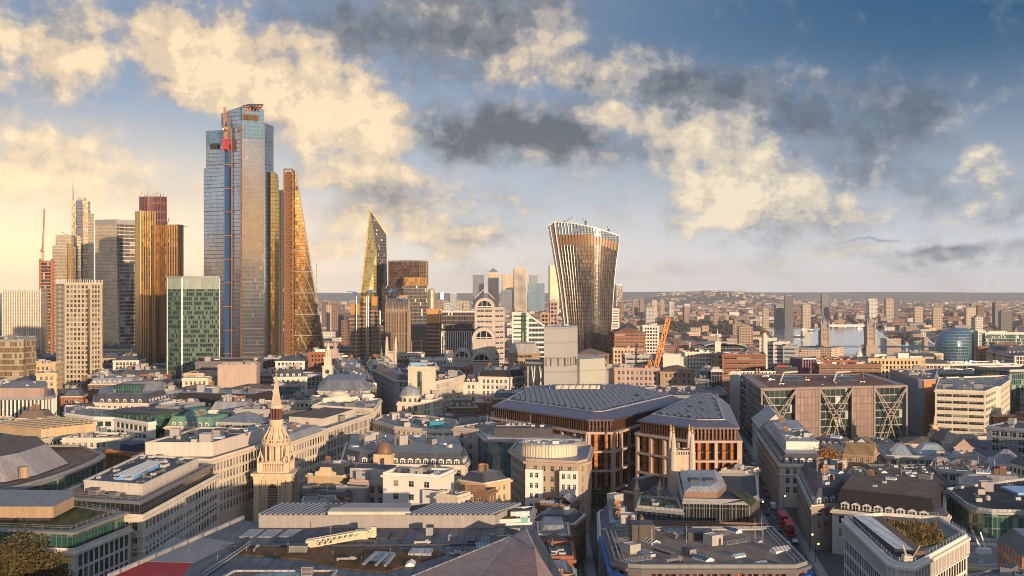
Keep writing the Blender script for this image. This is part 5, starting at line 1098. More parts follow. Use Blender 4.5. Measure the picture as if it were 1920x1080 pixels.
    z4, z5 = Z(786, Y), Z(766, Y); b = MB(); b.lathe(x, Y, [(2.6, z3), (2.7, z4), (2.4, z4)], 14); b.lathe(x, Y, [(1.1, z4), (1.1, z5)], 10, 1)
    for k in range(10): an = k*math.pi/5; b.bar((x+1.95*math.cos(an), Y+1.95*math.sin(an), z4), (x+1.95*math.cos(an), Y+1.95*math.sin(an), z5), .5, .5, 1)
    b.lathe(x, Y, [(2.2, z5), (2.6, z5+.5), (2.6, z5+1.2), (2.0, z5+1.5)], 14); b.build('lantern', [M_, wallm('red_granite', (.16, .07, .055))], t)
    z6, z7 = Z(758, Y), Z(704, Y); b = MB(); b.lathe(x, Y, [(2.1, z5+1.4), (1.9, z6), (1.0, (z6+z7)/2), (.35, z7-1), (.4, z7-.8), (.1, z7)], 4, 0, True, .5); b.build('spire', M_, t); b = MB(); b.lathe(x, Y, [(.1, z7), (.35, z7+.3), (.35, z7+.6), (.05, z7+.9)], 8); b.bar((x-.9, Y, z7+1.6), (x+.8, Y, z7+1.7), .25, .35); b.bar((x, Y, z7+.8), (x, Y, z7+2.2), .1); b.build('weather_vane', GOLD, t)
steeple()
# street of long facades beyond the steeple
building('cream facade block right behind the stone steeple with iron balconies', ccw([(-88, 436), (-79.5, 482), (-108, 486), (-114, 462)]), 26, (3.0, 1.6, 2.6, 4.0, .09), CREAM, n=5, bands=(4.5,), big=4, dorm=0, roof='mansard', rh=3, ri=2, rm=LEAD, base=5)
t = building('cream stone block with tall slit windows and a stone fin facade on the long street', ccw([(-106, 503), (-80, 488), (-68.5, 548), (-94, 562)]), 25.5, (1.9, 1.05, 3.2, 4.0, .09), PORT, roof='flat', deck=PALER, n=6, bands=(4.4,))
b = MB(); b.prism(ccw([(-101, 512), (-84, 503), (-76, 545), (-92, 554)]), 25.5, 29, 0, 1); b.build('penthouse', [PORT, BRNR], t)
t = building('cream block with a sunken terrace and teal glass corner on the long street', ccw([(-101, 572), (-67.5, 553), (-70, 606), (-98, 614)]), 27.5, (3.2, 1.6, 2.6, 4.0, .09), CREAM, n=9, deck=PALER)
b = MB(); b.box(-103.5, -101.2, 575, 585, 20, 30); b.build('teal_corner', TEALG, t)
t = building('rounded stone block with a broad dark slate roof above the street bend', ccw([(X(596, 640), 640), (X(668, 630), 630), (X(690, 640), 640), (X(697, 665), 665), (X(690, 690), 690), (X(600, 690), 690)]), Z(733, 638), 'palace', CREAM, roof='hip', rh=6, rm=LEAD)
building('stone block with a stepped white top left of the street bend', E(680, 602, 700, 606, 22), Z(742, 604), 'stone', PORT, n=3)
t = building('cream block carrying a domed stone rotunda by the long street', E(606, 590, 672, 600, 18), Z(748, 595), 'palace', PORT, n=2); b = MB(); a = at(634, 742, 600); b.lathe(a[0], a[1], [(6, a[2]-6), (6, a[2]), (6.4, a[2]), (6.4, a[2]+.6), (5.6, a[2]+.8), (3.5, a[2]+2.4), (.1, a[2]+3)], 18); b.build('rotunda', CREAM, t)
building('small grey roofed block squeezed behind the cream block left of the steeple', E(440, 560, 500, 555, 24), Z(770, 558), 'office', GREYS, n=5)
# ------------------------------------------------------------------ left middle distance
BRZB = curtain('bronze_band_curtain', 1.6, 4.0, (.20, .15, .08), (.32, .24, .13), .08, .22, spand=(.34, .26, .15), metal=.4, rough=.14, tilt=.05, var=.7, blind=.25, blindc=(.40, .36, .30))
Y = 760; t = tower('bronze glass office with a rounded corner at the far left edge', pxpoly([(-40, Y), (36, Y), (44, Y+2), (49, Y+8), (68, Y+18), (68, Y+60), (-40, Y+60)]), Z(640, Y), BRZB, name='office_block'); clutter(t, E(-30, Y+4, 44, Y+6, 40), Z(640, Y)+.4, 5, random.Random(3))
Y = 600; p = pxpoly([(-30, Y), (80, Y+2), (97, Y+8), (104, Y+18), (100, Y+60), (-30, Y+60)]); t = building('low office with close white fins and a mauve roof storey at the left', p, Z(748, Y), DKG.name, n=0, deck=GREYR); b = MB()
for k in range(4): fins(b, ccw(p)[k], ccw(p)[k+1], 0, Z(748, Y), 2.0, .8, .6)
b.build('fin', WHITE, t); b = MB(); p2 = offset(ccw(p), -4); b.prism(p2, Z(748, Y), Z(729, Y), 0, 1); b.build('roof_storey', [wallm('mauve_panel', (.36, .26, .22), .08), PALER], t); clutter(t, p2, Z(729, Y), 5, random.Random(4))
building('small yellow stone block with a flat green roof left of the grid tower', E(64, 790, 104, 792, 20), Z(684, 790), 'stone', OCHRE, deck=COPPERG, n=2); building('ochre stepped block below the green roofed block', E(68, 700, 106, 704, 26), Z(702, 700), 'stone', OCHRE, n=4)
t = building('french style stone palace with a slate mansard and dormers', pxpoly([(174, 640), (278, 636), (318, 668), (312, 700), (178, 690)]), Z(757, 638), 'palace', PORT, roof='mansard', rh=5.5, ri=2.5, dorm=4.5, n=2); addvol(t, 'glass_penthouse', E(212, 648, 262, 648, 18), Z(757, 638)+5, Z(722, 648), GREENG.name and GREENG); b = MB(); q = ccw(E(262, 650, 308, 668, 20)); b.loft(q, Z(757, 638)+5, offset(q, -4), Z(718, 650), 0, 1); b.build('upper_roof', [LEAD, PALER], t)
t = building('long dark slate mansard block with a line of white dormers', E(318, 662, 478, 650, 34), Z(765, 655), 'stone', CREAM, roof='mansard', rh=8, ri=3.2, dorm=3.6, n=4, rm=wallm('black_slate', (.028, .026, .028), .2), top=LEADP)
building('tan stone building with rooftop masts behind the dark mansard block', E(344, 800, 436, 800, 26), Z(702, 800), 'stone', OCHRE, n=9); building('big blank pinkish stone wall right of the green glass slab', E(408, 765, 481, 768, 22), Z(686, 765), 'stone', wallm('blank_pink_stone', (.43, .33, .27), .07), n=4, blank=(0, 1, 2, 3)); t = building('wide black roofed shed behind the blank pink wall', E(366, 840, 482, 846, 50), Z(680, 840), 'stone', DGREY, deck=wallm('black_roof', (.018, .018, .022), .2, .5), n=3, blank=(0, 1, 2, 3))
t = building('white stone office with very large windows and a glass penthouse', pxpoly([(122, 566), (176, 548), (214, 546), (278, 524), (292, 528), (292, 575), (122, 606)]), Z(788, 540), 'wide', WHITE, n=8, glass=GLASSG, frame=METD); addvol(t, 'glass_penthouse', E(208, 552, 280, 538, 16), Z(788, 540), Z(774, 545), GREENG, GREYR); b = MB(); q = ccw(E(200, 550, 284, 534, 22)); ring(b, q, Z(774, 545), Z(771, 545), 0, -8); b.build('roof_overhang', METD, t)
tower('narrow teal glass block right of the large windowed white office', E(292, 560, 323, 556, 25), Z(768, 556), TEALG, name='office_block')
t = building('stone block with three verdigris copper mansards', E(309, 545, 402, 540, 20), Z(802, 542), 'stone', CREAM, roof='mansard', rh=5, ri=2, dorm=3.4, rm=COPPERG, top=COPPERG, n=2); q = ccw(E(342, 547, 374, 546, 14)); b = MB(); b.loft(q, Z(802, 542)+4, offset(q, -2), Z(770, 547), 0, 0); b.build('centre_mansard', COPPERG, t)
building('grey stone block with a low lead roof right of the verdigris mansards', E(403, 547, 486, 542, 34), Z(792, 544), 'wide', GREYS, roof='hip', rh=4, rm=LEAD, n=0)
for (x0, x1, Y, py, wl, dm, lb) in ((14, 76, 512, 826, PORT, BRNR, 'stone corner building with a small brown dome'), (78, 124, 560, 800, GREYS, COPPERG, 'grey stone building with a small green dome')):
    t = building(lb, E(x0, Y, x1, Y-3, 20), Z(py, Y), 'stone', wl, n=4); a = at((x0*.4+x1*.6), py-2, Y+4); b = MB(); b.lathe(a[0], a[1], [(3, a[2]-1), (3, a[2]+1.5), (3.3, a[2]+1.6), (2.9, a[2]+3.2), (1.8, a[2]+4.6), (.3, a[2]+5.4), (.2, a[2]+6.6), (.02, a[2]+7.4)], 14); b.build('dome', dm, t)
P1 = RZ(24, [(-60, 935), (0, 922), (40, 914), (75, 904), (108, 894), (135, 884), (160, 874), (180, 864), (194, 854), (150, 838), (-60, 838)])
t = building('low building with a sweeping curved glass front and a folded grey metal roof', P1, 24, GREENG.name, n=0, deck=BRNR, corn=.8, ph=None) if False else building('low building with a sweeping curved glass front and a folded grey metal roof', P1, 24, GREENG.name, n=0, deck=BRNR, corn=.8)
q = RZ(24.5, [(-60, 908), (10, 903), (70, 890), (128, 868), (104, 848), (-60, 846)]); b = MB(); b.loft(q, 24.4, offset(q, -7), 31.5, 0, 1); b.build('folded_roof', [roofm('standing_seam', (.30, .27, .26), .12, .3, .45, .5, seam=1.1), BRNR], t); b = MB(); p = E(-20, 446, 76, 428, 26)
for k in range(12): f = k/11; a = Vector(p[0]).lerp(Vector(p[3]), f); c = Vector(p[1]).lerp(Vector(p[2]), f); b.bar((*a, 33.6+.3*(k % 2)), (*c, 33.6+.3*(k % 2)), 1.1, .35)
b.prism(offset(ccw(p), -.8), 30, 33.2); b.build('slatted_plant_screen', OCHRE, t); b = MB(); a = onz(45, 884, 27); b.lathe(a[0], a[1], [(1.5, 25), (1.5, 28.5)], 10); b.build('vent_drum', TAN, t)
b = MB()
for i in range(1, 8): fins(b, P1[i], P1[i+1], 15, 24, 30, .4, .3)
b.build('mullion', LEADP, t)
t = building('scaffolded block with a dark blue sheeted top between the stone offices', E(198, 452, 250, 444, 14), Z(850, 448), 'stone', wallm('orange_board', (.36, .16, .05)), n=4, deck=BRNR); addvol(t, 'sheeted_box', E(206, 455, 249, 450, 10), Z(850, 448), Z(834, 450), wallm('dark_blue_sheet', (.03, .06, .11)))
# ------------------------------------------------------------------ centre foreground
t = building('ochre rendered house with a curved gable and dark mansard', E(577, 404, 640, 398, 13), Z(893, 400), 'stone', OCHRE, blank=(0,), roof='mansard', rh=4, ri=2, dorm=0, n=2); b = MB(); a, c = (X(592, 402), 400.6), (X(630, 399), 399.2); zg_ = Z(893, 400); pts = [(0, 0), (1, 0), (1, 1.5), (.82, 1.8), (.75, 3.2), (.25, 3.2), (.18, 1.8), (0, 1.5)]
f = [(a[0]+(c[0]-a[0])*u, a[1]+(c[1]-a[1])*u, zg_+v) for u, v in pts]; b.face(f); b.face([(x, y+.5, z) for x, y, z in f[::-1]]); 
for i in range(len(f)): j = (i+1) % len(f); b.face([f[i], (f[i][0], f[i][1]+.5, f[i][2]), (f[j][0], f[j][1]+.5, f[j][2]), f[j]])
b.build('curved_gable', OCHRE, t)
building('black flat roofed sliver with small windows in front of the ochre gabled house', E(560, 388, 642, 382, 8), Z(925, 385), 'brick', DGREY, n=3)
t = building('grey and mauve narrow block between ochre house and white house', E(655, 392, 726, 388, 16), Z(905, 390), 'stone', PINK, n=2); addvol(t, 'attic', E(656, 397, 726, 394, 10), Z(905, 390), Z(878, 396), wallm('pale_attic', (.42, .39, .34))); addvol(t, 'blank_stair', E(648, 388, 684, 386, 6), 0, Z(912, 387), wallm('grey_render', (.32, .30, .28)), SLATE)
t = building('bright white rendered house with small paired windows', E(718, 378, 824, 372, 14), Z(893, 375), (5.5, 1.9, 2.0, 4.4, .25), WHITE, n=4, deck=BRNR, blank=(1,)); addvol(t, 'white_annexe', E(792, 372, 822, 369, 4), 0, Z(920, 370), WHITE)
t = building('wide stone block with slate mansard, white dormers and a brown domed pavilion', pxpoly([(640, 442), (668, 434), (872, 428), (880, 440), (868, 486), (650, 494)]), Z(872, 432), 'stone', CREAM, roof='mansard', rh=4.6, ri=1.8, dorm=3.0, n=12, top=GREYR, ds=(2.0, 2.5, 2.3)); a = at(717, 876, 428); b = MB(); b.prism(E(700, 430, 734, 429, 6), 0, Z(852, 430)); b.build('pavilion', OCHRE, t); b = MB(); zc = Z(852, 430); b.lathe(a[0], 433, [(3.1, zc), (3.2, zc+.4), (3.0, zc+2), (2.2, zc+3.6), (1.0, zc+4.4), (.05, zc+4.7)], 18); b.build('dome', wallm('brown_dome', (.17, .105, .06), .15, .5), t); b = MB(); w = 1.05; z_ = Z(872, 429); b.face([(a[0]+u, 429.4, z_+v) for u, v in [(-w, -1), (w, -1)]+[(w*math.cos(math.pi*k/8), 1.6+w*math.sin(math.pi*k/8)) for k in range(9)]]); b.build('arched_window', METD, t)
for x0, x1 in ((690, 742), (756, 800), (800, 830)): addvol(t, 'roof_hut', E(x0, 446, x1, 445, 7), Z(872, 432)+4, Z(840, 446), random.choice([LEADP, PORT, LEAD]), LEADP)
t = building('long cream curved block with a turquoise roof panel behind the brown domed pavilion', pxpoly([(700, 545), (740, 520), (800, 508), (852, 506), (858, 545), (800, 565), (720, 570)]), Z(806, 512), 'stone', CREAM, n=16, deck=PALER, bands=(4,)); b = MB(); a = at(818, 795, 520); b.box(a[0]-3, a[0]+3, 521, 523, a[2]-4, a[2]+1); b.build('turquoise_panel', plain('turquoise', (.02, .25, .33), .4), t)
building('grey beige block with yellowish paired windows left of the teal glass office', E(850, 482, 897, 474, 24), Z(806, 478), (4.6, 1.9, 2.2, 4.2, .3), wallm('pale_pink_render', (.44, .38, .34)), n=5, glass=GLASSY)
t = building('ochre house with a brick chimney wall left of the brick chimneys', E(858, 392, 906, 384, 14), Z(905, 388), 'brick', OCHRE, roof='mansard', rh=3.2, dorm=0, n=2, blank=(0,)); t = building('small brown brick house topped by a row of clay chimney pots', E(874, 374, 914, 371, 7), Z(924, 372), 'house', BRNB, n=0)
for k in range(3): child(unit('chimney'), 'chimney', t, (X(878+k*13, 373), 373, Z(924, 372)), 0, (2.2, 1.6, 2.8))
t = building('small ochre rooftop pavilion with a white stepped parapet beside the white house', E(818, 366, 858, 362, 8), Z(932, 364), 'stone', CREAM, n=3, blank=(0,))
# teal glass office
p = pxpoly([(896, 478), (914, 452), (966, 449), (1090, 446), (1096, 475), (912, 505)]); t = building('teal glass office with a wide overhanging roof slab', p, Z(825, 450), TEALG.name, n=0, deck=PALER, corn=1.6); addvol(t, 'plant_storey', E(926, 462, 1036, 462, 16), Z(825, 450), Z(803, 462), METD, FELT); clutter(t, E(930, 464, 1030, 464, 14), Z(803, 462), 9, random.Random(21))
p = pxpoly([(958, 424), (986, 398), (1084, 392), (1102, 398), (1110, 434), (970, 446)]); t = building('brown stone office with two white window bays and an oval roof drum', p, Z(866, 396), (3.1, 1.4, 1.9, 3.6, .35), wallm('fawn_stone', (.40, .31, .23)), n=0, deck=LEAD, corn=1.1, big=4)
for x0, x1 in ((985, 1017), (1049, 1084)):
    pb = E(x0, 395.2 if x0 < 1000 else 391.6, x1, 394.2 if x0 < 1000 else 390.8, 2.0); w2 = []; b = MB(); facade(b, pb[0], pb[1], 6, Z(881, 394), (1.95, 1.15, 1.8, 3.6, .3), w2, 0, 0, .6, 1, .3); b.wall(pb[1], pb[2], 6, Z(881, 394)); b.wall(pb[3], pb[0], 6, Z(881, 394)); b.face([(*q, Z(881, 394)) for q in pb]); b.build('white_bay', WHITE, t); add_windows(t, w2, big=4)
b = MB(); a = at(1028, 850, 415); n = 28; el = [(a[0]+10.2*math.cos(2*math.pi*k/n), 413+7.5*math.sin(2*math.pi*k/n)) for k in range(n)]; b.prism(el, Z(866, 396), Z(866, 396)+4.2, 0, 1); 
for k in range(n): fins(b, el[k], el[(k+1) % n], Z(866, 396), Z(866, 396)+4.2, 1.1, .25, .3)
ring(b, el, Z(866, 396)+4.2, Z(866, 396)+4.8, .7, -.6, 1); b.build('roof_drum', [CREAM, LEADP], t); clutter(t, offset(el, -1), Z(866, 396)+4.2, 4, random.Random(7), ['cooling_unit', 'plant_room'], sc=.6); clutter(t, p, Z(866, 396), 0, random.Random(3))
# bronze and sandstone headquarters, two blocks
def hq(label, eave, z, slope_in, rise, seed, fl=7.7, ctop=5.2):
    P = ccw(eave); c = cen(P); t = thing('headquarters', label, 'office block', (*c, 0)); take(offset(P, 1)); W = offset(P, -1.6); zl = z-ctop
    b = MB(); b.prism(W, -1, z, 0, top=False); b.build('glass_wall', curtain('dark_bronze_glass', 3.0, 3.85, (.018, .014, .013), (.10, .05, .03), .06, .10, spand=(.08, .04, .025), ior=1.6, rough=.1, tilt=.03, var=.7, blind=.04, blindc=(.25, .15, .07)), t)
    b = MB(); B2 = offset(P, -slope_in); ring(b, P, z-.6, z+.1, .2, -1.8, 0); b.loft(P, z+.1, B2, z+rise, 0); b.build('metal_slope', PURPM, t)
    b = MB(); b.face([(x, y, z+rise) for x, y in B2], None, 0); ring(b, B2, z+rise, z+rise+.35, 0, -.8, 1); b.build('roof', [roofm('dark_blue_roof', (.075, .085, .10), .3, .4, .5), LEADP], t)
    S_ = offset(P, .5)
    for i in range(len(P)):
        if facing(P[i], P[(i+1) % len(P)]) < -.05: continue
        b = MB(); fins(b, W[i], W[(i+1) % len(W)], zl+.5, z-.7, 1.5, .55, .9); b.build('upper_fin', BRONZE, t)
        p0, p1 = S_[i], S_[(i+1) % len(S_)]; L = math.hypot(p1[0]-p0[0], p1[1]-p0[1]); n = max(1, round(L/8.5)); b = MB(); fins(b, p0, p1, -1, zl-.05, L/n, 1.15, -1.3); b.build('column', SANDF, t)
        b = MB(); d = Vector((p1[0]-p0[0], p1[1]-p0[1]))/L; nn = Vector((d.y, -d.x)); w0, w1 = Vector(W[i]), Vector(W[(i+1) % len(W)]); cnt = int((w1-w0).length/2.9); ang = 0
        for k in range(cnt):
            zz = zl-fl
            a = w0+(w1-w0)*((k+.5)/cnt)
            while zz > -3:
                for h0, h1 in ((zz+.5, zz+fl/2-.15), (zz+fl/2+.15, zz+fl-.6)): 
                    e = a+d*1.15+nn*.25; f_ = a-d*.2+nn*1.25; q = [tuple(f_), tuple(e), tuple(e-nn*.25), tuple(f_-nn*.2-d*.2)]; b.prism(q, max(h0, 0), h1)
                zz -= fl
        b.build('copper_slat', COPPERF, t)
    b = MB(); zz = zl
    ring(b, P, zl-.55, zl+.35, 1.2, -1.4); zz -= fl
    while zz > 0: ring(b, P, zz-.4, zz+.4, .9, -1.2); zz -= fl
    b.build('ledge', SANDF, t)
    rng = random.Random(seed); b = MB(); Q = offset(B2, -2.5); x0, x1, y0, y1 = min(p[0] for p in Q), max(p[0] for p in Q), min(p[1] for p in Q), max(p[1] for p in Q)
    a = math.atan2(P[1][1]-P[0][1], P[1][0]-P[0][0])
    yy = y0
    while yy < y1:
        xx = x0
        while xx < x1:
            if inside(xx, yy, Q) and rng.random() < .86: cx_, cy_ = xx, yy; b.face([(cx_-1.0, cy_-.8, z+rise+.25), (cx_+1.0, cy_-.8, z+rise+.25), (cx_+1.0, cy_+.8, z+rise+1.0), (cx_-1.0, cy_+.8, z+rise+1.0)]); b.face([(cx_-1.0, cy_+.8, z+rise+1.0), (cx_+1.0, cy_+.8, z+rise+1.0), (cx_+1.0, cy_+1.0, z+rise+.2), (cx_-1.0, cy_+1.0, z+rise+.2)])
            xx += 2.4
        yy += 2.5
    tag(b.build('roof_light', plain('roof_light_metal', (.13, .145, .17), .4, .3), t), kind='stuff'); return t
hq_l = hq('larger bronze finned stone framed headquarters with a crystalline dark roof', [onz(923, 762, 34), onz(1102, 787, 34), onz(1150, 787, 34), onz(1286, 752, 34), (66, 600), (6, 592)], 34, 6, 2.6, 3)
b = MB(); a = at(1083, 744, 560)
for k in range(9):
    an = [math.pi*i/8 for i in range(9)]; xx = a[0]-14+k*3.4
    for i in range(8): b.bar((xx, 560+3.4*math.cos(an[i]), 36.6+3.4*math.sin(an[i])), (xx, 560+3.4*math.cos(an[i+1]), 36.6+3.4*math.sin(an[i+1])), .28)
b.build('arched_screen', STEEL, hq_l); b = MB(); b.box(a[0]-11, a[0]+11, 558.5, 561.5, 36.6, 39.2); b.build('plant_room', CREAM, hq_l)
hq('smaller bronze finned stone framed headquarters with a wedge shaped roof', [onz(1196, 789, 33), onz(1298, 802, 33), onz(1386, 802, 33), (100, 520), (103, 556), (88, 562)], 33, 5, 2.4, 4)
t = building('long dark roofed hall with white roof ribs behind the bronze headquarters', pxpoly([(1085, 640), (1330, 625), (1362, 650), (1350, 690), (1130, 700)]), Z(742, 635), DKG.name, n=0, deck=roofm('blue_black_roof', (.07, .08, .095), .25, .3, .5), corn=.5); b = MB()
for k in range(12): f = k/11; a = at(1105+k*20, 730, 655); b.bar((a[0], 642, Z(742, 635)+.9), (a[0]-6, 688, Z(742, 635)+1.4), .5, .4)
b.build('roof_rib', LEADP, t); clutter(t, E(1150, 652, 1330, 646, 30), Z(742, 635), 10, random.Random(31))
# church tower with four pinnacles
def gothic(label, px0, px1, Y, pyp, pyt, m, gold=True, ang=0.0, name='church_tower', z0=0, win=True):
    x = (X(px0, Y)+X(px1, Y))/2; w = X(px1, Y)-X(px0, Y); zp, zt = Z(pyp, Y), Z(pyt, Y); t = thing(name, label, 'church tower', (x, Y+w/2, z0)); cy = Y+w/2; sq = rect(x, cy, w*.8, w*.8, ang); take(rect(x, cy, w+1, w+1)); b = MB(); b.prism(sq, z0-1, zp); b.build('shaft', m, t)
    b = MB(); ring(b, sq, zp, zp+w*.06, .15, -.4); ring(b, sq, zp+w*.2, zp+w*.25, .15, -.4)
    for i in range(4): fins(b, sq[i], sq[(i+1) % 4], zp, zp+w*.2, w*.1, w*.045, -.3)
    for k in (.25, .5): ring(b, sq, zp-w*1.9*k, zp-w*1.9*k+w*.05, .15, -.05)
    b.build('parapet', m, t)
    for cx, cy_ in sq:
        b = MB(); r = w*.14; b.lathe(cx, cy_, [(r*1.1, z0), (r, zp+w*.1), (r*1.15, zp+w*.14), (r*.85, zp+w*.2), (r*.75, zp+(zt-zp)*.45), (r*.2, zt-w*.06), (.02, zt)], 8); b.build('pinnacle', m, t)
        if gold: b = MB(); b.lathe(cx, cy_, [(r*.3, zt-w*.3), (r*.45, zt-w*.22), (r*.2, zt-w*.12), (r*.4, zt-w*.08), (.02, zt+w*.05)], 6); b.build('gilded_tip', GOLD, t)
    if win:
        for i in range(4):
            p0, p1 = sq[i], sq[(i+1) % 4]
            if facing(p0, p1) < .2: continue
            d = Vector((p1[0]-p0[0], p1[1]-p0[1])).normalized(); n = Vector((d.y, -d.x)); c = (Vector(p0)+Vector(p1))/2; ww = w*.13; zb = zp-w*1.15
            f = [(-ww, zb), (ww, zb), (ww, zb+w*.4), (ww*.6, zb+w*.55), (0, zb+w*.65), (-ww*.6, zb+w*.55), (-ww, zb+w*.4)]
            b = MB(); b.face([(c.x+d.x*u+n.x*.05, c.y+d.y*u+n.y*.05, z) for u, z in f]); o = b.build('window', METD, t); b = MB()
            for j in range(len(f)): (u, z), (u2, z2) = f[j], f[(j+1) % len(f)]; b.bar((c.x+d.x*u+n.x*.15, c.y+d.y*u+n.y*.15, z), (c.x+d.x*u2+n.x*.15, c.y+d.y*u2+n.y*.15, z2), .3)
            b.bar((c.x+n.x*.12, c.y+n.y*.12, zb), (c.x+n.x*.12, c.y+n.y*.12, zb+w*.65), .18); b.build('tracery', m, o)
    return t
gothic('pale gothic church tower with gilded pinnacles before the bronze headquarters', 1259, 1303, 412, 856, 801, wallm('pale_gothic_stone', (.52, .43, .34), .14))
gothic('distant gothic church tower with four thin pinnacles before the inside out block', 722, 743, 900, 664, 631, wallm('pale_gothic_stone', (.52, .43, .34)), False)
# dark glass office at the centre right and its neighbours
p = pxpoly([(1281, 346), (1404, 344), (1422, 352), (1418, 392), (1268, 398)]); t = building('dark glass office with close pale mullions and a chamfered zinc roof', p, Z(941, 345), DKG.name, n=0, deck=FELT, corn=.3); b = MB()
for k in range(3): fins(b, ccw(p)[k], ccw(p)[k+1], 6, Z(941, 345)-.3, 1.0, .12, .35)
b.build('mullion', STEEL, t); q = offset(ccw(pxpoly([(1283, 351), (1344, 350), (1362, 362), (1350, 388), (1275, 388)])), 0); b = MB(); b.prism(q, Z(941, 345), Z(922, 351), 0, top=False); b.build('copper_band', wallm('copper_band', (.30, .19, .14), .1, .4, metal=.3), t); b = MB(); b.loft(q, Z(922, 351), offset(q, -2.5), Z(922, 351)+1.4, 0, 1); b.build('zinc_roof', [LEADP, LEADP], t); b = MB()
for x0 in (1302, 1330): a = at(x0, 915, 362); b.box(a[0]-1.6, a[0]+1.6, 361, 366, Z(922, 351)+1.2, Z(922, 351)+2.0)
b.build('roof_hatch', METD, t)
b = MB(); b.face([(*q_, Z(941, 345)+.95) for q_ in RZ(Z(941, 345)+1, [(1372, 922), (1395, 918), (1420, 938), (1408, 950)])]); b.build('roof_garden', SEDUM, t)
p = pxpoly([(1194, 352), (1280, 345.5), (1270, 366), (1200, 369)]); t = building('lower dark glass wing with a green roof strip and white edge', p, Z(955, 350), DKG.name, n=2, deck=SEDUM, corn=.5, par=LEADP)
building('blank cream rendered block beside the smaller bronze headquarters', E(1352, 432, 1399, 426, 12), Z(886, 428), 'brick', CREAM, n=4, blank=(0, 1, 3)); building('dark low roofs between the church tower and the cream block', E(1308, 425, 1352, 424, 10), Z(900, 425), 'brick', DGREY, n=5)
t = building('little slate roofed chapel with stone turrets in the lane', E(1194, 402, 1240, 399, 14), Z(937, 400), 'brick', TAN, roof='gable2', rh=3.4, rm=roofm('blue_slate', (.09, .10, .13), .25, .4)); b = MB(); 
for px in (1194, 1237): a = at(px, 940, 399); b.lathe(a[0], a[1], [(.9, 0), (.9, a[2]+4), (1.1, a[2]+4.2), (.7, a[2]+5), (.15, a[2]+8)], 8)
b.build('turret', OCHRE, t); building('brown stone house with a dark mansard and white chimneys by the lane', E(1168, 425, 1204, 420, 16), Z(925, 422), 'brick', TAN, roof='mansard', rh=5, ri=2, dorm=0, n=5)
building('blue slate and lead hipped roofs stepping down beside the narrow street', ccw([(X(1124, 330), 330), (X(1192, 338), 338), (X(1194, 362), 362), (X(1150, 385), 385), (X(1122, 370), 370)]), 13, 'stone', GREYS, roof='mansard', rh=3.5, ri=2.6, dorm=0, n=6, rm=roofm('blue_slate', (.09, .10, .13)), top=LEAD)
t = building('cluster of brown brick houses with a white framed glass gable', E(1004, 378, 1068, 374, 12), Z(950, 376), 'house', BRNB, roof='flat', deck=BRNR, n=4); q = E(1038, 380, 1073, 378, 8); gable(t, ccw(q), Z(946, 378), 2.6, LEAD, GLASS, 1)
building('low brick terrace roofs below the white framed glass gable', E(994, 352, 1078, 348, 16), Z(982, 350), 'house', BRNB, roof='mansard', rh=2.5, dorm=0, n=7, rm=SLATE)
for k, (y0, y1, z, w, rf, rm, nm) in enumerate(((250, 266, 18, TAN, 'flat', None, 'nearest'), (267, 281, 16.5, GREYS, 'mansard', SLATE, 'second'), (282, 299, 18.5, REDB, 'flat', None, 'third'), (300, 313, 16, PORT, 'gable2', BRNR, 'fourth'), (314, 330, 17.5, BRNB, 'mansard', LEAD, 'farthest'))):
    building(f'{nm} narrow house in the row left of the narrow street', ccw([(7.2, y0), (14.8+(y0-250)*.02, y0), (14.8+(y1-250)*.02, y1), (7.2, y1)]), z, 'stone', w, roof=rf, rh=2.6, ri=1.5, rm=rm, dorm=0, n=5, deck=FELT, group='row of narrow houses', kinds=['cooling_unit', 'chimney', 'pipe_run', 'skylight', 'duct'])
# brown flat roof at the bottom centre-right
p = ccw([(24.3, 268), (27, 263.5), (30, 262.5), (66, 262.5), (69.5, 266), (70.5, 306), (25, 305)]); t = building('broad brown flat roof with rounded corners, plant rooms and a blue hoarding', p, 21, (3.2, 2.4, 2.9, 4.2, .9), DGREY, n=16, deck=roofm('brown_grey_roof', (.20, .15, .115), .3, .25), corn=.9, par=GREYR, glass=glassm('reddish_glass', (.06, .02, .015), blind=.2, blindc=(.35, .05, .03))); b = MB(); ring(b, offset(p, -1.6), 21.3, 21.6, .3, 0); ring(b, offset(p, -2.6), 21.3, 21.6, .25, 0); b.build('roof_rail', MET, t); b = MB(); ring(b, p, 18.1, 19.2, 1.5, .3); b.build('hoarding', plain('blue_hoarding', (.02, .13, .45), .5), t)
addvol(t, 'plant_enclosure', E(1185, 291, 1228, 291, 7), 21, 25.2, wallm('dark_louvre', (.10, .09, .08))); addvol(t, 'plant_enclosure', E(1290, 292, 1340, 292, 6), 21, 23, METD)
t = building('bluish curved glass end block left of the broad brown roof', ccw([(25.5, 307), (44, 308), (42, 326), (26, 324)]), 17, DKG.name, roof='mansard', rh=2.6, ri=3, dorm=0, rm=roofm('blue_slate', (.09, .10, .13)), top=LEAD, n=5); building('stone fronted hall with green arched windows behind the broad brown roof', E(1200, 324, 1440, 320, 5), Z(993, 320), 'palace', BRNB, n=0, glass=GLASSG)
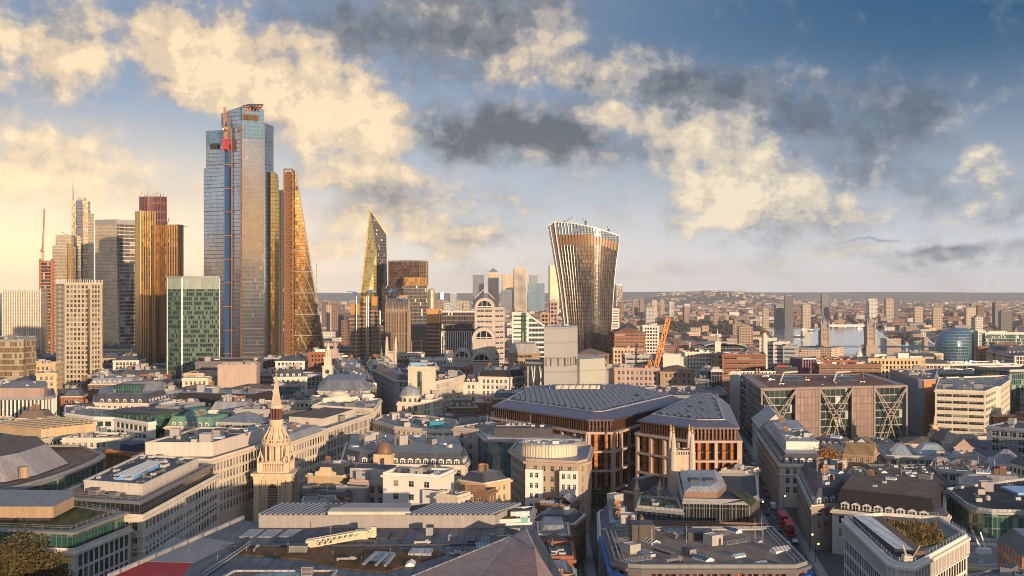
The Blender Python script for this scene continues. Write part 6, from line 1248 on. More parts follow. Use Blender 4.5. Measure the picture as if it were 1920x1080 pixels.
# ------------------------------------------------------------------ around the street bend and the bank junction
building('stone corner block with a low domed slate roof left of the clock steeple', E(514, 765, 576, 770, 28), Z(708, 767), 'palace', PORT, roof='mansard', rh=5, ri=3.5, dorm=4, n=3)
t = building('red brick and white block above the rooftops at the foot of the wedge tower', E(578, 905, 612, 905, 16), Z(662, 905), 'brick', REDB, n=3); addvol(t, 'white_top', E(590, 907, 610, 907, 12), Z(662, 905), Z(655, 905), WHITE)
building('white and brown stepped block right of the red brick and white block', E(606, 930, 640, 932, 18), Z(668, 930), 'brick', TAN, n=4)
def clock_steeple(label, px, Y, w, tiers, m, top):
    x = X(px, Y); t = thing('church_steeple', label, 'church steeple', (x, Y+w/2, 0)); take(rect(x, Y+w/2, w+1, w+1)); cy = Y+w/2
    for k, (py0, py1, s, kind) in enumerate(tiers):
        z0, z1 = Z(py0, Y), Z(py1, Y); b = MB()
        if kind == 's': sq = rect(x, cy, w*s, w*s); b.prism(sq, z0 if k else -1, z1); ring(b, sq, z1-.6, z1, .5, -.2)
        elif kind == 'c':
            b.lathe(x, cy, [(w*s*.33, z0), (w*s*.33, z1)], 12)
            for i in range(8): an = i*math.pi/4+.3; b.lathe(x+w*s*.45*math.cos(an), cy+w*s*.45*math.sin(an), [(w*.045, z0), (w*.04, z1)], 6)
            b.lathe(x, cy, [(w*s*.55, z1-.5), (w*s*.58, z1), (w*s*.4, z1+.2)], 14)
        elif kind == 'd': b.lathe(x, cy, [(w*s*.5, z0), (w*s*.48, z0+(z1-z0)*.4), (w*s*.3, z0+(z1-z0)*.75), (w*.05, z1)], 12)
        else: b.lathe(x, cy, [(w*s*.5, z0), (w*s*.22, z0+(z1-z0)*.5), (.05, z1)], 8)
        b.build({'s': 'stage', 'c': 'lantern', 'd': 'dome', 'p': 'spire'}[kind], top if kind in 'dp' else m, t)
    return t
t = clock_steeple('slim cream church steeple with a clock standing before the wedge tower', 613.5, 760, 6.4, [(720, 686, 1, 's'), (686, 670, .72, 's'), (670, 656, .62, 'c'), (656, 649, .4, 'd'), (649, 638, .16, 'p')], CREAM, CREAM); a = at(613.5, 697, 759.3); b = MB(); n = 14; b.face([(a[0]+1.5*math.cos(2*math.pi*k/n), a[1]+.6, a[2]+1.5*math.sin(2*math.pi*k/n)) for k in range(n)]); b.build('clock_face', METD, t)
clock_steeple('twin topped pale church tower far right of the clock steeple', 627, 930, 5, [(690, 654, 1, 's'), (654, 645, .6, 'c'), (645, 632, .3, 'p')], PINK, PINK)
clock_steeple('small green copper church spire on a brick tower', 714.5, 850, 5, [(720, 677, 1, 's'), (677, 650, .8, 'p')], REDB, COPPERG)
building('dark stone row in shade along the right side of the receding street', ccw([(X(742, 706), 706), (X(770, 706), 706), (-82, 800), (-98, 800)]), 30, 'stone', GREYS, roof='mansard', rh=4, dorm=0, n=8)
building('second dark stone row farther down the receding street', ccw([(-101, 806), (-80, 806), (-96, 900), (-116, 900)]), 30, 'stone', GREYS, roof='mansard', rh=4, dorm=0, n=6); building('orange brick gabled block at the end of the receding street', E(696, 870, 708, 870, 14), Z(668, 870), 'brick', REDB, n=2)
building('left side stone terrace of the receding street', ccw([(-99, 690), (-80, 668), (-96, 770), (-116, 772)]), 29, 'stone', PORT, roof='mansard', rh=4, n=6); building('farther left side stone terrace of the receding street', ccw([(-120, 780), (-100, 780), (-122, 900), (-144, 900)]), 29, 'stone', GREYS, roof='mansard', rh=4, n=6)
t = building('tall beige stone corner block with a glazed stair slot and blank walls', pxpoly([(765, 665), (816, 662), (818, 700), (768, 700)]), Z(690, 663), 'stone', CREAM, n=5, blank=(0, 1, 2, 3)); b = MB(); b.wall((X(784, 664)-.2, 663.4), (X(791, 664), 663), 5, Z(690, 663)-2); b.build('stair_glass', GREENG, t); b = MB(); a = at(786, 684, 680); b.box(a[0]-5, a[0]+5, 676, 684, Z(690, 663)+.5, Z(690, 663)+2.2); b.build('rooflight', plain('blue_rooflight', (.22, .42, .62)), t)
building('long stone wing with a colonnaded upper storey right of the beige corner block', pxpoly([(816, 664), (850, 690), (872, 720), (862, 760), (816, 705)]), Z(716, 670), 'slit', PORT, n=4, bands=(4, 9))
t = building('small stone building with a grey ribbed dome near the junction', E(745, 606, 790, 603, 16), Z(757, 604), 'palace', PORT, n=0, base=2); a = at(767, 757, 606); b = MB(); cy = 612; zb = a[2]; b.lathe(a[0], cy, [(5.6, zb-1), (5.6, zb+3.6), (6, zb+3.7), (6, zb+4.2)], 20); b.build('drum', CREAM, t)
for k in range(12): an = k*math.pi/6+.1; b = MB(); b.box(-.6, .6, -.12, .0, 0, 2.4); child(b.mesh('drum_window', METD), 'drum_window', t, (a[0]+5.62*math.cos(an), cy+5.62*math.sin(an), zb+.4), an+math.pi/2)
b = MB(); b.lathe(a[0], cy, [(5.5, zb+4.2), (5.3, zb+5.6), (4.3, zb+7.4), (2.6, zb+8.7), (.8, zb+9.3), (.7, zb+10.2), (.02, zb+10.8)], 20); b.build('dome', LEAD, t)
building('curved stone colonnade block right of the grey ribbed dome', pxpoly([(790, 604), (812, 606), (829, 622), (822, 640), (790, 630)]), Z(752, 606), 'slit', PORT, n=3)
t = building('white rendered office with many small windows and a dark mansard roof', pxpoly([(897, 722), (958, 716), (986, 730), (984, 765), (900, 765)]), Z(708, 718), 'stone', WHITE, roof='mansard', rh=4.5, ri=3, dorm=0, n=5, bands=(4, 15), rm=wallm('black_slate', (.035, .026, .026)))
building('old stone block with bracketed balconies left of the white rendered office', E(868, 716, 898, 716, 26), Z(718, 716), 'stone', PORT, roof='mansard', rh=4, dorm=3.5, n=2); building('narrow red brick house between the stone wing and the white office', E(862, 800, 885, 800, 16), Z(690, 800), 'brick', REDB, n=2)
t = building('round cornered tan office under a sloping octagonal concrete roof', pxpoly([(953, 806), (960, 800), (1003, 800), (1012, 806), (1010, 830), (955, 830)]), Z(662, 800), (6, 5.4, 1.8, 4.2, .6), TAN, roof='hip', rh=6.5, rm=PALER, bands=(4.2,))
Y = 960; t = building('white banded glass office block right of the arched white building', E(960, Y, 990, Y, 26), Z(588, Y), 'strip', WHITE, n=4, glass=GLASSG, big=9); addvol(t, 'green_stair', E(979, Y-1.5, 986, Y-1.5, 4), 0, Z(586, Y), GREENG)
t = thing('office_block', 'banded office wing with a sloping white edge beam like a triangle', 'office block', (X(1006, Y), Y, 0)); p = E(990, Y+2, 1024, Y+4, 24); take(p); b = MB(); zt = Z(590, Y); b.wall(p[0], p[1], -1, zt, 0, 0, None, Z(614, Y)); b.face([(*p[0], zt), (*p[1], Z(614, Y)), (*p[2], Z(614, Y)), (*p[3], zt)]); b.wall(p[1], p[2], -1, Z(614, Y)); b.build('facade', curtain('white_band_curtain', 3, 4.2, (.03, .05, .06), (.55, .53, .5), .04, .35, spand=(.58, .56, .52)), t); b = MB(); b.bar((p[0][0], p[0][1]-.6, zt), (p[1][0], p[1][1]-.6, Z(614, Y)), 1.4); b.bar((p[0][0], p[0][1]-.6, 0), (p[0][0], p[0][1]-.6, zt), 1.2); b.build('edge_beam', WHITE, t)
building('tan stepped tower block just left of the curved tower', E(1013, 1060, 1030, 1060, 20), Z(588, 1060), 'office', TAN, n=3); building('pinkish slab between tan stepped block and curved tower', E(1031, 1080, 1046, 1080, 20), Z(566, 1080), 'office', PINK, n=2)
# sheeted concrete core
t = thing('building_core', 'grey sheeted square concrete core with an open gap halfway up', 'building', (X(1050, 695), 700, 0)); p = ccw(pxpoly([(1020, 692), (1063, 690), (1083, 705), (1083, 728), (1022, 726)])); take(offset(p, 2)); SH = wallm('grey_sheeting', (.36, .355, .35), .07, .5, course=9, streak=.06)
b = MB(); b.prism(p, Z(672, 690), Z(613, 690), 0, 0); b.build('upper_core', SH, t); b = MB(); b.prism(offset(p, -1.5), Z(690, 690), Z(671, 690)); b.build('core_gap', CONC, t); b = MB(); q = offset(p, -.3)
for i in range(len(q)): fins(b, q[i], q[(i+1) % len(q)], Z(687, 690), Z(672, 690), 4, .6, -.6)
b.build('column', CONC, t); b = MB(); b.prism(p, -1, Z(687, 690), 0, 0); b.build('lower_core', SH, t)
p2 = ccw(pxpoly([(1080, 705), (1087, 702), (1134, 714), (1132, 745), (1082, 745)])); take(p2); b = MB(); b.prism(p2, -1, Z(673, 706), 0, 0); b.build('side_core', wallm('pale_green_sheeting', (.40, .40, .35), .07, .5, course=9, streak=.06), t); clutter(t, p, Z(613, 690), 5, random.Random(9), ['cooling_unit', 'aerial', 'duct'], sc=.7); b = MB(); b.bar(at(1046, 612, 705), at(1041, 596, 705), .4); b.build('concrete_pump_arm', METD, t)
t = tower('dark green glass block crossed by thin white slanting lines', pxpoly([(985, 702), (1021, 694), (1021, 722), (985, 726)]), Z(683, 696), curtain('dark_green_curtain', 1.6, 3.9, (.012, .035, .035), (.05, .07, .07), .06, .08), name='office_block'); b = MB()
for a, c in (((997, 687), (1003, 742)), ((1003, 687), (999, 742)), ((1012, 687), (1016, 742)), ((990, 687), (990, 742)), ((1016, 690), (1011, 742))): b.bar(at(*a, 695), at(*c, 695), .45)
b.build('slanting_line', WHITEM, t); clutter(t, pxpoly([(986, 702), (1020, 696), (1020, 720), (986, 722)]), Z(683, 696), 4, random.Random(4), ['skylight', 'plant_room'], sc=.6)
# between the core and the river
building('low brown tiled roof block behind the sheeted core', E(1082, 865, 1142, 868, 26), Z(664, 866), 'stone', BRNB, roof='hip', rh=4, rm=BRNR)
building('worn stone block with paired windows right of the sheeted core', E(1152, 735, 1236, 730, 26), Z(692, 732), 'stone', PINK, n=9); building('old stone block with a tiled roof at the foot of the orange crane', E(1238, 725, 1302, 722, 24), Z(697, 723), 'stone', TAN, roof='hip', rh=3.5, rm=BRNR, n=0); building('grey glass strip block left of the worn stone block', E(1133, 742, 1153, 740, 20), Z(690, 741), 'strip', GREYS, n=3)
building('long pale office with dark recessed terraces behind the orange crane', E(1172, 900, 1260, 900, 24), Z(668, 900), 'strip', GREYS, n=10, deck=METD); t = building('brick hall with a pale tiered glass upper storey beyond the crane', E(1152, 1070, 1210, 1072, 36), Z(624, 1070), 'strip', REDB, roof='hip', rh=5, rm=roofm('red_tile', (.26, .12, .085)), n=0); building('orange fronted low block before the brick hall', E(1150, 1010, 1196, 1010, 14), Z(655, 1010), 'stone', OCHRE, n=4)
building('dark pyramid roofed block near the curved tower', E(1166, 1330, 1200, 1332, 26), Z(618, 1330), 'office', GREYS, roof='hip', rh=8, rm=SLATE, n=0); building('white banded slab touching the right edge of the curved tower', E(1146, 1500, 1161, 1500, 16), Z(580, 1500), 'strip', WHITE, n=1); building('white office block left of the brick wall range', E(1205, 1250, 1236, 1250, 24), Z(612, 1250), 'office', WHITE, n=3)
cb = onz(1233, 718, 27); Yc = 735; crane('bright orange luffing crane raised high beside the stone blocks', (X(1229, Yc), Yc, 20), Z(694, Yc)-20, 80, 75, 33, ORANGEP, 3.4, .8); a = thing('crane_frame', 'short orange crane back stay frame at the foot of the orange crane', 'crane', (X(1222, Yc), Yc, 20)); b = MB(); b.lattice(at(1228, 712, Yc), at(1217, 675, Yc), 1.6, .4, 1.8); b.bar(at(1214, 712, Yc), at(1217, 675, Yc), .6); b.bar(at(1214, 700, Yc), at(1232, 703, Yc), 1.0); b.bar(at(1232, 708, Yc), at(1236, 660, Yc), .35); b.build('frame', plain('orange_yellow_paint', (.75, .30, .03)), a)
crane('dark slim crane left of the orange crane', (X(1192, 742), 742, 20), 14, 10, 60, 18, METD, 1.6, .3)
t = clock_steeple('stone church turret with a purple cupola and green spire', 1272.5, 770, 8, [(735, 686, 1, 's'), (686, 669, .85, 's'), (669, 657, .9, 'd'), (658, 632, .3, 'p')], CREAM, wallm('purple_cupola', (.14, .07, .10))); building('plain white boxed plant block left of the cupola turret', E(1243, 742, 1275, 740, 14), Z(667, 741), 'stone', WHITE, n=2, blank=(0, 1, 2, 3))
building('long cream terrace with small windows behind the cupola turret', E(1284, 860, 1344, 862, 18), Z(662, 860), 'house', CREAM, n=4); building('cream and glass stepped block right of the long cream terrace', E(1343, 848, 1356, 848, 18), Z(664, 848), 'office', OCHRE, n=1)
building('broad dark red brick office with recessed window bands', E(1354, 805, 1436, 800, 36), Z(666, 802), 'strip', REDB, n=9, glass=GLASSY); building('dark curved stone corner block with a green netted dome', pxpoly([(1303, 700), (1330, 692), (1352, 700), (1350, 740), (1306, 740)]), Z(712, 696), 'stone', GREYS, roof='mansard', rh=5, ri=3, dorm=3.2, n=3)
t = building('netted dark green tower block at the corner of the curved stone block', E(1334, 690, 1354, 690, 12), Z(695, 690), DKG.name, n=1); t = building('small white square block on the roofs left of the braced building', E(1368, 712, 1382, 710, 8), Z(700, 711), 'stone', WHITE, n=0, blank=(0, 1, 2, 3))
# riverside
t = thing('column_monument', 'tall stone column with a gilded urn rising above the riverside roofs', 'monument', (X(1433.5, 905), 905, 0)); x = X(1433.5, 905); b = MB(); b.prism(rect(x, 905, 7, 7), -2, 10); b.build('pedestal', PORT, t); b = MB(); b.lathe(x, 905, [(2.9, 10), (2.6, 12), (2.3, Z(632, 905)), (2.9, Z(631, 905)), (2.9, Z(629, 905)), (1.6, Z(629, 905)), (1.5, Z(624, 905))], 16); b.build('shaft', PORT, t); b = MB(); b.lathe(x, 905, [(1.2, Z(624, 905)), (1.7, Z(620, 905)), (.9, Z(617, 905)), (.1, Z(614, 905))], 10); b.build('urn', GOLD, t); take(rect(x, 905, 8, 8))
t = thing('market_hall', 'pale hall under a long shallow curved grey roof near the river', 'building', (X(1360, 1260), 1270, gz(1260))); p = E(1320, 1255, 1398, 1258, 44); take(p); b = MB(); n = 12; zc = Z(650, 1255); ar = [(p[0][0]+(p[1][0]-p[0][0])*k/n, 5*math.sin(math.pi*(.12+.8*k/n))) for k in range(n+1)]
for k in range(n): b.face([(ar[k][0], 1252, zc+ar[k][1]), (ar[k+1][0], 1252, zc+ar[k+1][1]), (ar[k+1][0], 1300, zc+ar[k+1][1]), (ar[k][0], 1300, zc+ar[k][1])]); b.face([(ar[k][0], 1252, zc+ar[k][1]-1), (ar[k+1][0], 1252, zc+ar[k+1][1]-1), (ar[k+1][0], 1252, zc+ar[k+1][1]), (ar[k][0], 1252, zc+ar[k][1])])
b.build('roof', LEADP, t); b = MB(); b.prism(ccw(p), gz(1255)-1, zc+.5, 0, top=False); b.build('wall', DKG, t)
clock_steeple('white church spire standing before the curved grey roof', 1346, 1180, 6, [(665, 640, 1, 's'), (640, 628, .6, 'c'), (628, 616, .35, 'p')], PORT, PORT)
for k, (x0, x1, py, Y, w) in enumerate(((1424, 1452, 636, 1040, WHITE), (1450, 1474, 643, 1030, WHITE), (1468, 1492, 650, 1022, GREYS))): building(['tallest stepped white glass block at the river edge', 'middle stepped white glass block at the river edge', 'lowest grey stepped glass block at the river edge'][k], E(x0, Y, x1, Y-4, 26), Z(py, Y), 'strip', w, n=4, glass=GLASSG)
t = tower('curved office with purple and red vertical ribs', pxpoly([(1483, 900), (1505, 884), (1530, 884), (1530, 910), (1485, 915)]), Z(674, 888), DKG, name='office_block'); b = MB(); p = ccw(pxpoly([(1483, 900), (1505, 884), (1530, 884), (1530, 910), (1485, 915)])); fins(b, p[0], p[1], 0, Z(673, 888), 2.0, .9, .8); fins(b, p[1], p[2], 0, Z(673, 888), 2.0, .9, .8); b.build('rib', wallm('purple_rib', (.26, .13, .17)), t)
building('reddish block with a planted roof terrace right of the ribbed office', E(1530, 884, 1610, 890, 24), Z(677, 886), 'slit', REDB, n=5, deck=SEDUM)
t = building('grand cream stone headquarters with rows of small dark windows', pxpoly([(1628, 884), (1726, 884), (1735, 900), (1730, 920), (1632, 920)]), Z(674, 884), 'stone', OCHRE, n=6, bands=(4.2, 8), deck=PALER); 
for x0, x1, py in ((1640, 1662, 664), (1655, 1680, 668), (1684, 1704, 662), (1706, 1730, 668)): addvol(t, 'roof_house', E(x0, 896, x1, 896, 9), Z(674, 884), Z(py, 896), [WHITE, CREAM, PORT, GREYS][(x0+x1) % 4], PALER)
clock_steeple('small white domed cupola left of the cream headquarters', 1613, 930, 7, [(690, 668, 1, 's'), (668, 657, .8, 'd'), (657, 640, .12, 'p')], PORT, PORT)
building('long low brown and glass block behind the braced building', E(1536, 806, 1652, 806, 20), Z(685, 806), 'strip', wallm('rust_band', (.24, .12, .07)), n=9, deck=GREYR); t = building('black block with a bright red roof box behind the lattice screen', E(1452, 772, 1494, 770, 16), Z(690, 771), 'stone', METD, n=2, blank=(0, 1, 2, 3)); addvol(t, 'red_box', E(1456, 774, 1476, 773, 6), Z(690, 771), Z(685, 773), REDP)
# braced building with pinkish panels
Y = 600; zt = Z(728, Y); P = ccw([(X(1427, Y), Y), (X(1700, 621), 621), (224, 712), (143, 704)]); t = thing('office_block', 'broad office with dark glass bays behind pale X braces and pinkish panels', 'office block', (180, 650, 0)); take(offset(P, 2)); b = MB(); b.prism(offset(P, -2), -1, zt, 0, top=False); b.build('glass_wall', curtain('braced_dark_glass', 3, 4.1, (.02, .035, .032), (.13, .13, .12), .04, .12, spand=(.20, .20, .18), var=.8, blind=.08, blindc=(.30, .36, .28)), t)
b = MB(); ring(b, P, zt-1.0, zt, .4, -5, 0); b.face([(x, y, zt-.3) for x, y in offset(P, -4.5)], None, 1); b.build('roof', [wallm('pink_steel', (.28, .215, .185), .1), roofm('rust_roof', (.21, .105, .07), .35, .2)], t)
SAL = curtain('pinkish_panel', 2.2, 4.1, (.20, .14, .12), (.15, .105, .09), .16, .12, rough=.5, ior=1.4, tilt=.01, var=.25, spand=(.17, .12, .10), frough=.3); f = lambda px: Vector(P[0]).lerp(Vector(P[1]), (px-1427)/(1700-1427)); P0, P1 = Vector(P[0]), Vector(P[1]); d = (P1-P0).normalized(); nn = Vector((d.y, -d.x))
for x0, x1 in ((1491, 1533), (1596, 1636)): a, c = f(x0), f(x1); b = MB(); b.prism(ccw([tuple(a+nn*.4), tuple(c+nn*.4), tuple(c-nn*4), tuple(a-nn*4)]), -1, zt-1); b.build('panel_wall', SAL, t)
BR = wallm('pale_brace', (.26, .20, .17), .08, .5)
for x0, x1 in ((1428, 1490), (1534, 1595), (1637, 1699)):
    b = MB(); A = lambda u, z: (f(x0+(x1-x0)*u).x+nn.x*.6, f(x0+(x1-x0)*u).y+nn.y*.6, z); zb = -2
    for s in (0, 1):
        o = lambda u: 1-u if s else u
        b.bar(A(o(.02), zt-1.5), A(o(.62), zt-16.5), .55); b.bar(A(o(.02), zt-2), A(o(.42), zt-16.5), .55); b.bar(A(o(.62), zt-16.5), A(o(.98), zb), .55); b.bar(A(o(.42), zt-16.5), A(o(.76), zb), .55)
        for k in (.22, .45, .68, .9): b.bar(A(o(.02+.60*k), zt-1.5-15*k), A(o(.02+.40*k), zt-2-14.5*k), .4)
    b.bar(A(.4, zt-16.5), A(.6, zt-16.5), .5); b.build('brace', BR, t)
b = MB()
for px in (1427.5, 1490, 1534, 1595, 1637, 1699): a = f(px); b.bar((a.x+nn.x*.5, a.y+nn.y*.5, -1), (a.x+nn.x*.5, a.y+nn.y*.5, zt), .8)
b.build('column', BR, t); b = MB()
for k in range(8): z = zt-4.1*(k+1); b.bar((P[3][0]-.3, P[3][1], z), (P[0][0]-.3, P[0][1], z), .5)
for k in range(14): a = Vector(P[3]).lerp(P0, k/14); c = Vector(P[3]).lerp(P0, (k+1)/14); b.bar((a.x-.3, a.y, zt-33 if k % 2 else zt-2), (c.x-.3, c.y, zt-2 if k % 2 else zt-33), .22)
b.build('side_grille', STEEL, t)
for x0, x1 in ((1470, 1512), (1570, 1610)): q = E(x0, 648, x1, 652, 10); b = MB(); b.loft(ccw(q), zt-.3, offset(ccw(q), -1.5), zt+2.4, 0, 1); b.build('roof_machine_room', [DKG, LEADP], t); b = MB(); b.bar((q[0][0]-2, q[0][1], zt), (q[0][0]+2, q[0][1]+8, zt+4.5), .7); b.bar((q[0][0]+2, q[0][1]+8, zt+4.5), (q[0][0]+10, q[0][1]+8, zt+5), .7); b.build('cradle_arm', CREAM, t)
clutter(t, offset(P, -8), zt-.2, 10, random.Random(77), ['duct', 'cooling_unit', 'aerial'], sc=.8); t = thing('lattice_screen', 'white lattice roof screen with two brown masts at the back of the braced building', 'screen', (X(1415, 730), 730, 20)); b = MB()
for k in range(10):
    x0, x1 = 1384+k*7, 1391+k*7; b.bar(at(x0, 712, 730), at(x1, 697, 730), .35); b.bar(at(x1, 712, 730), at(x0, 697, 730), .35)
b.bar(at(1384, 697, 730), at(1454, 697, 730), .6); b.bar(at(1384, 712, 730), at(1454, 712, 730), .6); b.build('lattice', WHITEM, t); b = MB(); b.box(X(1384, 731), X(1454, 731), 731.5, 745, 0, Z(697, 730)-.5); b.build('wall', DKG, t)
b = MB(); 
for px in (1419, 1424): b.bar(at(px, 712, 729), at(px, 690, 729), .7)
b.build('mast', TAN, t); take(E(1384, 729, 1454, 729, 18))
# copper brick tower and banded office
p = ccw(pxpoly([(1668, 765), (1722, 670), (1732, 668), (1753, 672), (1758, 764)])); zt = Z(714, 670); t = thing('office_block', 'orange brick clad tower block with a blue grey side wall', 'office block', (*cen(p), 0)); take(offset(p, 1)); b = MB(); b.prism(p, -1, zt, 0, top=False); b.build('side_wall', wallm('blue_grey_panel', (.22, .26, .30), .08, .35, course=4), t); b = MB(); b.prism(ccw([(p[2][0]-.1, p[2][1]-.4), (p[3][0]+.3, p[3][1]-.4), (p[3][0]+.6, p[3][1]+12), (p[2][0], p[2][1]+10)]), -1, zt+.2, 0, 1); b.build('front_wall', [curtain('orange_brick_grid', 1.5, 1.2, (.43, .20, .09), (.36, .165, .075), .12, .14, rough=.7, ior=1.4, tilt=.01, var=.25, frough=.2), FELT], t); flat_roof(t, p, zt, GRAVEL, PINK, random.Random(5), 14, ['aerial', 'cooling_unit', 'duct'])
p = pxpoly([(1753, 648), (1848, 637), (1868, 668), (1876, 668), (1894, 722), (1890, 760), (1760, 740)]); t = building('cream office with dark ribbon windows stepping around its corner', p, Z(735, 640), (8, 7.6, 1.7, 3.85, .35), wallm('cream_concrete', (.62, .55, .42), .06), n=9, deck=GREYR, big=5, kinds=['duct', 'duct', 'plant_room', 'cooling_unit'])
tower('green glass office at the right edge behind the ribbon windowed office', E(1893, 768, 1990, 776, 40), Z(697, 768), GREENG, name='office_block'); building('long flat office with a white roof edge far behind the ribbon windowed office', E(1738, 985, 1908, 992, 34), Z(684, 985), DKG.name, n=14, corn=1.2, cwall=WHITE, par=WHITE); building('flat office roof crowded with plant behind the ribbon windowed office', E(1756, 838, 1918, 838, 40), Z(699, 838), 'strip', GREYS, n=26, corn=.8); building('wide pale flat block under the long white roof edge', E(1905, 930, 1990, 935, 30), Z(690, 930), 'strip', PORT, n=6)
t = thing('brick_viaduct', 'orange brick railway arches at the right edge', 'viaduct', (X(1900, 650), 650, 0)); b = MB(); x0, x1 = X(1862, 650), X(1990, 650); n = 5; w = (x1-x0)/n; zt = Z(782, 650); take([(x0, 648), (x1, 648), (x1, 665), (x0, 665)])
for k in range(n):
    xa = x0+k*w; r = w*.38; xc = xa+w/2; m_ = 10; A = [(xc-r*math.cos(math.pi*i/m_), zt-3-r+r*math.sin(math.pi*i/m_)) for i in range(m_+1)]
    for i in range(m_): b.face([(A[i][0], 650, A[i][1]), (A[i+1][0], 650, A[i+1][1]), (A[i+1][0], 650, zt), (A[i][0], 650, zt)]); b.face([(A[i][0], 650, A[i][1]), (A[i][0], 662, A[i][1]), (A[i+1][0], 662, A[i+1][1]), (A[i+1][0], 650, A[i+1][1])])
    b.wall((xa, 650), (xc-r, 650), -2, zt); b.wall((xc+r, 650), (xa+w, 650), -2, zt)
b.face([(x0, 650, zt), (x1, 650, zt), (x1, 664, zt), (x0, 664, zt)]); b.build('arch', wallm('orange_brick', (.40, .17, .075), course=.8), t); b = MB(); b.box(x0, x1, 649.4, 650.2, zt, zt+1); b.build('parapet', OCHRE, t)
t = building('dark blue glass hall in a thick grey frame at the right edge', E(1850, 566, 2000, 540, 34), Z(806, 556), 'wide', DKG.name and wallm('blue_grey_panel', (.22, .26, .30)), n=6, deck=FELT)
# ------------------------------------------------------------------ right foreground
take([(74, 290), (106, 290), (108, 371), (80, 371)]); take([(62, 310), (84, 310), (98, 440), (86, 440)])
t = building('pale stone corner block with a stepped mansard and white roof storey by the street', ccw([(106, 448), (124, 447), (140, 545), (119, 548)]), 16.8, 'stone', PORT, roof='mansard', rh=4.2, ri=2.2, dorm=3.0, n=0, bands=(3.9,), rm=SLATE, top=LEADP); q = ccw([(112, 462), (125, 461), (136, 540), (124, 541)]); addvol(t, 'white_storey', q, 20.5, 24.3, WHITE, LEADP); clutter(t, q, 24.3, 6, random.Random(14), ['chimney', 'plant_room', 'skylight', 'duct'])
building('narrow stone block with a steep green and lead gable up the street', ccw([(121, 552), (136, 550), (143, 594), (127, 597)]), 19, 'stone', PORT, roof='gable2', rh=7, rm=LEADP)
building('slate roofed stone row up the street below the braced building', ccw([(130, 604), (143, 596), (152, 640), (140, 646)]), 9, 'stone', GREYS, roof='mansard', rh=4, dorm=3, n=4)
t = building('corner block with grey brick walls, white window surrounds and a dark slate mansard', ccw([(98.5, 372), (110, 377), (131, 424), (127, 436), (110, 437)]), 14.6, 'stone', wallm('grey_brick', (.30, .25, .22), course=.5), roof='mansard', rh=5.4, ri=2.4, dorm=2.9, n=14, top=FELT, big=3.5)
t = building('stone block with a curved dark slate roof and a row of white dormers', ccw([(104.5, 369), (131, 349), (135, 353), (150, 392), (120, 405)]), 14, 'palace', PORT, roof='mansard', rh=7, ri=2, dorm=3.6, n=3, rm=wallm('black_slate', (.035, .026, .026)), top=BRNR, ds=(2.7, 3.5, 2.8)); b = MB(); b.prism(rect(133, 352, 5.5, 5.5, -.5), 0, 16); ring(b, rect(133, 352, 5.5, 5.5, -.5), 14.6, 15.4, .5, -.2); b.build('corner_pavilion', PORT, t); q = rect(133, 352, 5.2, 5.2, -.5); b = MB(); b.loft(q, 16, offset(q, -1.2), 18.2, 0, 0); b.build('pavilion_roof', SLATE, t)
P = ccw([(94.6, 322), (90.2, 270), (91, 266.5), (94, 265), (120, 298), (121.5, 321), (107, 327)]); t = building('white modern office with slim stone fins and a planted roof garden', P, 20.6, (2.1, 1.5, 3.1, 4.0, .1), WHITE, n=0, deck=PAVE, corn=.8, bands=(4.6,), glass=GLASS, frame=METD, big=5)
b = MB()
for k in range(len(P)):
    if facing(P[k], P[(k+1) % len(P)]) > -.1: fins(b, P[k], P[(k+1) % len(P)], 16.2, 19.8, 2.1, .35, .55)
b.build('fin', WHITE, t); railing(t, offset(P, -.5), 21.5); b = MB(); b.prism(ccw([(95.6, 317), (93.5, 276), (97.5, 274), (100.5, 317)]), 20.5, 22.6, 0, 1); b.build('plant_strip', [METD, roofm('white_panel_roof', (.50, .49, .46), .1, .3, .5, .4, seam=2.5)], t); b = MB(); b.prism(ccw([(100.8, 317), (98, 274), (100.5, 275.5), (103.5, 317)]), 20.5, 22.2); b.build('brick_strip', BRNB, t); b = MB(); p = ccw([(103.5, 317), (101, 284), (112, 291), (117, 312)]); b.prism(p, 20.4, 21.2); o = b.build('garden_bed', SEDUM, t); rg = random.Random(4); b = MB()
for k in range(2600):
    x, y = rg.uniform(101, 117), rg.uniform(284, 317)
    if not inside(x, y, p): continue
    h = rg.uniform(.3, 1.3)*(1.5 if mnoise.noise((x*.25, y*.25, 0)) > .1 else .7); a = rg.uniform(0, 6.3); s = rg.uniform(.15, .4); b.face([(x-s*math.cos(a), y-s*math.sin(a), 21.1), (x+s*math.cos(a), y+s*math.sin(a), 21.1), (x+rg.uniform(-.3, .3), y+rg.uniform(-.3, .3), 21.1+h)])
tag(b.build('planting', leafm('garden_leaf', (.05, .065, .012), (.26, .14, .035)), t), kind='stuff')
cr = thing('cleaning_machine', 'small cream window cleaning crane at the corner of the planted white office', 'machine', (93.8, 269, 21.5)); b = MB(); b.box(93, 95, 268, 270, 21, 22.6); b.bar((94, 269, 22), (92.2, 267.2, 25.5), .3); b.bar((95, 268.5, 22), (96, 266.5, 25.2), .25); b.build('body', CREAM, cr)
P = ccw([(150.5, 392), (146, 362), (146.8, 356.5), (150, 353.5), (160, 352), (195, 372), (190, 415)]); t = building('green glass office with rounded corners and a black flat roof', P, 16.5, GREENG.name, n=9, deck=roofm('black_roof_felt', (.035, .035, .04), .3, .3), corn=.5, par=LEADP); b = MB(); ring(b, offset(P, 2.2), 7.2, 8.2, .3, -2.2); b.build('terrace', LEADP, t); b = MB(); b.prism(offset(P, 2.2), -1, 7.2, top=False); b.build('lower_storey', GREENG, t); b = MB(); b.box(171, 182, 382, 396, 16.6, 17.4); b.build('rooflight', plain('blue_rooflight', (.22, .42, .62)), t)
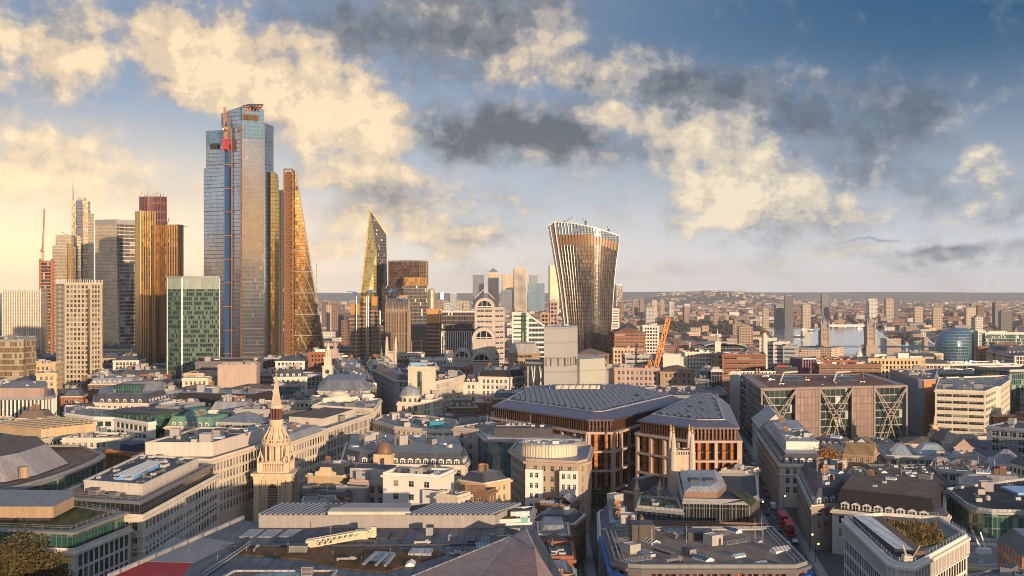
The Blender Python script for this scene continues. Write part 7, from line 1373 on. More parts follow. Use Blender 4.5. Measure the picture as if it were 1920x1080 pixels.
building('long flat roofed block with teal windows on its dark left side', ccw([(147, 470), (142, 424), (163, 418), (173, 470)]), 13, 'wide', wallm('teal_brick', (.10, .13, .14)), n=14, deck=BRNR, glass=GLASSG, kinds=['cooling_unit', 'skylight', 'duct', 'aerial']); t = building('small red tiled gable house at the corner of the long flat block', E(1748, 407, 1776, 405, 9), Z(944, 406), 'house', REDB, roof='gable2', rh=5.5, rm=roofm('red_tile', (.26, .12, .085)))
building('slate roofed brick terrace with tall chimneys under the braced building', E(1516, 560, 1580, 548, 16), 9.5, 'brick', REDB, roof='mansard', rh=4, ri=3, dorm=3.2, n=6); building('dark slate hipped block left of the slate roofed terrace', E(1502, 540, 1530, 530, 22), 9, 'brick', BRNB, roof='hip', rh=4, rm=SLATE, n=0); building('house with a tan gabled roof behind the orange tree', E(1583, 506, 1636, 500, 12), 13, 'brick', TAN, roof='gable', rh=4.5, rm=roofm('tan_tile', (.26, .175, .09))); building('white painted house with twin gables among brown roofs', E(1600, 560, 1632, 556, 10), 10, 'house', WHITE, roof='gable2', rh=3.5, rm=BRNR)
t = building('broad low block with hipped zinc roof lanterns', E(1662, 506, 1848, 500, 34), 11.5, 'office', GREYS, n=6, deck=GREYR); 
for x0, x1 in ((1672, 1712), (1722, 1780)): q = ccw(E(x0, 512, x1, 510, 14)); b = MB(); b.loft(q, 11.7, offset(q, -3.5), 16, 0, 1); b.build('zinc_lantern', [roofm('blue_zinc', (.22, .26, .29), .2, .3, .4, .5, seam=2), LEADP], t)
clock_steeple('ornate small stone church spire rising from the brown roofs', 1757, 560, 7, [(850, 832, 1.1, 's'), (832, 818, .8, 'c'), (818, 806, .6, 'c'), (806, 798, .4, 's'), (798, 780, .22, 'p')], OCHRE, OCHRE)
building('dark slate cone roofed block right of the ornate stone spire', E(1768, 545, 1800, 545, 16), Z(828, 545), 'brick', DGREY, roof='hip', rh=5, rm=SLATE, n=0); building('half timbered looking gabled house right of the ornate stone spire', E(1790, 520, 1824, 518, 12), Z(838, 519), 'house', PINK, roof='gable2', rh=4, rm=SLATE)
building('grey hipped lead roofs beside the blue framed hall', E(1850, 480, 1915, 474, 22), 12, 'office', GREYS, roof='mansard', rh=5, ri=5, dorm=0, n=4, rm=LEAD, top=LEADP); building('flat block with a rust red sunken court and white plant', E(1738, 462, 1850, 452, 30), 12.5, 'office', GREYS, n=22, deck=roofm('rust_roof', (.21, .105, .07))); building('low lead mansard range right of the rust red court', E(1800, 432, 1925, 424, 16), 12, 'brick', GREYS, roof='mansard', rh=3.5, ri=3, dorm=0, n=6, rm=roofm('standing_seam', (.30, .27, .26)), top=LEAD)
building('dark roofed infill block behind the dark slate mansard corner', ccw([(118, 440), (140, 436), (143, 462), (127, 470)]), 13, 'brick', OCHRE, n=10)
t = building('low podium with pale curved terrace walls at the bottom right', ccw([(124, 322), (129, 343), (136, 348), (144, 350), (150, 347), (166, 350), (158, 318)]), 7, 'wide', PORT, n=2, deck=PAVE, par=PORT, corn=.6); t = building('plant covered roof at the very bottom right', ccw([(86, 236), (112, 254), (116, 240), (104, 225)]), 23, DKG.name, n=14, deck=GREYR, kinds=['duct', 'duct', 'cooling_unit', 'plant_room'])
a = thing('cleaning_machine', 'white twin armed access crane on the curved terrace', 'machine', (141, 338, 7)); b = MB(); x, y = 141, 338; b.box(x-2, x+2, y-1, y+1, 7, 8.6); b.bar((x-1, y, 8.5), (x-3.4, y, 14), .35); b.bar((x+.6, y, 8.5), (x-1, y, 13.5), .35); b.bar((x-3.4, y, 14), (x-1.4, y-1, 9.5), .2); b.build('body', WHITEM, a)
# ------------------------------------------------------------------ bascule bridge, glass city hall, warship
t = thing('bascule_bridge', 'stone bascule bridge with two gothic towers and pale blue suspension chains', 'bridge', (X(1588, 1930), 1930, -14)); BST = wallm('bridge_stone', (.36, .28, .22)); BBL = plain('pale_blue_paint', (.20, .37, .43), .5); Yb = 1930
def btower(px):
    x = X(px, Yb); b = MB(); w = 12.5; sq = rect(x, Yb, w, 14); b.prism(rect(x, Yb, 20, 26), -16, -4); b.prism(sq, -5, Z(615, Yb)); ring(b, sq, Z(640, Yb), Z(639, Yb), .5); ring(b, sq, Z(628, Yb), Z(627, Yb), .5); ring(b, sq, Z(616, Yb), Z(614.5, Yb), .8)
    for cx, cy in sq: b.lathe(cx, cy, [(1.7, -5), (1.7, Z(610, Yb)), (2, Z(609.5, Yb)), (.05, Z(597, Yb))], 8)
    b.build('tower', BST, t); q = offset(sq, -1); b = MB(); b.loft(q, Z(615, Yb), offset(q, -4.6), Z(597, Yb), 0, 0); b.lathe(x, Yb, [(.8, Z(598, Yb)), (.05, Z(590, Yb))], 6); b.build('steep_roof', LEAD, t); b = MB()
    for k in range(3):
        for u in (-3, 0, 3): z = Z(637-k*8, Yb); b.face([(x+u-.8, Yb-7.06, z), (x+u+.8, Yb-7.06, z), (x+u+.8, Yb-7.06, z+4.5), (x+u-.8, Yb-7.06, z+4.5)])
    tag(b.build('window', METD, t), kind='stuff')
for px in (1545, 1631): btower(px)
b = MB(); b.bar(at(1545, 610.5, Yb), at(1631, 610.5, Yb), 6, 4.2); b.build('walkway', plain('bridge_white', (.55, .55, .52)), t); b = MB(); b.bar(at(1440, 651, Yb-60), at(1545, 650, Yb), 14, 2.6); b.bar(at(1545, 650, Yb), at(1631, 650, Yb), 14, 2.6); b.bar(at(1631, 650, Yb), at(1740, 650, Yb-40), 14, 2.6); b.build('deck', plain('bridge_blue', (.03, .08, .17), .5), t)
def chain(p0, p1, sag):
    b = MB(); n = 12; pts = []
    for k in range(n+1): u = k/n; px = p0[0]+(p1[0]-p0[0])*u; py = p0[1]+(p1[1]-p0[1])*u+sag*4*u*(1-u); pts.append((px, py))
    for k in range(n):
        b.bar(at(*pts[k], Yb-6), at(*pts[k+1], Yb-6), .75); b.bar(at(pts[k][0], pts[k][1]+2.2, Yb-6), at(pts[k+1][0], pts[k+1][1]+2.2, Yb-6), .7); b.bar(at(*pts[k], Yb-6), at(pts[k+1][0], pts[k+1][1]+2.2, Yb-6), .4); b.bar(at(*pts[k], Yb-6), at(pts[k][0], 650, Yb-6), .3)
    b.build('suspension_chain', BBL, t)
chain((1538, 614), (1474, 648), 4); chain((1638, 614), (1695, 648), 5); chain((1695, 648), (1733, 634), 2); chain((1738, 634), (1754, 645), 1)
b = MB(); b.prism(rect(X(1735, Yb-30), Yb-30, 7, 10), -16, Z(632, Yb-30)); b.build('abutment_tower', BST, t)
t = thing('city_hall', 'leaning blue glass egg shaped hall by the river', 'building', (X(1785, 1650), 1650, -15)); Y = 1530; b = MB(); N = 22; rings = []
for py, pl, pr in ((690, 1770, 1832), (668, 1765.5, 1834), (650, 1766, 1835), (640, 1768.5, 1835), (632, 1772.5, 1835), (626, 1778, 1834), (621, 1785, 1832), (617.5, 1794, 1829), (615.5, 1804, 1824)):
    xl, xr = X(pl, Y), X(pr, Y); cx, r = (xl+xr)/2, (xr-xl)/2; rings.append(([(cx+r*math.cos(2*math.pi*i/N), Y+25+r*.9*math.sin(2*math.pi*i/N)) for i in range(N)], Z(py, Y)))
for k in range(8): b.loft(rings[k][0], rings[k][1], rings[k+1][0], rings[k+1][1], 0, 0 if k == 7 else None)
b.build('facade', curtain('blue_egg_glass', 3.2, 4, (.045, .11, .16), (.15, .20, .23), .08, .12, metal=.5, rough=.1, tilt=.03), t); take(rect(X(1800, Y), Y+25, 60, 60))
for k, (x0, x1, py, Y, m) in enumerate(((1806, 1838, 622, 1610, TEALG), (1847, 1990, 627, 1540, GREENG), (1834, 1848, 621, 1545, None))):
    lb = ['stepped teal glass office right of the leaning glass egg', 'long green banded glass office at the right by the river', 'white stair tower between the riverside glass offices'][k]
    if m: t = tower(lb, E(x0, Y, x1, Y-6, 40), Z(py, Y), m, name='office_block'); b = MB(); slabs(b, ccw(E(x0, Y, x1, Y-6, 40)), [gz(Y)+4+j*4.2 for j in range(9)], .6, .7); b.build('floor_edge', PALER, t)
    else: building(lb, E(x0, Y, x1, Y, 14), Z(py, Y), 'slit', WHITE, n=1)
building('reddish brown brick block in front of the green riverside office', E(1834, 1330, 1866, 1325, 22), Z(652, 1330), 'stone', REDB, n=3); building('long brown brick warehouse before the green riverside office', E(1866, 1380, 1908, 1376, 24), Z(645, 1378), 'stone', BRNB, n=3)
for k, (x0, x1, py, Y) in enumerate(((1858, 1890, 660, 1150), (1884, 1960, 664, 1120))): building(['gabled cream warehouse with arched windows near the right edge', 'larger gabled cream warehouse at the right edge'][k], E(x0, Y, x1, Y-4, 30), Z(py, Y), 'palace', OCHRE, roof='mansard', rh=7, ri=4, dorm=4, n=1)
t = thing('warship', 'grey moored warship with masts at the river bank before the bridge', 'ship', (X(1748, 1500), 1500, -14)); b = MB(); x = X(1748, 1500); hull = [(x-3, 1440), (x+6, 1470), (x+7, 1580), (x-5, 1580), (x-9, 1470)]; b.loft(offset(ccw(hull), -2), -15, ccw(hull), -6, 0, 0); b.build('hull', wallm('ship_grey', (.27, .31, .34), .15), t); b = MB(); b.box(x-4, x+3, 1480, 1500, -6, 1); b.box(x-3, x+2, 1505, 1520, -6, 4); b.box(x-2, x+1.5, 1508, 1516, 4, 8); b.lathe(x-1, 1530, [(2, -6), (1.8, 6)], 10); b.build('superstructure', wallm('ship_grey', (.27, .31, .34)), t); b = MB()
for yy in (1512, 1545): b.bar((x-1, yy, 4), (x-1, yy, 19), .5); b.bar((x-4, yy, 14), (x+2, yy, 14), .3)
b.build('mast', METD, t); take([(x-14, 1435), (x+14, 1435), (x+14, 1590), (x-14, 1590)])
for k, (px, py) in enumerate(((1508, 618), (1524, 621), (1612, 617), (1498, 632))): 
    Y = F*(85+14.4)/(py-EY); x = X(px, Y); t = thing('barge', ['small pale boat near the far bank left of the bridge', 'dark barge behind the left bridge tower', 'white boat between the bridge towers', 'long moored barge left of the bridge'][k], 'boat', (x, Y, -14.4), None); b = MB(); L = 26 if k % 2 else 18; h = [(x-L/2, Y-3), (x+L/2-4, Y-3), (x+L/2, Y), (x+L/2-4, Y+3), (x-L/2, Y+3)]; b.loft(offset(h, -.6), -14.6, h, -12.4, 0, 0); b.build('hull', [METD, WHITEM][k % 2 == 0], t); b = MB(); b.box(x-L*.3, x+L*.05, Y-2, Y+2, -12.4, -9.5); b.build('cabin', WHITEM, t)
# ------------------------------------------------------------------ trees, vehicles, lamps
AUT = leafm('autumn_leaf', (.018, .034, .008), (.13, .085, .015)); GRN = leafm('green_leaf', (.018, .035, .012), (.09, .095, .03)); OLV = leafm('yellowing_leaf', (.07, .085, .02), (.24, .19, .04))
def dtree(lb, px, Y, top, r, m, n=900, leaf=.4, g=None, z0=0.0): zt = Z(top, Y); return tree(lb, (X(px, Y), Y, z0), zt-z0, r, m, random.Random(px), n, leaf, g and 'tree' or 'tree', g)
dtree('big golden brown plane tree at the bottom left corner', 48, 262, 1004, 12, AUT, 14000, .42); dtree('orange autumn tree between the mansard blocks', 1556, 458, 836, 8.5, leafm('orange_leaf', (.16, .07, .012), (.42, .20, .03)), 3200, .36); dtree('dark tree in the gap below the bronze headquarters', 1128, 428, 912, 5, GRN, 1600, .4)
dtree('yellow green tree at the street junction', 742, 575, 768, 5, OLV, 1200, .4); dtree('dark green tree right of the yellow green tree', 770, 580, 764, 6, GRN, 1500, .4); dtree('small rusty tree beside the curved cream block', 902, 505, 792, 3.5, AUT, 700, .4); dtree('tree in the lane beside the slate roofed chapel', 1158, 395, 948, 3, GRN, 600, .35)
def bus(lb, x, y, rz):
    t = thing('bus', lb, 'bus', (x, y, 0), 'red double deck buses'); t.rotation_euler.z = rz; ORG[t.name] = (0, 0, 0); w, L, h = 1.25, 5.4, 4.3
    def bb(nm, m, *bxs):
        b = MB()
        for q in bxs: b.box(*q)
        o = bpy.data.objects.new(nm, b.mesh(nm, m)); COL.objects.link(o); o.parent = t; return o
    b = MB(); pr = [(-w, .35), (w, .35), (w, 4.1), (w-.25, h), (-w+.25, h), (-w, 4.1)]
    for i in range(6): a, c = pr[i], pr[(i+1) % 6]; b.face([(a[0], -L, a[1]), (a[0], L, a[1]), (c[0], L, c[1]), (c[0], -L, c[1])][::-1])
    b.face([(x_, -L, z) for x_, z in pr]); b.face([(x_, L, z) for x_, z in pr[::-1]]); o = bpy.data.objects.new('body', b.mesh('body', REDP)); COL.objects.link(o); o.parent = t
    for z0, z1 in ((1.3, 2.15), (2.85, 3.65)): bb('window_band', GLASS, (-w-.02, w+.02, -L+.5, L-.5, z0, z1), (-w+.15, w-.15, -L-.02, L+.02, z0, z1))
    for sx in (-1, 1):
        for yy in (-3.4, 3.2):
            b = MB(); n = 12
            for k in range(n): a0, a1 = 2*math.pi*k/n, 2*math.pi*(k+1)/n; b.face([(sx*1.27, yy+.48*math.cos(a0), .48+.48*math.sin(a0)), (sx*1.27, yy+.48*math.cos(a1), .48+.48*math.sin(a1)), (sx*1.0, yy+.48*math.cos(a1), .48+.48*math.sin(a1)), (sx*1.0, yy+.48*math.cos(a0), .48+.48*math.sin(a0))]); b.face([(sx*1.27, yy, .48), (sx*1.27, yy+.48*math.cos(a0), .48+.48*math.sin(a0)), (sx*1.27, yy+.48*math.cos(a1), .48+.48*math.sin(a1))])
            o = bpy.data.objects.new('wheel', b.mesh('wheel', METD)); COL.objects.link(o); o.parent = t
bus('red double deck bus nearest on the right hand street', street_x(398)+1.7, 398, -.12); bus('red double deck bus just ahead of the nearest bus', street_x(414)+1.5, 414, -.12); bus('red double deck bus farthest up the right hand street', street_x(500)-1.6, 500, -.14)
def car(lb, x, y, rz, m, van=False):
    t = thing('van' if van else 'car', lb, 'van' if van else 'car', (x, y, 0), 'vehicles on the streets'); t.rotation_euler.z = rz
    def mk(nm, b, mm): o = bpy.data.objects.new(nm, b.mesh(nm, mm)); COL.objects.link(o); o.parent = t
    b = MB(); pr = [(-2.2, .35), (2.2, .35), (2.25, .8), (1.2, .95), (.6, 1.45), (-1.3, 1.5), (-2.0, 1.0), (-2.25, .9)] if not van else [(-2.6, .4), (2.6, .4), (2.6, 1.1), (2.0, 2.2), (-2.6, 2.3)]; n = len(pr)
    for i in range(n): a, c = pr[i], pr[(i+1) % n]; b.face([(-.88, a[0], a[1]), (.88, a[0], a[1]), (.88, c[0], c[1]), (-.88, c[0], c[1])])
    b.face([(.88, p, z) for p, z in pr]); b.face([(-.88, p, z) for p, z in pr[::-1]]); mk('body', b, m); b = MB(); zz = (1.0, 1.38) if not van else (1.4, 2.0); b.box(-.9, .9, -1.5 if not van else 1.0, .75 if not van else 1.9, *zz); mk('window_band', b, GLASS)
    for sx in (-1, 1):
        for yy in (-1.4, 1.4): b = MB(); b.lathe(0, 0, [(.34, -.1), (.34, .1), (.01, .1)], 10); o = bpy.data.objects.new('wheel', b.mesh('wheel', METD)); COL.objects.link(o); o.parent = t; o.location = (sx*.82, yy, .34); o.rotation_euler = (0, R(90)*sx, 0)
CARC = [METD, WHITEM, plain('silver_paint', (.4, .4, .42), .3, .6), plain('navy_paint', (.02, .04, .1), .3), plain('dark_red_paint', (.2, .02, .02), .3)]; names = ['black taxi', 'white van', 'silver car', 'dark blue car', 'dark red car']; rg = random.Random(11)
spots = [(street_x(y)+s, y, -.13, w) for y, s, w in ((362, 1.8, 'nearest the bottom of the right hand street'), (374, -1.8, 'beside the broad brown roof corner'), (384, 1.8, 'just behind the nearest red bus'), (404, -1.8, 'opposite the nearest red bus'), (426, 1.8, 'ahead of the two red buses'), (434, -1.8, 'below the pale stone corner block'), (446, 1.8, 'beside the front of the pale stone corner block'), (458, -1.8, 'across from the pale stone corner block'), (472, 1.7, 'halfway along the pale stone corner block'), (486, 1.8, 'just before the farthest red bus'), (516, 1.8, 'just past the farthest red bus'), (532, -1.8, 'near the end of the pale stone corner block'), (556, 1.8, 'at the lead gable corner'), (580, -1.8, 'above the lead gable corner'), (610, 1.8, 'near the braced building side wall'))]
for k, (x, y, a, w) in enumerate(spots): car(f'{names[k % 5]} {w}', x, y, a+(math.pi if k % 2 else 0), CARC[k % 5], k % 5 == 1)
lm = emit('lamp_glow', (1.0, .55, .16), 4)
def lamp(lb, x, y): 
    t = thing('street_lamp', lb, 'lamp', (x, y, gz(y)), 'lit street lamps'); b = MB(); b.lathe(x, y, [(.12, 0), (.07, 6)], 6); b.bar((x, y, 6), (x+.9, y, 6.2), .09); b.build('post', METD, t); b = MB(); b.lathe(x+.9, y, [(.05, 6.25), (.28, 6.1), (.3, 5.75), (.05, 5.6)], 8); b.build('lamp_head', lm, t)
for k, (x, y, w) in enumerate(((street_x(356)+5, 356, 'by the white planted office corner'), (street_x(370)+5, 370, 'below the dark slate mansard corner'), (street_x(428)-5, 428, 'on the left kerb opposite the pale stone block'), (street_x(440)+5, 440, 'at the front of the pale stone corner block'), (street_x(480)-5, 480, 'on the left kerb halfway up the right hand street'))): lamp(f'lit amber street lamp {w}', x, y)
# ------------------------------------------------------------------ ordinary city blocks between the landmarks
LAND = [('the stone church steeple', 517, 830), ('the grid tower', 148, 700), ('the ribbed golden tower', 290, 660), ('the green glass slab', 362, 690), ('the wedge tower', 570, 650), ('the inside out steel block', 735, 660), ('the arched white building', 905, 660), ('the sheeted core', 1050, 690), ('the orange crane', 1235, 690), ('the braced building', 1550, 760), ('the ribbon windowed office', 1810, 760), ('the bronze headquarters', 1100, 800), ('the curved tower', 1100, 640), ('the bascule bridge', 1588, 640), ('the leaning glass egg', 1790, 640), ('the tall stone column', 1433, 650), ('the tallest tower', 450, 670), ('the brown domed pavilion', 717, 850), ('the teal glass office', 950, 830), ('the clock steeple', 613, 680), ('the pale stone corner block', 1490, 870), ('the ornate stone spire', 1757, 810), ('the cream headquarters', 1680, 680), ('the green riverside office', 1880, 640), ('the distant business district', 960, 550), ('the wooded hill', 1340, 555), ('the river', 1560, 630), ('the french style palace', 245, 740), ('the curved glass front', 100, 880)]
ORDN = ['', 'second ', 'third ', 'fourth ', 'fifth ', 'sixth ', 'seventh ', 'eighth ', 'ninth ', 'tenth ']
USED = {}
def where(px, py):
    nm, lx, ly = min(LAND, key=lambda l: math.hypot(l[1]-px, (l[2]-py)*1.6)); dx, dy = px-lx, ly-py
    rel = ('left of' if dx < 0 else 'right of') if abs(dx) > abs(dy)*1.2 else ('behind' if dy > 0 else 'in front of'); dist = math.hypot(dx, dy)
    return ('just ' if dist < 40 else 'well ' if dist > 130 else '')+rel+' '+nm, (dx > 0)
def autolabel(desc, px, py):
    w, _ = where(px, py); k = (desc, w); i = USED.get(k, 0); USED[k] = i+1
    return (ORDN[i] if i < 10 else 'another ')+f'{desc} {w}'
rg = random.Random(2024)
WALLS = [(PORT, 'pale stone'), (CREAM, 'cream stone'), (OCHRE, 'ochre stone'), (REDB, 'red brick'), (BRNB, 'brown brick'), (TAN, 'tan brick'), (GREYS, 'grey stone'), (WHITE, 'white'), (PINK, 'pinkish stone'), (CONC, 'concrete')]
def hidden(px, py):   # behind the big towers
    return any(a < px < c and py < d for a, c, d in ((105, 192, 735), (312, 412, 700), (376, 520, 690), (520, 610, 670), (655, 800, 660), (890, 945, 690), (1063, 1145, 655), (250, 332, 690), (1022, 1082, 735), (178, 250, 650), (1430, 1698, 770), (1755, 1890, 760), (930, 1390, 850)))
cnt = 0; rest = MB(); Y = 330.0
FILL = []; 
# spots that stay hidden behind nearer blocks from every viewpoint around the camera: nothing is built there
HIDE = {(-68, 330), (-46, 331), (-24, 329), (-2, 328), (-142, 352), (-30, 351), (-57, 423), (-10, 424), (-196, 471), (-173, 472), (-123, 471), (95, 572), (221, 575), (88, 599), (269, 599), (25, 628), (55, 626), (-293, 684), (-248, 710), (-175, 739), (-60, 739), (195, 741), (225, 741), (-271, 769), (164, 771), (220, 769), (308, 768), (-50, 801), (-299, 831), (-269, 829), (-29, 828), (-370, 862), (-157, 860), (176, 861), (390, 862), (-386, 892), (-75, 894), (-400, 924), (197, 923), (-31, 955), (194, 955), (-430, 991), (-236, 988), (-39, 991), (-182, 1025), (-460, 1058), (-259, 1056), (-190, 1057), (-157, 1058), (-126, 1057), (-477, 1094), (-443, 1093), (-169, 1091), (240, 1092), (-525, 1127), (-455, 1127), (-41, 1128), (-472, 1162), (-402, 1163), (-225, 1162), (-190, 1162), (-51, 1164), (-524, 1201), (-488, 1200), (-59, 1201), (-211, 1236), (-140, 1238), (-105, 1236), (-68, 1238), (554, 1235), (-152, 1274), (-77, 1274), (-612, 1311), (-200, 1314), (-87, 1311), (-46, 1310), (291, 1311), (593, 1310), (-594, 1349), (-479, 1350), (-56, 1352), (596, 1352), (-611, 1392), (-492, 1392), (-260, 1392), (-103, 1392), (-65, 1389), (-667, 1430), (-628, 1430), (-232, 1430), (-194, 1433), (-154, 1433), (-115, 1433), (-73, 1432), (-649, 1472), (-607, 1471), (-526, 1471), (-203, 1470), (-123, 1472), (-82, 1472), (321, 1470)}
while Y < 1480:
    step = 18+Y*.0175; x = X(-30, Y)
    while x < X(1950, Y):
        w, d = step*rg.uniform(.62, .95), step*rg.uniform(.62, .95); a = (.12 if x < 0 else -.16 if x > 60 else .05)+rg.gauss(0, .06); cx, cy = x+rg.uniform(-2, 2), Y+rg.uniform(-2, 2)
        p = rect(cx, cy, w, d, a); x += step*.92
        if hits(p): 
            p = rect(cx, cy, w*.6, d*.6, a)
            if hits(p): continue
        g = gz(cy); h = rg.uniform(11, 19) if Y < 480 else rg.uniform(16, 27) if Y < 900 else rg.uniform(17, 32)
        if CX+F*cx/cy > 1400 and 470 < Y < 770: h = rg.uniform(4.5, 7.5)
        elif 1180 < CX+F*cx/cy < 1920 and Y < 600: h = rg.uniform(4.5, 7.5) if 470 < Y else rg.uniform(9, 14)
        px = CX+F*cx/cy; pyt = EY+F*(H-g-h)/cy
        if hidden(px, pyt) and Y > 640: continue
        if 1440 < px < 1775 and Y > 1130: continue
        FILL.append((cy, p, h, px, pyt, w)); take(p)
    Y += step*.95
for (cy, p, h, px, pyt, w) in FILL:
    r = rg.random(); wm, wn = rg.choices(WALLS, (5, 5, 4, 3, 3, 3, 3, 3, 2, 2))[0]; g = gz(cy); tall = 'tall ' if h > 24 else 'low ' if h < 15 else ''
    st = rg.choice(['stone', 'stone', 'palace', 'office', 'brick', 'grid', 'house', 'slit', 'strip']); rseed = random.Random(int(px*7+cy))
    near = cy < 760
    if r < .36: rf, desc = 'mansard', 'slate mansard roof'
    elif r < .47: rf, desc = 'hip', 'hipped roof'
    elif r < .56: rf, desc = rg.choice(['gable', 'gable2']), 'gabled roof'
    else: rf, desc = 'flat', 'flat roof'
    if h < 8 and rf == 'mansard': rf, desc = 'hip', 'hipped roof'
    if rf in ('gable', 'gable2') and w > 18: rf, desc = 'mansard', 'slate mansard roof'
    lb = autolabel(f'{tall}{wn} block with {desc}', px, pyt)
    deck = rg.choice([GRAVEL, FELT, PALER, BRNR, GREYR, GREYR, CONC]); rm = rg.choice([SLATE, SLATE, SLATE, LEAD, LEAD, BRNR, roofm('blue_slate', (.09, .10, .13))])
    if rf == 'flat' and rg.random() < .18: stl = rg.choice([DKG.name, GREENG.name, TEALG.name, 'beige_curtain', 'white_band_curtain', 'brown_band_curtain']); lb = autolabel(f'{tall}glass fronted block with flat roof', px, pyt)
    else: stl = st
    if (round(cen(p)[0]), round(cen(p)[1])) in HIDE:
        rseed.randint(5, 12); rg.random() if near else 0; rg.uniform(0, 1); rg.uniform(0, 1); rg.choice((1, 2, 3, 4)); rg.random(); continue
    building(lb, p, g+h, stl, wm, roof=rf, deck=deck, rm=rm, group='ordinary city blocks', rng=rseed, n=(rseed.randint(5, 12) if near else rseed.randint(2, 5)), dorm=(3.2 if near and rg.random() < .6 else 0), rh=(rg.uniform(3, 4.6) if rf == 'mansard' else rg.uniform(2.5, 4.5)), ri=rg.uniform(1.6, 3), corn=.5, register=False, big=7, top=rg.choice([LEAD, FELT, PALER, GREYR]), ds=(1.6, 2.2, 2.2), bands=((3.8,) if rg.random() < .4 else ()))
# ------------------------------------------------------------------ beyond: tower blocks, streets of houses, woods
blk = [punched(f'{n} far wall', c, 4.5, 4.2, .6, .5) for n, c in (('white', (.50, .48, .45)), ('cream', (.44, .36, .26)), ('brick', (.24, .13, .085)), ('grey', (.14, .14, .14)), ('tan', (.30, .22, .15)))]; bn = ['white', 'cream', 'brick', 'grey', 'tan']
def fblock(lb, x0, x1, py, Y, m, d=16, grp='distant tower blocks'): 
    p = ccw(E(x0, Y, x1, Y+rg.uniform(-3, 3), d)); c = cen(p); t = thing('tower_block', lb, 'tower block', (*c, -15), grp); take(p); b = MB(); b.prism(p, -16, Z(py, Y), 0, top=False); b.build('wall', m, t); b = MB(); b.face([(x, y, Z(py, Y)) for x, y in p]); q = offset(p, -min(4, d*.25)); b.prism(q, Z(py, Y), Z(py, Y)+2.6); b.build('roof', GREYR, t)
for k, (x0, x1, py, Y, mi, ds_) in enumerate([(1472, 1488, 555, 3300, 3, 'dark slab tower left of the bridge on the skyline'), (1455, 1470, 571, 3200, 3, 'shorter dark block beside the dark slab tower'), (1505, 1520, 572, 3100, 1, 'cream tower block right of the dark slab tower'), (1541, 1555, 553, 4200, 3, 'green edged slab behind the left bridge tower'), (1627, 1645, 560, 3600, 0, 'white slab behind the right bridge tower'), (1661, 1676, 560, 3500, 1, 'cream tower right of the white slab'), (1715, 1731, 576, 3000, 1, 'cream block with stripes left of the two twin blocks'), (1750, 1767, 577, 2900, 1, 'cream block second of the striped pair'), (1812, 1830, 577, 2900, 1, 'cream block nearest the leaning glass egg'), (1866, 1876, 568, 3000, 3, 'slim green sided tower near the right edge'), (1877, 1898, 584, 2300, 3, 'dark and orange twin tower at the right edge'), (1829, 1843, 594, 2100, 0, 'white tower with black stripes before the twin tower'), (1821, 1834, 570, 3500, 3, 'grey block behind the cream block at the right'), (1833, 1846, 572, 3400, 2, 'pinkish block beside the grey block at the right'), (1222, 1232, 563, 4000, 1, 'cream round cornered tower leftmost under the hill'), (1255, 1264, 565, 4100, 0, 'white slim tower under the hill'), (1186, 1196, 564, 4300, 4, 'tan tower at the left foot of the hill'), (1200, 1207, 560, 4600, 4, 'small tan tower at the left foot of the hill'), (1238, 1246, 562, 4800, 1, 'yellow tower between two white towers'), (1211, 1228, 576, 3500, 0, 'wide white block low under the hill'), (1283, 1293, 576, 3400, 2, 'pink brick block low under the hill'), (1338, 1348, 580, 3300, 4, 'tan block in the low plain'), (1160, 1170, 566, 3800, 2, 'pink block right of the curved tower'), (1676, 1684, 558, 3900, 3, 'grey tower behind the cream tower'), (612, 622, 572, 2400, 1, 'cream slab right of the wedge tower'), (622, 634, 567, 2700, 2, 'brick slab right of the wedge tower'), (634, 646, 578, 2300, 3, 'grey slab left of the inside out block'), (603, 612, 566, 2900, 2, 'brick block touching the wedge tower'), (640, 650, 600, 1700, 2, 'dark red block left of the inside out block'), (855, 866, 563, 3600, 1, 'cream block left of the arched building'), (868, 880, 565, 3400, 1, 'second cream block left of the arched building'), (818, 832, 563, 2900, 4, 'tan block right of the steel block'), (833, 845, 567, 2700, 0, 'white block right of the steel block'), (1430, 1442, 578, 2900, 1, 'cream low block left of the shorter dark block'), (1375, 1395, 606, 2100, 4, 'tan brick slab before the river woods'), (1386, 1412, 612, 1800, 4, 'wide tan slab left of the river')]): fblock(ds_, x0, x1, py, Y, blk[mi])
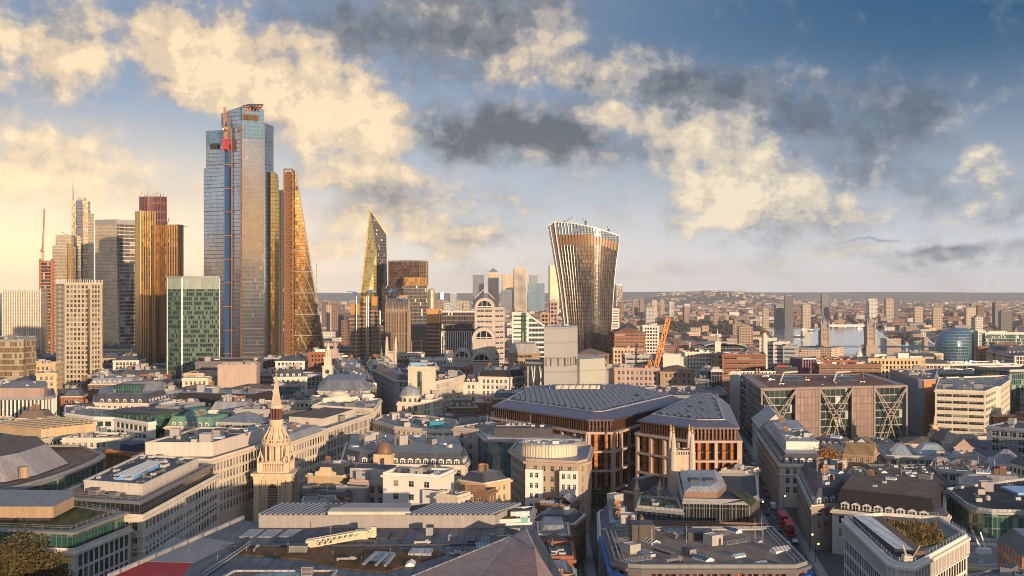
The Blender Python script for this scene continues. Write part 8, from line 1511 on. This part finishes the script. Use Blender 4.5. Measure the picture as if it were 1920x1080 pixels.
# houses and woods too many to count
def hz(px, Y): 
    if Y < HL[0]: return -15
    return -15+HL[1](px)*math.sin(math.pi*min(1, (Y-HL[0])/4500*.9+.02)) if 1120 < px < 1620 and Y < 13500 else -15
def far_fill():
    cols = ['house_cream', 'house_brick', 'house_white', 'house_grey', 'house_tan']; cv = [(.55, .44, .31), (.30, .15, .10), (.62, .58, .52), (.27, .26, .26), (.40, .28, .19)]
    mats = [punched(n, c, 3.5, 3.0, .45, .45) for n, c in zip(cols, cv)]+[SLATE, BRNR, roofm('far_red_tile', (.24, .12, .085)), LEAD]
    b = MB(); w = MB(); Y = 1490.0
    while Y < 12500:
        n = int(26*(1 if Y < 3000 else 1.25)); st = Y*.017
        for k in range(int(n*3.3)):
            px = rg.uniform(590, 2100); y = Y+rg.uniform(0, st); x = X(px, y)
            if any(inside(x, y, q[4]) for q in FOOT if q[0] <= x <= q[1] and q[2] <= y <= q[3]): continue
            g = hz(px, y); dens = mnoise.noise((x*.0028, y*.0015, 1.3))
            if dens > .22 or rg.random() < .26:
                if px < 1160 and y < 3000 and rg.random() < .7: continue
                for _ in range(2 if y < 5000 else 1):      # a tree: a ragged clump
                    h = rg.uniform(7, 13); r = h*.5*(1 if y < 4000 else 1.9); cx, cy = x+rg.uniform(-9, 9), y+rg.uniform(-9, 9); mi = rg.randrange(3)
                    for q in range(16 if y < 4000 else 7):
                        u = Vector((rg.gauss(0, 1), rg.gauss(0, 1), rg.gauss(0, .8))).normalized(); c = Vector((cx, cy, g+h*.55))+Vector((u.x*r*.8, u.y*r*.8, u.z*h*.38)); s = r*rg.uniform(.3, .6); a = Vector((rg.gauss(0, 1), rg.gauss(0, .4), rg.gauss(0, 1))).normalized()*s; e = a.cross(u).normalized()*s; w.face([c-a, c-e, c+a, c+e], None, mi)
                continue
            big = rg.random() < (.16 if y < 5000 else .07); h = rg.uniform(14, 27) if big else rg.uniform(5.5, 11); ww = rg.uniform(14, 40)*(1 if y < 5000 else 1.5); d = rg.uniform(9, 14) if not big else rg.uniform(14, 24); a = rg.choice((0, .35, -.3, .8, 1.4))+rg.gauss(0, .1)
            p = rect(x, y, ww, d, a); m = rg.choices(range(5), (4, 4, 3, 2, 4))[0]
            if big: b.prism(p, g-4, g+h, m, rg.choice((5, 8)))
            else:
                b.prism(p, g-4, g+h, m, top=False); r0, r1 = ((p[0][0]+p[3][0])/2, (p[0][1]+p[3][1])/2), ((p[1][0]+p[2][0])/2, (p[1][1]+p[2][1])/2); rm = rg.choice((5, 6, 6, 7, 7)); t_ = g+h; hh = d*.34
                b.face([(*p[0], t_), (*p[1], t_), (*r1, t_+hh), (*r0, t_+hh)], None, rm); b.face([(*p[2], t_), (*p[3], t_), (*r0, t_+hh), (*r1, t_+hh)], None, rm); b.face([(*p[1], t_), (*p[2], t_), (*r1, t_+hh)], None, m); b.face([(*p[3], t_), (*p[0], t_), (*r0, t_+hh)], None, m)
        Y += st
    o = b.build('distant_houses', mats); tag(o, 'endless small houses and terraces on the plain beyond the river', 'houses', kind='stuff')
    o = w.build('distant_woods', [leafm('far_leaf_brown', (.05, .032, .018), (.12, .07, .035)), leafm('far_leaf_green', (.025, .035, .014), (.07, .075, .03)), leafm('far_leaf_dark', (.022, .022, .018), (.06, .045, .03))]); tag(o, 'brown and green autumn trees scattered over the far plain', 'woods', kind='stuff')
far_fill()
def margins():   # the city goes on beyond both edges of the view
    r = random.Random(99); b = MB(); mm = [punched(f'{n_} edge wall', c, 3.0, 3.6, .5, .55) for n_, c in (('stone', (.55, .48, .38)), ('brick', (.27, .14, .09)), ('grey', (.33, .32, .30)))]+[SLATE, GRAVEL, LEAD]
    for s0, s1 in ((-340, -45), (1965, 2300)):
        Y = 300.0
        while Y < 1500:
            st = 20+Y*.017; x = X(s0, Y)
            while x < X(s1, Y):
                p = rect(x+r.uniform(-2, 2), Y+r.uniform(-2, 2), st*r.uniform(.6, .9), st*r.uniform(.6, .9), r.gauss(0, .15)); x += st
                if hits(p): continue
                g = gz(Y); h = r.uniform(12, 22); m = r.randrange(3)
                if r.random() < .5: b.prism(p, g-1, g+h, m, 4); q = offset(p, -4); b.prism(q, g+h, g+h+2.5, 2, 5)
                else: b.prism(p, g-1, g+h, m, top=False); q = offset(p, -3); b.loft(p, g+h, q, g+h+3.6, 3, 5)
            Y += st
    tag(b.build('city_rooftops', mm), 'dense ordinary city blocks carrying on past the edges of the view', 'buildings', kind='stuff')
margins()
# ------------------------------------------------------------------ the air
def haze():
    b = MB(); b.box(-9300, 9300, -4400, 16900, -17, 330)
    def fn(T):
        v = T.n('ShaderNodeVolumePrincipled', Color=(.86, .92, 1.0)); v.inputs['Density'].default_value = HAZE; v.inputs['Anisotropy'].default_value = 0.0
        T.n('ShaderNodeOutputMaterial', Volume=v.outputs[0])
    m = mat('haze_air', fn); struct_o = b.build('haze', m); tag(struct_o, 'thin warm evening haze over the city', 'haze', kind='stuff')
HAZE = 0.00004
haze()
